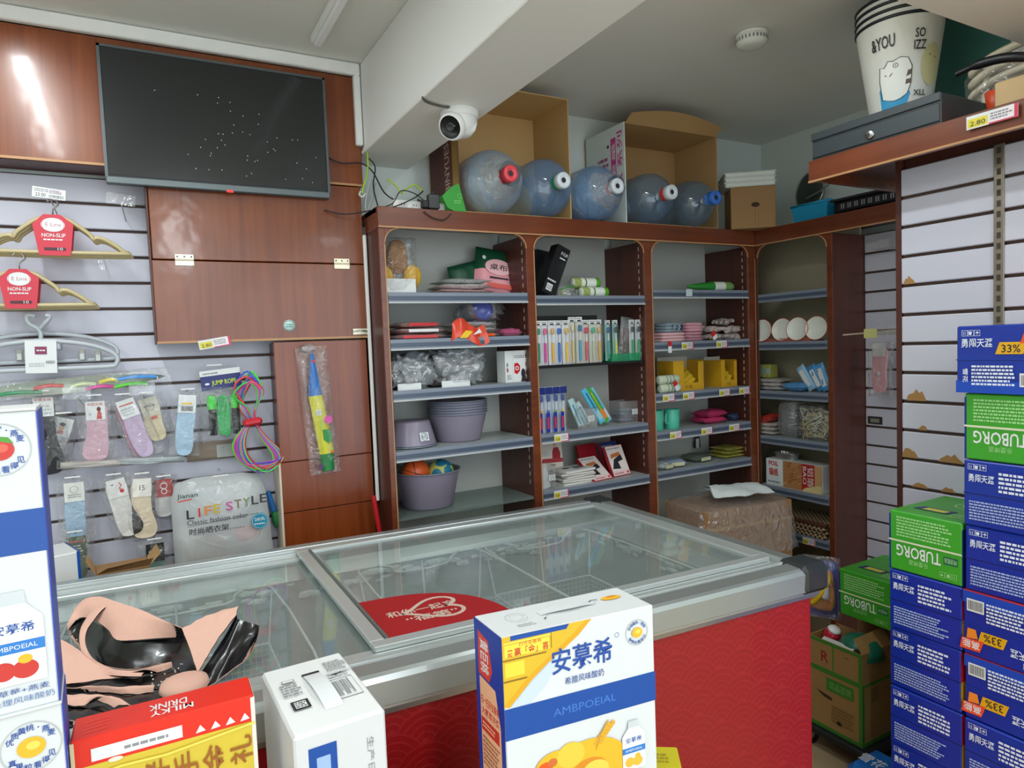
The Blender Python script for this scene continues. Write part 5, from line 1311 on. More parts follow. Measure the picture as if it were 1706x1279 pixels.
def sock_pack(label, x, zt, m, card, h=.20, w=.105, rot=0, kind=SOCK, y=2.665, its=None, sx=1, second=None, cardh=.06):
    t = thing('sock_pack', label, 'socks', (x, y, zt), 0, 'sock packs on the slatwall')
    M = Ry(rot) @ T_((0, 0, -h))
    pts = [(p.x*sx, p.y*(h-.03)/.165) for p in smooth_path([(a, b_, 0) for a, b_ in kind], 3, True)]
    if sx < 0: pts = pts[::-1]
    s_ = B(); s_.prism(pts, .014, m, M @ face((0, .002, .004), (1, 0, 0), (0, 0, 1)), smooth=True); s_.build('sock', t)
    if second:
        s_ = B(); s_.prism([(p[0]*.95-.012*sx, p[1]*.98) for p in pts], .006, second, M @ face((0, .014, .0), (1, 0, 0), (0, 0, 1)), smooth=True); s_.build('rear_sock', t)
    c = B().box(-.028, .028, -.0145, -.0125, h-cardh-.015, h-.012, card, M).build('header_card', t)
    printed(c, M @ face((-.028, -.0145, h-cardh-.015), (1, 0, 0), (0, 0, 1)), its or [('l', .006, .008, .05, cardh*.6, 3, LGREY, int(x*991) % 50), ('r', .006, cardh*.72, .05, cardh*.8, mat('c86a64', .5))], 'card_print', .0003)
    B().pillow(w, h, .036, FILM, M, 10, int(x*77) % 9, .35).build('bag', t)
    hook_part(t, 0, .0, .10)
    return t
BKS = mat('26262c', .85, vary=.15, scale=60)
sock_pack('black sock pack beside the strawberry milk carton', -0.288, 1.401, BKS, PAPER, .27, .12, second=BKS, its=[('t', '中筒女袜', .005, .05, .05, .06, RED), ('l', .006, .005, .05, .04, 3, LGREY, 3)])
sock_pack('grey sock pack with a portrait card between black and pink socks', -0.232, 1.325, mat('c4c4c4', .85), PAPER, .17, .10, 18, SOCK2, 2.70, [('c', .028, .03, .008, mat('d8b090', .5), .010), ('c', .028, .042, .009, INK, .006), ('r', .02, .01, .036, .02, RED)])
sock_pack('pink sock pack with a red figure on its card', -0.145, 1.377, mat('d0a9b6', .85, vary=.06, scale=60), PAPER, .215, .115, 0, SOCK, 2.665, [('t', '中国女袜', .006, .048, .05, .058, RED), ('c', .038, .036, .006, mat('6a3a2c', .5), .008), ('p', [(.030, .003), (.046, .003), (.045, .024), (.040, .03), (.034, .026)], RED), ('c', .012, .02, .005, LGREY)], -1)
sock_pack('lilac sock pack tilted to the right', -0.063, 1.375, mat('c3adc8', .85, vary=.06, scale=60), PAPER, .225, .11, -17, SOCK2, 2.668, None, 1, mat('b88a9c', .85))
sock_pack('beige sock pack with an orange tab', 0.007, 1.375, mat('d8caa6', .85), mat('d6d0bc', .5), .17, .11, -12, SOCK2, 2.69, [('o', .028, .03, .014, .002, GREY), ('l', .01, .03, .046, .04, 1, GREY, 5), ('r', .02, -.014, .042, -.004, mat('c84a2c', .5))])
sock_pack('light blue sock pack hanging beside the skipping rope', 0.138, 1.379, mat('a8c6dc', .85, vary=.06, scale=60), PAPER, .23, .10, 6, SOCK2, 2.655, [('bar', .01, .006, .046, .024, INK, 4), ('r', .012, .03, .044, .036, YEL)])
sock_pack('blue and grey striped sock pack in the lower row', -0.222, 1.111, mat('9ab6cc', .85), mat('e6e6de', .5), .20, .105, 0, SOCK2, 2.665, [('o', .028, .04, .012, .0015, GREY), ('l', .01, .012, .046, .026, 2, GREY, 8)])
sock_pack('white sock pack with a red pattern in the lower row', -0.106, 1.106, mat('dcdad4', .85), mat('e4e2de', .5), .22, .105, -10, SOCK, 2.665, [('c', .04, .02, .007, RED), ('ink', [(.036, .05), (.042, .04), (.034, .03), (.04, .02)], .003, RED), ('r', .012, .045, .02, .048, INK)])
sock_pack('cream sock pack with a handwritten card in the lower row', -0.022, 1.099, mat('e0cfb2', .85), mat('eeeae0', .5), .225, .105, 3, SOCK, 2.665, [('t', '15', .02, .022, .036, .04, INK)])
sock_pack('white sock pack with a red label at the edge of the hanger bag', 0.043, 1.081, mat('dedcda', .85), mat('b8423c', .5), .15, .09, 0, SOCK2, 2.705, [('o', .028, .02, .010, .003, PAPER), ('o', .028, .04, .012, .003, PAPER)])
sock_pack('dark green sock pack low behind the freezer edge', -0.227, 0.93, mat('7f8a70', .85), mat('5f6a54', .5), .16, .10, 0, SOCK2, 2.665)
sock_pack('sock pack with a black crested card low behind the freezer edge', 0.002, 0.865, mat('5f8a7c', .85), mat('1c1c20', .5), .17, .11, 0, SOCK2, 2.665, [('o', .014, .035, .006, .0012, PAPER), ('l', .024, .03, .05, .042, 1, PAPER, 6)])
for k, (px, py, lb) in enumerate((((-0.155,2.65,1.143), 0, 'clear sock bag lying edge on above the lower sock row'), ((0.014,2.65,1.135), 0, 'clear sock bag edge on above the cream socks'))):
    t = thing('folded_bag', lb, 'bag', px, R(5))
    B().pillow(.20, .022, .05, mat(('b9b2aa', 'aab2b4')[k], .6), Ry(4), 8, 3+k, .3).build('contents', t)
    B().pillow(.22, .03, .06, FILM, Ry(4), 8, 3+k, .3).build('film', t)
# coat hanger packs
HGM = mat('c2b184', .35, vary=.05)
def hanger_pts(s=1.0):
    half = [(0, 0, .112), (.04, 0, .104), (.08, 0, .076), (.10, 0, .058), (.107, 0, .045), (.118, 0, .05), (.14, 0, .045), (.175, 0, .022), (.188, 0, .008), (.182, 0, .0)]
    L_ = half+[(-x, y, z) for x, y, z in half[::-1]]
    return [(x*s, y, z*s) for x, y, z in smooth_path(L_, 3, True)]
def hanger_bundle(label, x, y, zb_, s, n, group):
    t = thing('hanger_bundle', label, 'coat hangers', (x, y, zb_), 0, group)
    hb_ = B().tube(hanger_pts(s), .0068, HGM, 8, True).build('hanger', t)
    for k in range(1, n): part(hb_, 'hanger', t, (.004*k, .014*k, -.004*k))
    for k in range(n):
        B().tube(smooth_path([(0, .014*k, .112*s), (0, .014*k, .14*s), (.016, .014*k, .158*s), (.004, .014*k, .176*s), (-.014, .014*k, .165*s)], 4), .0022, CHROME, 6).build('wire_hook', t)
    SL = mat('cf2f42', .4, vary=.03)
    out = [(-.030*s*1.4, -.012), (.030*s*1.4, -.012), (.046*s*1.2, .088*s), (.022*s, .118*s), (-.024*s, .118*s), (-.050*s*1.1, .085*s)]
    B().prism(out, .004, SL, face((0, -.008, 0), (1, 0, 0), (0, 0, 1))).build('sleeve', t)
    B().prism(out, .003, SL, face((0, .014*n+.006, 0), (1, 0, 0), (0, 0, 1))).build('sleeve_back', t)
    printed(t, face((-.05*s, -.012, 0), (1, 0, 0), (0, 0, 1)), [('c', .05*s, .085*s, .032*s, PAPER, .022*s), ('o', .05*s, .085*s, .030*s, .0012, mat('c8505c', .5)), ('t', 'E Line', .03*s, .08*s, .072*s, .092*s, mat('c06a78', .5)), ('t', 'NON-SLIP', .018*s, .046*s, .082*s, .058*s, PAPER, 0, .03), ('l', .022*s, .034*s, .078*s, .042*s, 1, PAPER, 5), ('r', .022*s, .004*s, .080*s, .013*s, mat('4a2430', .5)), ('t', '10', .058*s, .004*s, .072*s, .013*s, PAPER)], 'sleeve_print')
    return t
hanger_bundle('upper bundle of cream coat hangers with a red non-slip sleeve', -0.22, 2.62, 1.855, 1.0, 3, 'cream hanger bundles')
hanger_bundle('lower bundle of cream coat hangers with a red non-slip sleeve', -0.32, 2.62, 1.686, .95, 3, 'cream hanger bundles')
def tag_holder(label, x, y, z, w, h, blank, tilt=6):
    t = thing('tag_holder', label, 'price tag', (x, y, z), 0, 'tag holders on slatwall hooks')
    B().box(-w/2, w/2, -.002, 0, -h/2, h/2, FILMS if blank else PAPER, Ry(tilt)).build('plate', t)
    if not blank: printed(t, Ry(tilt) @ face((-w/2, -.002, -h/2), (1, 0, 0), (0, 0, 1)), [('l', .06*w, .55*h, .5*w, .9*h, 2, GREY, 3), ('t', '23.00', .1*w, .1*h, .4*w, .45*h, INK), ('bar', .5*w, .1*h, .95*w, .4*h, GREY, 5), ('l', .5*w, .5*h, .9*w, .9*h, 3, mat('9a7a90', .5), 4)])
    B().tube([(0, .004, -h*.3), (.01, YS-y-.002, -h*.3-.04)], .0024, HOOK, 6).build('hook', t)
    return t
tag_holder('printed price tag above the upper hanger bundle', -0.223, 2.60, 2.037, .088, .032, False)
tag_holder('empty clear tag holder right of the upper hanger bundle', -0.026, 2.62, 2.036, .085, .036, True)
tag_holder('empty clear tag holder above the grey portrait socks', -0.19, 2.60, 1.397, .078, .038, True, 4)
tag_holder('clear tag holder behind the beige socks', -0.003, 2.62, 1.398, .078, .04, True, 2)
t = thing('empty_hook', 'small clear hook hanging below the upper hanger bundle', 'hook', (-0.096,2.66,1.83), 0)
B().box(-.010, .010, -.003, 0, -.026, .03, FILMS, c=.001).build('plate', t); B().tube([(0, .0, .026), (0, .07, .03)], .0025, HOOK, 6).build('wire', t)
# grey round clip hanger
GRP = mat('b9bfc4', .38, vary=.03)
t = thing('clip_hanger', 'grey plastic clip hanger with a white card, below the hanger bundles', 'clip hanger', (-0.281, 2.63, 1.48), 0)
def oval(dy, dz, s=1.0): return smooth_path([(x*s, dy, z*s+dz) for x, z in ((-.21, .02), (-.19, .05), (-.12, .078), (0, .092), (.12, .078), (.19, .052), (.212, .028), (.205, .006), (.18, 0), (0, .0), (-.18, .0), (-.205, .006))], 3, True)
B().tube(oval(0, 0), .0075, GRP, 8, True).build('front_frame', t)
B().tube(oval(.05, .025), .007, GRP, 8, True).build('rear_frame', t)
B().tube(smooth_path([(0, .02, .09), (0, .02, .125), (-.028, .015, .15), (-.03, .015, .175), (-.008, .012, .172)], 5), .007, GRP, 8).build('hook', t)
B().tube(smooth_path([(0, .02, .13), (.02, .0, .15), (.032, -.005, .168), (.02, -.008, .172)], 5), .007, GRP, 8).build('hook', t)
B().box(-.03, .055, -.004, .06, .06, .085, GRP, c=.004).build('bridge', t)
for x in (-.13, -.06, .11, .155):
    c = B().box(-.010, .010, -.004, .004, -.032, .004, mat('a8a69c', .4), c=.003).box(-.006, .006, -.007, -.004, -.03, -.01, mat('cfd3d2', .4)).build('clip', t, (x, .03, .07-abs(x)*.12))
cd = B().box(-.042, .042, -.0145, -.012, -.012, .092, PAPER, Ry(2)).build('card', t)
printed(cd, Ry(2) @ face((-.042, -.0145, -.012), (1, 0, 0), (0, 0, 1)), [('r', .026, .06, .058, .085, mat('8a2f58', .45)), ('l', .031, .069, .053, .077, 1, PAPER, 3), ('bar', .054, .03, .078, .04, GREY, 3), ('l', .01, .02, .05, .034, 2, LGREY, 7)])
# long flat toy pack
t = thing('kite_pack', 'long flat pack with a colourful toy lying above the sock row', 'toy', (-0.187, 2.64, 1.425), 0, ry=R(-3))
B().grid(lambda u, v: ((u-.5)*.52, -.01+.03*math.sin(PI*v), (v-.5)*.05*math.sin(PI*min(1, .08+u*.92))**.6), 30, 6, mat('c9d2c4', .4, vary=.5, scale=12)).build('toy_sheet', t)
for x0_, x1_, hx_, z0_ in ((.10, .23, '3a8fd8', .002), (.06, .12, 'd8c83a', .0), (-.02, .05, 'c8d0a8', -.004), (.02, .10, 'd83a9c', -.018), (.10, .2, '5fd03a', -.02), (-.12, -.04, 'c8504a', .0), (-.26, -.1, '2f8a5a', -.012)):
    B().tube(smooth_path([(x0_, -.012, z0_), ((x0_+x1_)/2, -.016, z0_+.006), (x1_, -.012, z0_)], 4), .008, mat(hx_, .4), 8, flat=.5).build('toy_part', t)
B().pillow(.55, .065, .05, FILM, T_((0, 0, -.033)), 12, 5, .25).build('film', t)
# skipping rope pack
t = thing('skipping_rope_pack', 'skipping rope pack with black and green handles and navy header', 'skipping rope', (0.25, 2.65, 1.415), 0)
hc = B().box(-.068, .068, -.001, .001, -.034, .036, NAVY, Ry(-5)).box(-.068, .068, -.0012, .0012, .018, .038, PAPER, Ry(-5)).build('header_card', t)
printed(hc, Ry(-5) @ face((-.068, -.0012, -.034), (1, 0, 0), (0, 0, 1)), [('t', 'JUMP ROPE', .035, .012, .118, .034, mat('c8dc3a', .4), 0, .02), ('l', .01, .056, .06, .066, 1, GREY, 4), ('c', .02, .024, .008, PAPER, .004), ('c', .126, .024, .007, PAPER, .004)])
for dx in (-.036, .042):
    h_ = B().tube([(dx, -.004, -.20), (dx, -.004, -.19), (dx, -.004, -.105)], [.012, .0135, .0145], BLACK, 12).build('handle', t)
    B().tube([(dx, -.004, -.105), (dx, -.004, -.062), (dx, -.004, -.055)], [.0165, .0165, .008], mat('2fc82a', .4), 12).build('green_grip', t)
RG = mat('1faf5a', .4)
for k in range(5):
    B().tube(smooth_path([(-.012+.006*k, -.006-.003*(k % 2), -.07-.006*k), (.016, -.01, -.075), (.018-.003*k, -.01, -.19+.006*k), (.0, -.008, -.20+.004*k), (-.016+.004*k, -.006, -.18)], 4, True), .0042, RG, 6, True).build('rope_coil', t)
B().pillow(.15, .20, .045, FILM, T_((0, 0, -.225)), 10, 4, .3).build('bag', t)
B().tube([(-.02, .0, .03), (-.02, YS-2.65-.001, .026)], .0022, HOOK, 6).build('hook', t); B().box(-.045, .005, -.006, -.003, .052, .056, WHITE).build('hook_end', t)
# bundle of coloured ropes
t = thing('rope_bundle', 'bundle of multicoloured ropes tied with a red band', 'rope', (0.343, 2.62, 1.256), 0)
cols = ['35c24a', 'e8412f', '3a58c8', 'd83a8c', '7a3ab8', '2fae62', 'e86a7c', '4a4ad0', '5fd85a', 'c8324a']
rg = random.Random(12)
for k, hx_ in enumerate(cols):
    a_ = (k-4.5)/4.5; q = rg.uniform(-.004, .004)
    up_ = smooth_path([(q, -.004*k/3, 0), (-.028-.012*a_, -.01, .055), (-.06+.05*k/9, -.014+.003*k, .10+.035*math.sin(k)), (.0+.012*a_, -.012, .145+.02*(k % 3)), (.035+.01*a_, -.008, .11), (.015, -.006, .05)], 4, True)
    lo_ = smooth_path([(q, -.003*k/3, 0), (-.03+.05*a_*.4-.02, -.012, -.07), (-.035+.02*a_, -.016, -.155+.02*abs(a_)), (.03+.01*a_, -.016, -.19+.012*(k % 4)), (.085+.02*a_, -.012, -.14), (.035+.01*a_, -.006, -.06)], 4, True)
    B().tube(up_, .0034, mat(hx_, .5), 6, True).tube(lo_, .0034, mat(hx_, .5), 6, True).build('rope', t)
B().box(-.032, .034, -.024, .012, -.014, .012, mat('c8202c', .4), Ry(-6), c=.008).build('band', t)
B().tube([(.0, .0, .16), (0, YS-2.62-.001, .165)], .0022, HOOK, 6).build('hook', t)
# printed bag with clothes hanger set
t = thing('hanger_bag', 'large grey LIFE STYLE bag with a clothes drying rack', 'bag', (0.228, 2.645, 0.744), 0)
w, h = .335, .325
def gbag(u, v, sg):
    a_, b_ = 2*u-1, 2*v-1; tt = max(0, 1-a_**4)**.5*max(0, 1-b_**4)**.5
    wt = 1-.10*max(0, v-.8)/.2-.06*v
    return (a_*w/2*wt-.01*v, sg*tt*.045*(1+.35*noise.noise((u*4+2, v*4, sg*2))), v*h-.02*(1-abs(a_))*0-.035*max(0, abs(a_)-.6)*v)
GB = film('frosted_bag', (.9, .92, .92), .06, .2, .7, 14, haze=.42, hazecol=(.86, .88, .88)); GBB = mat('ced2d2', .6)
B().grid(lambda u, v: gbag(u, v, -1), 22, 20, GB).build('front_film', t)
B().grid(lambda u, v: gbag(1-u, v, 1), 22, 20, GBB).build('back_film', t)
MK = face((-w/2, -.0545, 0), (1, 0, 0), (0, 0, 1))
K_ = mat('2a2a30', .5)
its = [('t', 'Jianan', .018, .262, .085, .282, mat('2a5a4a', .5), 0, .02), ('p', [(.02, .254), (.065, .258), (.065, .262), (.02, .258)], mat('d8432c', .5))]
for i, (ch, hx_) in enumerate(zip('LIFESTYLE', ('2a2a30', 'd03a2c', 'e08a3a', 'd0b43a', 'c85a9c', '8a7a5a', '7a9a5a', '3a3a40', '3a3a40'))):
    x = .045+.029*i+(.012 if i > 3 else 0)
    its.append(('t', ch, x+(.009 if ch == 'I' else 0), .190+.003*i, x+(.015 if ch == 'I' else .024), .222+.003*i, mat(hx_, .5), 0, .02))
its += [('t', 'Classic fashion color', .045, .168, .245, .186, K_), ('ink', [(.045, .163), (.28, .178)], .0012, K_), ('t', '时尚晒衣架……', .05, .132, .23, .156, K_, 0, .01), ('c', .285, .148, .030, mat('1f8fae', .45)), ('o', .285, .148, .027, .001, PAPER), ('t', '28头', .266, .148, .304, .162, PAPER, 0, .02), ('l', .265, .134, .304, .142, 1, PAPER, 3)]
for it_ in its: pass
printed(t, MK, its, 'bag_print', .0005, .00004)
for k in range(6):
    B().tube([(-.12+.022*k, -.02, .02), (-.125+.024*k, -.024, .13-.004*k)], .006, mat('d8cbb4', .5), 6).build('rack_bar', t)
B().tube(smooth_path([(-.09, -.03, .11), (.0, -.036, .065), (.09, -.034, .075), (.125, -.03, .12)], 5), .003, mat('e0d8c8', .4), 6).build('wire_arm', t)
B().lump(.09, .03, .05, mat('dc9a94', .6), T_((.075, -.02, .075)), 5, .2, .8).build('pink_clips', t)
B().tube([(.0, .0, .335), (0, YS-2.645-.001, .335)], .0022, HOOK, 6).build('hook', t); B().box(-.03, .02, -.06, -.056, .33, .334, WHITE).build('hook_end', t)
t = thing('blue_green_brush', 'blue and green brush hanging between the hanger bag and cupboard', 'brush', (0.402, 2.70, 0.946), 0, ry=R(-12))
B().tube([(0, 0, .03), (0, 0, -.05)], [.008, .012], mat('2a7fd0', .4), 10).build('handle', t); B().lump(.03, .03, .07, mat('2a8a4a', .6), T_((0, 0, -.12)), 3, .1, .8).build('bristles', t)
# socks cards in the background behind the ropes
t = thing('brown_pack', 'brown and grey flat pack behind the skipping rope', 'plastic pack', (0.224, 2.712, 1.118), 0)
B().pillow(.20, .07, .03, mat('8a7a6a', .6, vary=.2, scale=20), None, 8, 6, .3).build('pouch', t)
B().box(0, .08, -.018, -.016, .008, .055, mat('a8aca6', .5)).build('card', t)
# inflatable toy in a clear bag on the cupboard door
t = thing('toy_pack', 'blue yellow and green inflatable toy in a clear bag on the cupboard door', 'toy', (0.591, 2.583, 1.038), 0, ry=R(-3.5))
w, h = .115, .485
def lens(z0, z1, wa, wb, m, nm, x0_=0, x1_=0):
    b = B(); b.grid(lambda u, v: (x0_+(x1_-x0_)*v+math.cos(PI*(1-u))*(wa+(wb-wa)*v)/2, -.012*math.sin(PI*u), z0+(z1-z0)*v), 10, 6, m); b.grid(lambda u, v: (x0_+(x1_-x0_)*v+math.cos(PI*u)*(wa+(wb-wa)*v)/2, .006*math.sin(PI*u), z0+(z1-z0)*v), 10, 6, m); b.build(nm, t)
lens(.30, .46, .052, .012, mat('2f74c0', .35), 'blue_section', -.004, .0)
lens(.075, .30, .056, .052, mat('d4cf1c', .35), 'yellow_section', .014, -.004)
lens(.01, .075, .046, .056, mat('1f7f3c', .35), 'green_section', .012, .014)
printed(t, face((-w/2, -.0135, 0), (1, 0, 0), (0, 0, 1)), [('p', [(.03, .02), (.05, .022), (.045, .04), (.034, .038)], mat('5a3a6a', .5)), ('c', .088, .205, .016, mat('e03aa8', .4)), ('p', [(.062, .17), (.092, .165), (.094, .125), (.078, .115), (.062, .13)], mat('1f8a3a', .4)), ('r', .046, .225, .066, .247, PAPER), ('l', .048, .228, .064, .244, 4, GREY, 6), ('c', .058, .43, .008, RED, .004), ('p', [(.055, .20), (.062, .21), (.066, .18), (.06, .165)], mat('a8c84a', .4)), ('c', .088, .08, .005, ORANGE)], 'toy_print')
B().pillow(w, h, .034, FILM, None, 14, 9, .5).build('bag', t)
B().lump(.06, .03, .03, FILMC, T_((-.01, -.005, h-.02)), 4, .3, .8).build('bag_top', t)
t = tag(B().tube([(0.860,2.500,0.0), (0.748,2.5,0.942)], [.011, .009], mat('b81c24', .35), 12).build('red_handle_pole', None), 'short red pole end standing behind the freezer beside the shelves', 'pole')
t.name = 'red_pole'
# cartons behind the freezer at the far left
t = thing('white_blue_carton', 'white carton with blue edges behind the freezer, far left', 'carton', (-.315, 2.50, 0), R(18))
B().box(-.09, .09, -.08, .08, 0, .915, PAPER, c=.003).build('carton', t)
B().box(.090, .0912, -.08, .08, .3, .9155, BLUE).build('blue_side', t); B().box(.083, .0912, -.081, -.079, .3, .9157, BLUE).build('blue_edge', t)
t = thing('torn_carton', 'open brown carton with torn flaps behind the freezer', 'carton', (-.10, 2.52, 0), R(4))
B().box(-.07, .08, -.06, .06, 0, .83, CARDD, c=.003).build('body', t)
B().add([(-.07, -.06, .83), (.08, -.06, .83), (.09, -.09, .86), (-.04, -.10, .855)], [(0, 1, 2, 3)], CARD).build('flap', t)
B().add([(-.07, -.06, .83), (-.07, .06, .83), (-.09, .05, .875), (-.095, -.04, .87)], [(0, 1, 2, 3)], CARD).build('flap', t)
B().add([(.08, .06, .83), (.08, -.06, .83), (.115, -.05, .862), (.11, .05, .87)], [(0, 1, 2, 3)], CARD).build('flap', t)

# ================================================================ recess on the right
t = thing('slipper_sock_pack', 'pink slipper sock in a clear pack on the recessed slatwall', 'socks', (2.94, 1.866, 1.433), R(-90))
s_ = B(); s_.prism([(p.x*1.15, p.y*1.2) for p in smooth_path([(a, b_, 0) for a, b_ in SOCK2], 3, True)], .012, mat('cf9aa2', .85), face((0, 0, -.215), (1, 0, 0), (0, 0, 1)), smooth=True); s_.build('sock', t)
B().box(-.03, .03, -.014, -.012, -.05, .01, mat('d8d8d4', .5)).build('header_card', t)
B().lathe([(.0, .001), (.012, .001), (.012, 0)], mat('c8b8b8', .4), 14, T_((-.005, -.0125, -.13)) @ Rx(90)).build('emblem', t)
B().pillow(.12, .25, .04, FILM, T_((0, 0, -.235)), 10, 5, .4).build('bag', t)
for (px, py, lb, nb) in ((1460, 412, 'upper hooks with empty clear tag holders on the recessed slatwall', 2), (1465, 556, 'lower hooks with a yellow price tag on the recessed slatwall', 3)):
    lc = (2.8,1.788,1.852) if py == 412 else (2.8,1.801,1.481)
    t = thing('hook_row', lb, 'hooks', lc, R(-90))
    for k in range(nb):
        B().tube([(-.03+.045*k, .0, 0), (-.03+.045*k, .22, .012), (-.03+.045*k, .238, .012)], .0028, HOOK, 6).build('hook', t)
        B().box(-.05+.045*k+(.01*k), .01+.045*k, -.004, -.002, -.012+.008*k, .028+.006*k, FILMS if (py == 412 or k) else mat('d8d68a', .45)).build('tag_plate', t)
    if py != 412: B().tube([(-.14, -.02, .005), (.10, .10, .02)], .004, mat('b8a890', .5), 6).build('stick', t)
tag(B().box(-.035, .035, -.003, 0, -.018, .018, mat('2c2c28', .5)).box(-.022, .022, -.0035, -.003, -.01, .008, mat('8a8a7c', .4)).build('small_sticker', None, (3.038, 1.957, 1.075), R(-90)), 'small black and grey sticker on the recessed slatwall', 'sticker')
for k, o in enumerate((1,)):
    pass

# ================================================================ beer cartons on the right
BB = mat('12309a', .32, vary=.06, scale=8, coat=.2); BB2 = mat('1a48b4', .32, vary=.06, scale=8); BG = mat('3fa02a', .35, vary=.05, scale=8); IW = mat('dfe6f2', .45); IG = mat('9fd88a', .5)
YP = mat('e0a818', .4); RP = mat('e8502c', .4)
CW_, CD_, CH_ = .190, .27, .165
def side_strip(t, red=True):
    printed(t, F_right(CW_, CD_, CH_), [('r', .0, .02, .05, CH_*.55, YEL if not red else YP), ('r', 0, CH_*.5, .02, CH_*.98, RED), ('l', .06, .03, .25, .12, 5, IW, 3)], 'end_print')
def carton_body(t, m):
    B().box(-CW_/2, CW_/2, -CD_/2, CD_/2, 0, CH_, m, c=.003).build('carton', t)
    B().box(-CW_/2-.0004, CW_/2+.0004, -CD_/2-.0005, -CD_/2+.001, CH_*.485, CH_*.50, mat('0a1c60', .5) if m is BB else mat('d8e4c8', .5)).build('fold_seam', t)
def flip(its, on):
    # turn a front design upside down
    if not on: return its
    out = []
    for it in its:
        k = it[0]
        fx = lambda x: CW_-x
        fy = lambda y: CH_-y
        if k == 'r': out.append(('r', fx(it[3]), fy(it[4]), fx(it[1]), fy(it[2]), it[5]))
        elif k == 'p': out.append(('p', [(fx(x), fy(y)) for x, y in it[1]], it[2]))
        elif k == 'c': out.append((k, fx(it[1]), fy(it[2]))+tuple(it[3:]))
        elif k == 'o': out.append((k, fx(it[1]), fy(it[2]))+tuple(it[3:]))
        elif k == 't': out.append(('t', it[1], fx(it[4]), fy(it[5]), fx(it[2]), fy(it[3]), it[6], 2, it[8] if len(it) > 8 else 0))
        elif k == 'l': out.append(('l', fx(it[3]), fy(it[4]), fx(it[1]), fy(it[2]), it[5], it[6], it[7]))
        elif k == 'bar': out.append(('bar', fx(it[3]), fy(it[4]), fx(it[1]), fy(it[2]), it[5], it[6]))
        elif k == 'ink': out.append(('ink', [(fx(x), fy(y)) for x, y in it[1]], it[2], it[3]))
    return out
def icons(x, y, s, m):
    o = []
    for k in range(3):
        q = x+k*s*1.08
        o += [('r', q, y, q+s, y+.0008, m), ('r', q, y+s, q+s, y+s+.0008, m), ('r', q, y, q+.0008, y+s, m), ('r', q+s-.0008, y, q+s, y+s, m)]
    o += [('r', x+.3*s, y+.2*s, x+.38*s, y+.8*s, m), ('r', x+.6*s, y+.2*s, x+.68*s, y+.8*s, m), ('p', [(x+1.3*s, y+.2*s), (x+1.7*s, y+.2*s), (x+1.8*s, y+.8*s), (x+1.2*s, y+.8*s)], m), ('p', [(x+2.35*s, y+.5*s), (x+2.7*s, y+.85*s), (x+3.05*s, y+.5*s)], m), ('r', x+2.66*s, y+.15*s, x+2.73*s, y+.5*s, m)]
    return o
def blue_b(label, loc, rz, sd):
    t = thing('beer_carton', label, 'beer carton', loc, R(rz), 'stacked beer cartons'); carton_body(t, BB)
    its = icons(.010, .142, .0135, IW)+[('t', '勇闯天涯', .012, .112, .070, .132, IW, 0, .03), ('l', .08, .092, .165, .145, 5, IW, sd), ('r', .0, .086, CW_, .0865, BB2), ('l', .014, .015, .162, .066, 7, mat('a8b8e0', .5), sd+3), ('t', 'SNOW', .09, .15, .135, .158, BB2)]
    printed(t, F_front(CW_, CD_, CH_), its); side_strip(t)
    return t
def sign33(x, y, s):
    return [('p', [(x, y), (x+.062*s, y), (x+.07*s, y+.03*s), (x+.010*s, y+.03*s)], YP), ('t', '33%', x+.014*s, y+.004*s, x+.056*s, y+.024*s, INK, 0, .02), ('p', [(x+.055*s, y+.026*s), (x+.11*s, y+.03*s), (x+.115*s, y+.06*s), (x+.065*s, y+.058*s)], RP), ('t', '高能', x+.066*s, y+.032*s, x+.108*s, y+.054*s, PAPER, 0, .03), ('p', [(x+.075*s, y), (x+.095*s, y), (x+.098*s, y+.028*s), (x+.07*s, y+.024*s)], mat('f08a2a', .4))]
def blue_c(label, loc, rz, sd, inv):
    t = thing('beer_carton', label, 'beer carton', loc, R(rz), 'stacked beer cartons'); carton_body(t, BB)
    its = icons(.012, .140, .0135, IW)+[('t', '勇闯天涯', .012, .112, .082, .134, IW, 0, .03)]+sign33(.088, .095, .95)+[('r', .0, .0815, CW_, .083, BB2), ('r', .0, .0, CW_, .03, BB2), ('t', '雪花', .016, .026, .028, .06, IW, 3, .03), ('l', .036, .018, .135, .07, 6, IW, sd), ('r', .14, .018, .18, .05, PAPER), ('bar', .143, .022, .177, .046, INK, sd)]
    printed(t, F_front(CW_, CD_, CH_), flip(its, inv)); side_strip(t)
    if inv: B().box(-CW_/2, CW_/2, -CD_/2-.001, -CD_/2+.01, CH_-.003, CH_+.0005, mat('c83a4a', .4)).build('red_edge', t)
    else: printed(t, F_top(CW_, CD_, CH_), [('r', .004, .004, CW_-.004, CD_-.004, mat('c8505a', .4)), ('r', .02, .05, .17, .2, mat('d88a8a', .4))], 'top_print')
    return t
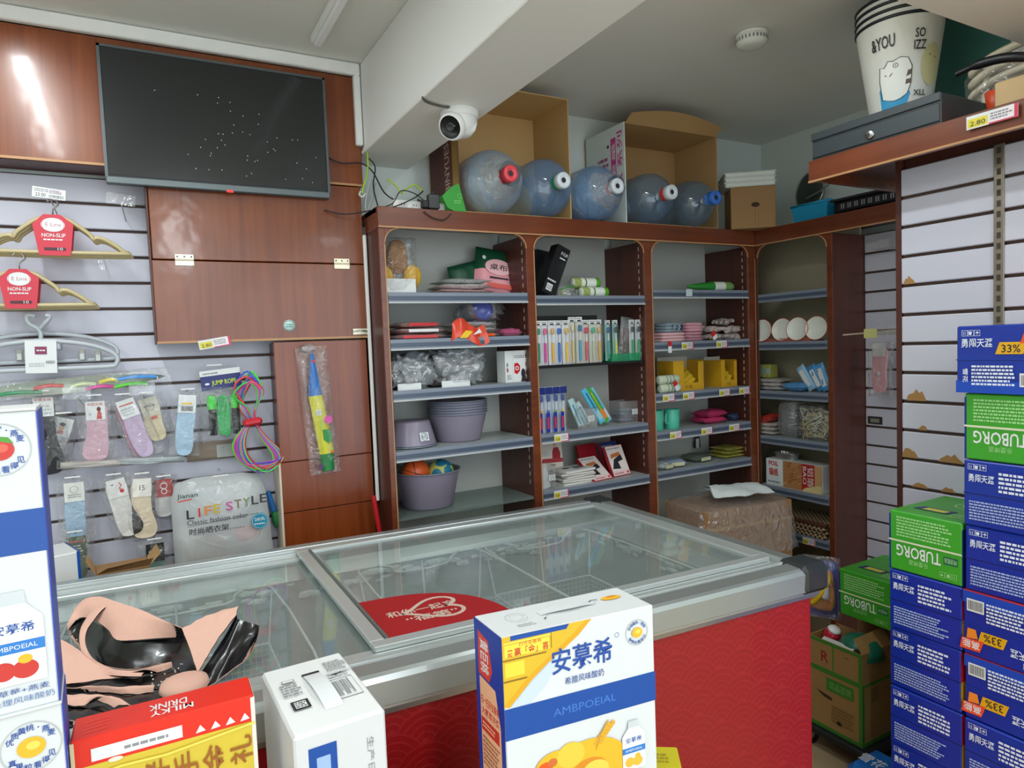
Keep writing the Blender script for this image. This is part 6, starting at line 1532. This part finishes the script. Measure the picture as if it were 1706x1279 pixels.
def green_t(label, loc, rz, sd):
    t = thing('beer_carton', label, 'beer carton', loc, R(rz), 'stacked beer cartons'); carton_body(t, BG)
    B().box(-CW_/2-.0006, -CW_/2+.004, -CD_/2-.0006, CD_/2, .0, CH_-.01, mat('1a2f7a', .4)).build('blue_corner', t)
    its = [('t', 'TUBORG', .052, .092, .17, .124, PAPER, 0, .03), ('t', '乐堡啤酒', .085, .128, .135, .142, IG), ('l', .02, .012, .17, .07, 7, IG, sd), ('r', .01, .096, .045, .116, mat('1f5a4a', .5)), ('t', '啤酒瓶装', .012, .099, .043, .113, IG)]+icons(.012, .138, .0135, IG)
    its2 = [('r', 0, .079, CW_, .0835, mat('d8dcb8', .5))]
    printed(t, F_front(CW_, CD_, CH_), flip(its+its2, True)); 
    printed(t, F_top(CW_, CD_, CH_), [('c', .13, .18, .05, IG, .04), ('c', .13, .18, .045, BG, .035), ('c', .13, .18, .03, mat('c8e0b8', .5), .02), ('p', [(.03, .06), (.12, .06), (.13, .10), (.04, .10)], NAVY), ('p', [(.05, .067), (.11, .067), (.115, .092), (.055, .092)], mat('d8d03a', .4)), ('l', .13, .03, .18, .08, 4, IG, 7)], 'top_print')
    printed(t, F_right(CW_, CD_, CH_), [('r', 0, 0, .1, CH_*.9, mat('1a2f7a', .4))], 'end_print')
    return t
ORD = ['bottom', 'second', 'third', 'fourth', 'fifth', 'sixth', 'seventh', 'eighth', 'topmost']
P_ = .1672
for k in range(6):
    loc = (1.80+CD_/2+(.003 if k % 2 else 0), 1.027, P_*k); rz = -90+(.7, -.6, .4, -.8, .5, 0)[k]
    if k == 5: green_t('upturned green beer carton on top of the shorter blue stack', loc, rz, 3)
    elif k == 0: blue_c('lowest blue beer carton of the shorter stack, upside down', loc, rz, 5, True)
    else: blue_b('%s blue beer carton from the floor in the shorter stack' % ORD[k], loc, rz, 10+k)
for k in range(9):
    loc = (1.80+CD_/2+(.002 if k % 2 else -.002), .830, P_*k); rz = -90+(.5, -.5, .6, .3, -.7, .5, -.3, 0, 0)[k]
    if k == 8: blue_c('blue beer carton with a yellow 33% flash on top of the taller stack', (loc[0]-.004, .845, loc[2]), -90, 21, False)
    elif k == 7: green_t('green beer carton second from the top of the taller stack', loc, rz, 9)
    elif k in (3, 4): blue_c('%s beer carton from the floor in the taller stack, yellow flash upside down' % ORD[k], loc, rz, 30+k, True)
    else: blue_b('%s blue beer carton from the floor in the taller stack' % ORD[k], loc, rz, 40+k)
# carton behind with the single green beer carton
t = thing('plain_carton', 'plain brown carton under the lone green beer carton', 'carton', (2.42, 1.43, 0), R(-90))
B().box(-.11, .11, -.15, .15, 0, .488, CARDD, c=.003).build('carton', t)
B().box(-.02, .02, -.1505, .15, .4875, .4885, mat('c8b080', .3)).build('tape', t)
green_t('lone green beer carton lying further back beside the freezer', (2.15+CD_/2, 1.43, .4888), -90, 14)
# open printed carton of odds and ends on a black trolley
t = thing('green_trim_carton', 'open brown carton with green borders and printed panel', 'carton', (2.14, 1.485, .085), R(-90))
w, d, h = .205, .165, .325; e = .004
t.location = (2.062+d/2, 1.382+w/2, .085)
CG = mat('3f8a2c', .6); CB_ = mat('a8834c', .75, vary=.06, scale=8)
B().box(-w/2, w/2, -d/2, -d/2+e, 0, h, CB_).build('front_wall', t)
B().box(-w/2, w/2, d/2-e, d/2, 0, h, CB_).build('rear_wall', t)
B().box(-w/2, -w/2+e, -d/2+e, d/2-e, 0, h, CB_).build('side_wall', t)
B().box(w/2-e, w/2, -d/2+e, d/2-e, 0, h, CB_).build('side_wall', t)
B().box(-w/2+e, w/2-e, -d/2+e, d/2-e, 0, e, CB_).build('base', t)
B().add([(w/2, -d/2, h), (w/2, d/2, h), (w/2-.03, d/2, h+.05), (w/2-.03, -d/2, h+.045)], [(0, 1, 2, 3)], CB_).build('flap', t)
printed(t, F_front(w, d, h), [('r', 0, 0, w, .014, CG), ('r', 0, h-.012, w, h, CG), ('r', w-.012, 0, w, h, CG), ('r', 0, h*.64, w, h*.69, CG), ('r', .095, h*.69, .100, h, CG), ('t', 'R', .05, h*.76, .08, h*.88, mat('a8342c', .5), 0, .03), ('r', .07, h*.46, .175, h*.60, CG), ('t', '优品百货', .082, h*.49, .165, h*.57, mat('8ab46a', .5)), ('p', [(.03, h*.42), (.09, h*.39), (.095, h*.36), (.06, h*.37)], mat('3a2a18', .8)), ('l', .09, h*.12, .18, h*.32, 5, mat('8a683a', .6), 4), ('c', .12, h*.14, .010, mat('2a1c12', .9), .007)])
printed(t, F_right(w, d, h), [('r', 0, 0, d, .014, CG), ('r', 0, 0, .012, h*.64, CG), ('r', 0, h*.64, d, h*.67, CG), ('r', .05, h*.45, .09, h*.6, mat('8f6e40', .7))], 'side_print')
bx_, by_ = t.location.x, t.location.y
t = thing('trolley', 'low black trolley under the green bordered carton', 'trolley', (bx_+.02, by_, 0), R(-90))
B().box(-.13, .13, -.12, .12, .055, .083, DARK, c=.006).build('deck', t)
for sx in (-.10, .10):
    for sy in (-.09, .09): B().lathe([(.024, -.01), (.027, -.006), (.027, .006), (.024, .01)], BLACK, 16, T_((sx, sy, .028)) @ Ry(90)).build('wheel', t)
t = thing('green_bowl', 'dark green bowl upside down in the open carton', 'bowl', (bx_-.005, by_-.045, .085+.29), 0)
B().lathe([(.072, 0), (.076, .004), (.07, .03), (.05, .055), (.025, .066), (0, .067)], mat('1f6a52', .3), 28).build('shell', t)
B().lathe([(.076, .0), (.079, .002), (.076, .006)], mat('1a5a46', .3), 28).build('rim', t)
t = thing('label_tube', 'white printed tube with a dark end lying in the open carton', 'tube', (bx_-.062, by_-.02, .085+.315), R(-90))
B().tube([(-.075, 0, 0), (.045, 0, 0)], .014, mat('dcdcd4', .4), 14).build('tube', t); B().tube([(.045, 0, 0), (.062, 0, 0)], .0145, DARK, 14).build('cap', t)
printed(t, face((-.07, -.0145, -.006), (1, 0, 0), (0, 0, 1)), [('t', '绿叶牙刷', .01, .001, .07, .011, INK), ('c', .095, .006, .005, RED)])
t = thing('red_tin', 'red tin with a white lid leaning in the open carton', 'tin', (bx_-.02, by_+.075, .085+.27), 0, rx=R(22))
B().lathe([(.0, 0), (.028, 0), (.028, .075), (.02, .08)], mat('b81f34', .3), 20).build('tin', t); B().lathe([(.022, .08), (.024, .082), (.018, .09), (0, .091)], WHITE, 18).build('lid', t)
t = thing('toy_bag', 'orange and yellow toy in a clear bag behind the freezer corner', 'toy', (2.20, 1.635, .42), R(-60))
B().lump(.09, .03, .15, mat('d88a34', .45, vary=.3, scale=20), T_((0, 0, .03)), 3, .15, .7).build('toy_body', t)
B().tube(smooth_path([(-.03, -.02, .06), (.0, -.025, .10), (.03, -.02, .16), (.01, -.018, .18)], 4), .009, mat('e0b81c', .4), 8).build('yellow_arm', t)
B().lump(.03, .02, .06, mat('c8ccd0', .3), T_((.015, -.022, .08)), 3, .1, .8).build('silver_part', t)
B().box(-.055, .055, .012, .014, .0, .22, mat('3a4a9a', .5)).build('backing_card', t)
B().pillow(.13, .24, .06, FILM, None, 10, 4, .4).build('bag', t)
t = thing('can_multipack', 'shrink wrapped blue can multipack on the floor before the stacks', 'multipack', (1.995, 1.255, 0), R(-90))
B().box(-.10, .10, -.085, .085, 0, .115, mat('1f6fc0', .3, vary=.4, scale=22, bump=.3, bscale=40), c=.03).build('wrapped_cans', t)
printed(t, F_top(.20, .17, .115), [('t', '雪花', .02, .05, .10, .1, IW, 0, .03), ('l', .13, .04, .2, .1, 3, IW, 3)])
# wrapped carton behind the freezer
t = thing('wrapped_carton', 'large brown carton covered by a clear plastic bag behind the freezer', 'carton', (2.33, 2.19, 0), R(-6))
w, d, h = .50, .29, .735
t.location = (2.37, 2.255, 0)
B().box(-w/2, w/2, -d/2, d/2, 0, h, mat('9a7044', .75, vary=.08, scale=5), c=.003).build('carton', t)
B().box(-w/2-.0005, w/2+.0005, -d/2-.001, -d/2, h-.09, h-.075, mat('b08a58', .5)).build('tape', t)
def cov(u, v):
    th = 2*PI*u; c_, s_ = math.cos(th), math.sin(th)
    ex_ = lambda q: math.copysign(abs(q)**.35, q)
    f_ = 1.0+.05*noise.noise((c_*3, s_*3, v*4))
    if v < .6:
        k = v/.6; return (ex_(c_)*(w/2+.012+.035*(1-k))*f_, ex_(s_)*(d/2+.012+.03*(1-k))*f_, h-.22+.23*k+.02*noise.noise((c_*4, s_*4, 1)))
    k = (v-.6)/.4; return (ex_(c_)*(w/2+.012)*(1-k)*f_, ex_(s_)*(d/2+.012)*(1-k)*f_, h+.012+.02*k+.03*k*noise.noise((c_*3*(1-k), s_*3*(1-k), 3)))
B().grid(cov, 48, 16, FILMC).build('plastic_bag', t)
t2 = thing('white_paper', 'crumpled white paper sheet lying on the wrapped carton', 'paper', (2.37, 2.22, h+.05), R(-16))
pb = B()
for dz, rv in ((0, 0), (-.002, 1)):
    pb.grid(lambda u, v, dz=dz, rv=rv: ((((1-u) if rv else u)-.5)*.30*(1-.3*v), (v-.5)*.20, dz+.03*math.sin(PI*v)*(1-.5*u)+.012*noise.noise((((1-u) if rv else u)*5, v*4, 2))), 14, 8, mat('dfe6e4', .6))
pb.build('sheet', t2)

# ================================================================ foreground cartons
def shear(root, k):
    for c in list(root.children):
        for o in [c]+list(c.children):
            o.data.transform(Matrix(((1, k, 0, 0), (0, 1, 0, 0), (0, 0, 1, 0), (0, 0, 0, 1))))
shear(fz, -.061)
BM = mat('07489a', .32, vary=.03); MW = mat('d6dada', .38, vary=.015); CNAVY = mat('1c4a9c', .4); PCH = mat('f0b428', .45); PCH2 = mat('d88a1c', .5); STB = mat('c8342a', .45)
def bottle_art(x, y, w, h, fruit):
    return [('p', [(x+.28*w, y+h), (x+.72*w, y+h), (x+.74*w, y+.86*h), (x+.26*w, y+.86*h)], mat('c9cfd2', .4)),
            ('p', [(x+.26*w, y+.86*h), (x+.74*w, y+.86*h), (x+w, y+.7*h), (x+w, y), (x, y), (x, y+.7*h)], mat('e2e8ea', .4)),
            ('t', '安慕希', x+.15*w, y+.55*h, x+.85*w, y+.66*h, CNAVY, 0, .02), ('r', x, y+.34*h, x+w, y+.46*h, mat('2a7ac8', .4)), ('t', 'AMBPOEIAL', x+.12*w, y+.375*h, x+.88*w, y+.425*h, PAPER)] + \
           [('c', x+.3*w, y+.16*h, .2*w, fruit, .1*h), ('c', x+.65*w, y+.15*h, .22*w, fruit, .1*h), ('c', x+.66*w, y+.26*h, .12*w, PCH, .05*h)]
def badge(x, y, r, fruit, leaf, top_, bot_):
    o = [('o', x, y, r, .0008, LGREY), ('o', x, y, r*.96, .0006, LGREY)]
    for s_, a0, a1, sg in ((top_, 150, 30, 1), (bot_, 215, 325, -1)):
        n = len(s_)
        for i, ch in enumerate(s_):
            an = R(a0+(a1-a0)*i/(n-1)); cx_, cy_ = x+r*.76*math.cos(an), y+r*.76*math.sin(an); q = r*(.03 if ch == '·' else .13)
            o.append(('t', ch, cx_-q, cy_-q, cx_+q, cy_+q, CNAVY, 0, .02))
    o += [('c', x, y, r*.46, fruit, r*.40), ('c', x+.06*r, y+.06*r, r*.22, mat('ffd35a', .45) if fruit is PCH else mat('e0604c', .45), r*.16)]
    if leaf: o += [('p', [(x-.4*r, y+.3*r), (x-.1*r, y+.52*r), (x+.3*r, y+.45*r), (x+.45*r, y+.2*r), (x+.1*r, y+.3*r)], mat('4f9a34', .5))]
    return o
def milk_carton(label, loc, rz, w, d, h, art, bright=None):
    t = thing('milk_carton', label, 'milk carton', loc, R(rz))
    B().box(-w/2, w/2, -d/2, d/2, 0, h, MW, c=.002).build('carton', t)
    its = [('r', 0, h*.525, w, h*.67, BM), ('t', 'AMBPOEIAL', .30*w, h*.578, .72*w, h*.615, mat('3f74c4', .25), 0, 0)]
    printed(t, F_front(w, d, h), its+art(w, h), 'front_print', .0005, .00005)
    return t
def art_peach(w, h):
    o = [('p', [(0, h), (0, .68*h), (.03*w, .675*h), (.18*w, .782*h), (.28*w, .84*h), (.38*w, .885*h), (.48*w, .937*h), (.57*w, h)], YELG),
         ('p', [(0, .69*h), (.03*w, .675*h), (.18*w, .782*h), (.28*w, .84*h), (.38*w, .885*h), (.48*w, .937*h), (.57*w, h), (.53*w, h), (.43*w, .94*h), (.32*w, .885*h), (.16*w, .80*h)], mat('d8a01c', .35)),
         ('p', [(.035*w, .674*h), (.16*w, .674*h), (.26*w, .74*h), (.36*w, .86*h), (.34*w, .862*h), (.28*w, .836*h), (.18*w, .776*h)], mat('c4d2e4', .4))]
    br = mat('8a6410', .5)
    o += [('r', .01*w, .965*h, .30*w, .972*h, mat('f4dc5a', .35)), ('r', .30*w, .905*h, .305*w, h, br), ('p', [(0, .895*h), (.275*w, .895*h), (.265*w, .888*h), (0, .888*h)], br), ('p', [(0, .80*h), (.15*w, .80*h), (.14*w, .792*h), (0, .792*h)], br), ('r', .012*w, .905*h, .29*w, .96*h, mat('f4d84a', .35)), ('r', .012*w, .815*h, .13*w, .88*h, mat('ecd040', .35))]
    o += [('p', [(.05*w, .978*h), (.40*w, .978*h), (.42*w, h), (.05*w, h)], BM)]
    o += [('t', '打开安慕希', .10*w, .945*h, .24*w, .962*h, STB), ('t', '赢「金」喜', .07*w, .905*h, .285*w, .942*h, STB, 0, .03), ('t', '一', .03*w, .932*h, .06*w, .937*h, STB, 0, .02), ('t', '起', .03*w, .905*h, .06*w, .925*h, STB, 0, .02)]
    o += [('t', '安慕希', .30*w, .775*h, .70*w, .895*h, CNAVY, 0, .025), ('o', .735*w, .895*h, .004, .0006, CNAVY), ('t', '希腊风味酸奶', .38*w, .715*h, .64*w, .75*h, CNAVY)]
    o += badge(.875*w, .885*h, .072*w*1.1, PCH, 0, '优质黄桃·燕麦', '真果粒看得见')
    # fruit still life
    o += [('c', .52*w, .30*h, .26*w, PCH, .13*h), ('c', .30*w, .33*h, .14*w, PCH, .09*h), ('c', .40*w, .38*h, .09*w, mat('f4c440', .45), .06*h), ('c', .52*w, .28*h, .12*w, PCH2, .06*h), ('c', .56*w, .27*h, .09*w, mat('f6cc50', .45), .05*h), ('c', .24*w, .36*h, .05*w, ORANGE, .02*h), ('c', .20*w, .34*h, .04*w, GREEN, .015*h), ('c', .28*w, .37*h, .03*w, mat('c86a2c', .5), .02*h)]
    for k in range(7):
        for sg in (-1, 1):
            cx_, cy_ = (.58+.025*k*.6+.016*sg)*w, (.40+.013*k)*h
            o.append(('c', cx_, cy_, .013*w, mat('dba42c', .45), .012*h))
    o += [('ink', [(.565*w, .37*h), (.60*w, .44*h), (.655*w, .50*h)], .0015, mat('c89a2c', .5))]
    o += bottle_art(.745*w, .22*h, .16*w, .24*h, mat('e8b83a', .45))
    return o
def art_straw(w, h):
    o = badge(.862*w, .875*h, .112*w, STB, 1, '优质草莓·燕麦', '真果粒看得见')
    o += bottle_art(.75*w, .095*h, .215*w, .31*h, STB)
    o += [('t', '草莓+燕麦', .79*w, .062*h, .97*w, .082*h, CNAVY), ('t', '巴氏杀菌热处理风味酸奶', .58*w, .03*h, .985*w, .052*h, mat('5a7ab0', .5)), ('t', '安慕希', .1*w, .775*h, .5*w, .895*h, CNAVY, 0, .025)]
    return o
mw, md, mh = .272, .098, .342
t = milk_carton('peach milk carton with gold corner print in the centre foreground', (.586, .918, .717), -6.3, mw, md, mh, art_peach)
SALM = mat('f0b48c', .45)
printed(t, F_left(mw, md, mh), [('r', 0, 0, md, mh, mat('16389c', .4)), ('p', [(.014, 0), (.084, 0), (.084, .56*mh), (.07, .72*mh), (.014, .73*mh)], SALM), ('p', [(.012, .74*mh), (.05, .735*mh), (.062, .80*mh), (.05, .93*mh), (.014, .95*mh)], mat('d83a2a', .4)), ('t', '黄巨桃', .020, .76*mh, .05, .92*mh, PAPER, 3, .02), ('t', '扫一扫开安慕希', .016, .60*mh, .08, .645*mh, STB, 0, .03), ('t', '大概率开奖', .018, .55*mh, .08, .59*mh, STB, 0, .03), ('r', .016, .47*mh, .078, .535*mh, STB), ('l', .02, .485*mh, .07, .52*mh, 2, SALM, 5), ('l', .018, .30*mh, .08, .45*mh, 7, mat('a86a4a', .5), 6), ('p', [(.02, .28*mh), (.078, .25*mh), (.08, .21*mh), (.02, .24*mh)], STB), ('l', .018, .05*mh, .08, .19*mh, 7, mat('a86a4a', .5), 8)], 'side_print', .0005, .00005)
printed(t, F_top(mw, md, mh), [('t', '安慕希', .44*mw, .058, .56*mw, .074, CNAVY), ('o', .20*mw, .058, .018, .0008, LGREY), ('o', .20*mw, .058, .012, .0006, LGREY), ('l', .15*mw, .02, .26*mw, .032, 2, LGREY, 4), ('ink', [(.34*mw, .034), (.40*mw, .05), (.5*mw, .054), (.6*mw, .052), (.70*mw, .046), (.73*mw, .056)], .0012, LGREY), ('ink', [(.69*mw, .058), (.72*mw, .064), (.76*mw, .062)], .0018, INK), ('ink', [(.33*mw, .03), (.345*mw, .035)], .002, INK), ('c', .85*mw, .058, .019, PCH, .008), ('c', .86*mw, .062, .01, PCH2, .004)], 'top_print')
hd = B().grid(lambda u, v: (mw*(-.16+.36*u), .006+(.022-.006*math.cos(2*PI*u))*(v-.5), mh+.0008+.004*math.sin(PI*u)), 14, 2, MW); hd.build('carry_handle', t)
shear(t, -.10)
t = thing('yellow_pack', 'yellow pack peeking out beside the centre milk carton', 'carton', (.745, .90, .717), R(-35))
B().box(-.05, .05, -.035, .035, 0, .045, mat('c8bc22', .4), c=.002).build('carton', t)
printed(t, F_top(.10, .07, .045), [('l', .02, .02, .08, .05, 3, mat('a8901c', .5), 3)])
# strawberry cartons, left edge
cs, sn = math.cos(R(3.2)), math.sin(R(3.2))
sw_, sd_, sh_ = .265, .085, .341
fr_ = Vector((-.107, .925))
ctr = fr_ - Vector((cs, sn))*sw_/2 + Vector((-sn, cs))*sd_/2
for k, (zb_, hh) in enumerate(((.717, .3895), (1.1075, .341))):
    t = milk_carton(['lower milk carton with a peach badge at the left edge', 'upper strawberry milk carton at the left edge'][k], (ctr.x+.002*(1-k), ctr.y, zb_), 3.2, sw_, sd_, hh, art_straw if k else (lambda w, h: badge(.88*w, .89*h, .112*w, PCH, 0, '优质黄桃·燕麦', '真果粒看得见')))
    B().box(sw_/2-.0005, sw_/2+.0008, -sd_/2, sd_/2, 0, hh-.002, mat('1c3fae', .4)).build('blue_side', t)
    B().box(-sw_/2, sw_/2, -sd_/2-.004, sd_/2, hh-.001, hh+.002, MW, c=.0008).build('lid_flap', t)
# white carton on end
t = thing('white_carton', 'white milk carton on end with a carry strap and barcode', 'carton', (.199, .985, .717), R(2))
w, d, h = .124, .212, .288
B().box(-w/2, w/2, -d/2, d/2, 0, h, mat('d0d2d2', .4, vary=.015), c=.003).build('carton', t)
B().box(-w/2+.003, w/2-.003, -d/2+.003, d/2-.003, h-.0005, h+.0012, PAPER, c=.0005).build('top_flap', t)
B().grid(lambda u, v: (-.012+.026*u+.004*v, -.062+.118*(1-v), h+.0015+.007*math.sin(PI*v)**.7), 3, 12, mat('dfe3e3', .3)).build('carry_strap', t)
B().box(-.012, .014, .052, .058, h+.0012, h+.003, INK).build('strap_slot', t)
FT = face((-w/2, -d/2, h+.0012), (1, 0, 0), (0, 1, 0))
printed(t, FT, [('r', .074, .060, .114, .062, GREY), ('r', .074, .122, .114, .1235, GREY), ('r', .074, .060, .0745, .1235, GREY), ('r', .1135, .060, .114, .1235, GREY)]+[('r', .079+.0035*q, .068+(.012 if q in (3, 6) else 0), .079+.0035*q+(.0022 if q % 3 else .0012), .116, GREY) for q in range(8)]+[('l', .086, .150, .118, .185, 6, GREY, 4), ('p', [(.084, .130), (.108, .138), (.110, .142), (.09, .138)], INK), ('l', .082, .126, .118, .146, 2, LGREY, 6), ('r', .016, .062, .040, .088, INK), ('r', .020, .066, .036, .084, PAPER), ('l', .021, .067, .035, .083, 3, INK, 3), ('l', .012, .105, .040, .145, 5, GREY, 9), ('r', .018, .148, .036, .156, GREY), ('r', .0195, .1495, .0345, .1545, PAPER)], 'top_print')
printed(t, F_front(w, d, h), [('r', .018, .02, .055, h-.02, BM), ('r', .028, h-.055, .046, h-.035, mat('9ab4d8', .5)), ('t', '纯甄', .028, h-.10, .046, h-.068, mat('9ab4d8', .5), 3), ('t', '生产日期见箱体喷码', .096, .10, .106, h-.03, GREY, 3)], 'front_print')
# red and gold milk drink carton
t = thing('gift_carton', 'red and gold milk drink gift carton in the left foreground', 'carton', (0, .977, .717), R(-1))
w, d, h = .207, .060, .326
GOLD = mat('d8c040', .3, .15, vary=.06, scale=5); RB = mat('e02a18', .32, vary=.03)
t.location = (.001, .9485+.03, .717)
B().box(-w/2, w/2, -d/2, d/2, 0, h, GOLD, c=.002).build('carton', t)
B().box(-w/2-.0006, w/2+.0006, -d/2-.0006, d/2+.0006, h-.036, h+.0006, RB, c=.0018).build('red_lid', t)
B().box(w/2-.004, w/2+.0012, -d/2-.001, d/2, .05, h-.002, mat('e6ddd0', .4)).build('white_edge', t)
B().box(-w/2-.0012, -w/2+.003, -d/2-.001, d/2, .05, h-.002, mat('d8c89a', .5)).build('card_edge', t)
printed(t, face((-w/2, -d/2, h+.0006), (1, 0, 0), (0, 1, 0)), [('t', 'MILKY', .085, .010, .135, .024, PAPER, 2, .04), ('t', 'DRINK', .083, .026, .128, .042, PAPER, 2, .04)]+[('ink', [(.012, .012+.009*k), (.04, .014+.009*k)], .0012, mat('e8503c', .35)) for k in range(4)], 'top_print')
printed(t, face((-w/2, -d/2-.0006, 0), (1, 0, 0), (0, 0, 1)), [('r', .02, h-.030, .12, h-.014, PAPER), ('l', .055, h-.026, .112, h-.019, 1, GREY, 5), ('c', .045, h-.034, .008, mat('f0d8c8', .4), .003)]+[('p', [(.135+.018*k, h-.030), (.147+.018*k, h-.029), (.141+.018*k, h-.020)], PAPER) for k in range(4)]+
    [('t', ch, .075+.033*k, h-.088, .075+.033*k+.028, h-.050, mat('9a5a1c', .45), 1, .02) for k, ch in enumerate('伴手金礼')]+[('r', .16, h-.13, .19, h-.10, mat('e0a82a', .35)), ('ink', [(.0, h-.05), (.05, h-.044), (.1, h-.046), (.207, h-.036)], .003, mat('e8d45a', .3))], 'front_print')
# ================================================================ parasol on the freezer
t = thing('parasol', 'folded pink parasol with glossy black lining on the freezer glass', 'parasol', (0, 0, 0))
PF = mat('d9ab99', .7, vary=.05, scale=9, bump=.2, bscale=40); BF = mat('0b0b0d', .25, vary=.2, scale=12, coat=.3, bump=.25, bscale=14)
def sheet(A, Bp, top, under, nm, bulge=.0, n=8):
    A = smooth_path(A, 4); Bq = smooth_path(Bp, 4)
    N = 24
    def smp(L, u):
        q = u*(len(L)-1); i = min(int(q), len(L)-2); return L[i].lerp(L[i+1], q-i)
    def fn(u, v, dz=0):
        p = smp(A, u).lerp(smp(Bq, u), v); p = Vector(p)
        p.z += bulge*math.sin(PI*v)+.003*noise.noise((u*7, v*3, bulge*50))+dz
        return p
    b = B(); b.grid(lambda u, v: fn(u, 1-v), N, n, top); b.grid(lambda u, v: fn(u, v, -.0022), N, n, under)
    return b.build(nm, t)
sheet([(-0.176,1.724,0.925), (-0.163,1.76,0.955), (-0.127,1.754,0.975), (-0.073,1.674,0.975), (-0.017,1.591,0.965), (0.04,1.508,0.95)], [(-0.175,1.716,0.922), (-0.148,1.731,0.94), (-0.101,1.649,0.935), (-0.078,1.587,0.925), (-0.024,1.557,0.925), (0.042,1.527,0.925)], PF, BF, 'pink_panel', .008)
sheet([(-0.175,1.722,0.92), (-0.149,1.74,0.937), (-0.102,1.657,0.932), (-0.078,1.595,0.922), (-0.024,1.565,0.922), (0.036,1.546,0.922), (0.061,1.487,0.92), (0.064,1.423,0.91)], [(-0.161,1.719,0.888), (-0.136,1.64,0.886), (-0.105,1.575,0.885), (-0.062,1.526,0.885), (-0.028,1.509,0.885), (0.004,1.504,0.888), (0.034,1.437,0.888), (0.06,1.41,0.89)], BF, PF, 'black_lining', -.004)
sheet([(-0.098,1.685,0.968), (-0.118,1.674,0.955), (-0.137,1.661,0.93), (-0.135,1.611,0.915), (-0.116,1.562,0.902), (-0.079,1.501,0.897), (-0.032,1.457,0.898)], [(-0.11,1.708,0.966), (-0.135,1.695,0.952), (-0.149,1.67,0.93), (-0.144,1.609,0.912), (-0.123,1.541,0.9), (-0.083,1.489,0.893), (-0.037,1.45,0.895)], PF, BF, 'strap', .002, 3)
sheet([(-0.193,1.678,0.925), (-0.163,1.631,0.922), (-0.137,1.582,0.912), (-0.115,1.536,0.9), (-0.073,1.483,0.896), (-0.032,1.469,0.898), (0.014,1.469,0.9)], [(-0.182,1.522,0.886), (-0.144,1.509,0.886), (-0.104,1.499,0.886), (-0.069,1.482,0.888), (-0.033,1.471,0.89), (-0.002,1.462,0.89), (0.017,1.468,0.892)], PF, BF, 'pink_panel', .006)
sheet([(-0.18,1.526,0.884), (-0.124,1.506,0.884), (-0.069,1.487,0.886), (-0.023,1.479,0.886), (0.03,1.468,0.886)], [(-0.178,1.497,0.882), (-0.122,1.466,0.882), (-0.073,1.45,0.882), (-0.023,1.417,0.882), (0.035,1.369,0.882)], BF, BF, 'black_lining', 0, 4)
sheet([(-0.174,1.486,0.895), (-0.121,1.457,0.897), (-0.067,1.419,0.897), (-0.015,1.393,0.897)], [(-0.173,1.488,0.886), (-0.112,1.45,0.886), (-0.057,1.405,0.886), (-0.018,1.389,0.886)], PF, BF, 'pink_panel', .003, 4)
sheet([(-0.175,1.491,0.884), (-0.112,1.452,0.884), (-0.058,1.407,0.884), (0.025,1.371,0.884)], [(-0.17,1.437,0.88), (-0.119,1.399,0.88), (-0.071,1.345,0.88), (0.021,1.285,0.88)], BF, BF, 'black_lining', 0, 4)
sheet([(-0.172,1.464,0.893), (-0.128,1.426,0.897), (-0.08,1.385,0.897), (-0.05,1.336,0.893)], [(-0.166,1.436,0.886), (-0.132,1.404,0.886), (-0.109,1.409,0.888), (-0.08,1.366,0.886)], PF, BF, 'pink_panel', .004, 4)
sheet([(-0.164,1.371,0.892), (-0.148,1.354,0.892), (-0.134,1.338,0.89)], [(-0.163,1.373,0.884), (-0.149,1.358,0.884), (-0.136,1.339,0.884)], PF, BF, 'pink_panel', .002, 3)
sheet([(-0.17,1.432,0.882), (-0.118,1.389,0.882), (-0.071,1.34,0.882)], [(-0.163,1.356,0.88), (-0.123,1.326,0.88), (-0.078,1.297,0.88)], BF, BF, 'black_lining', 0, 3)
sheet([(0.039,1.505,0.95), (0.07,1.515,0.958), (0.107,1.518,0.965), (0.149,1.507,0.972)], [(0.058,1.402,0.895), (0.074,1.422,0.91), (0.104,1.458,0.935), (0.14,1.485,0.962)], PF, BF, 'pink_panel', .004)
sheet([(0.143,1.511,0.955), (0.145,1.487,0.95), (0.164,1.47,0.945), (0.18,1.455,0.94)], [(0.061,1.415,0.885), (0.072,1.366,0.882), (0.125,1.41,0.884), (0.161,1.456,0.886)], BF, PF, 'black_lining', -.006)
sheet([(0.18,1.455,0.94), (0.173,1.445,0.92), (0.162,1.445,0.9)], [(0.174,1.473,0.93), (0.17,1.462,0.912), (0.159,1.451,0.886)], BF, PF, 'black_lining', 0, 3)
B().lathe([(.040, 0), (.043, .004), (.040, .014), (.025, .020), (0, .021)], PF, 24, Matrix.Translation((0.033,1.367,0.888))).build('end_cap', t)
rg = random.Random(5); sp = B()
for k in range(26):
    p = Vector((0.025,1.441,0.889)); p.x += rg.uniform(-.045, .03); p.y += rg.uniform(-.05, .03); p.z += .0035
    sp.box(p.x-.0012, p.x+.0012, p.y-.0012, p.y+.0012, p.z, p.z+.0012, WHITE)
o = sp.build('white_specks', t); o['kind'] = 'stuff'
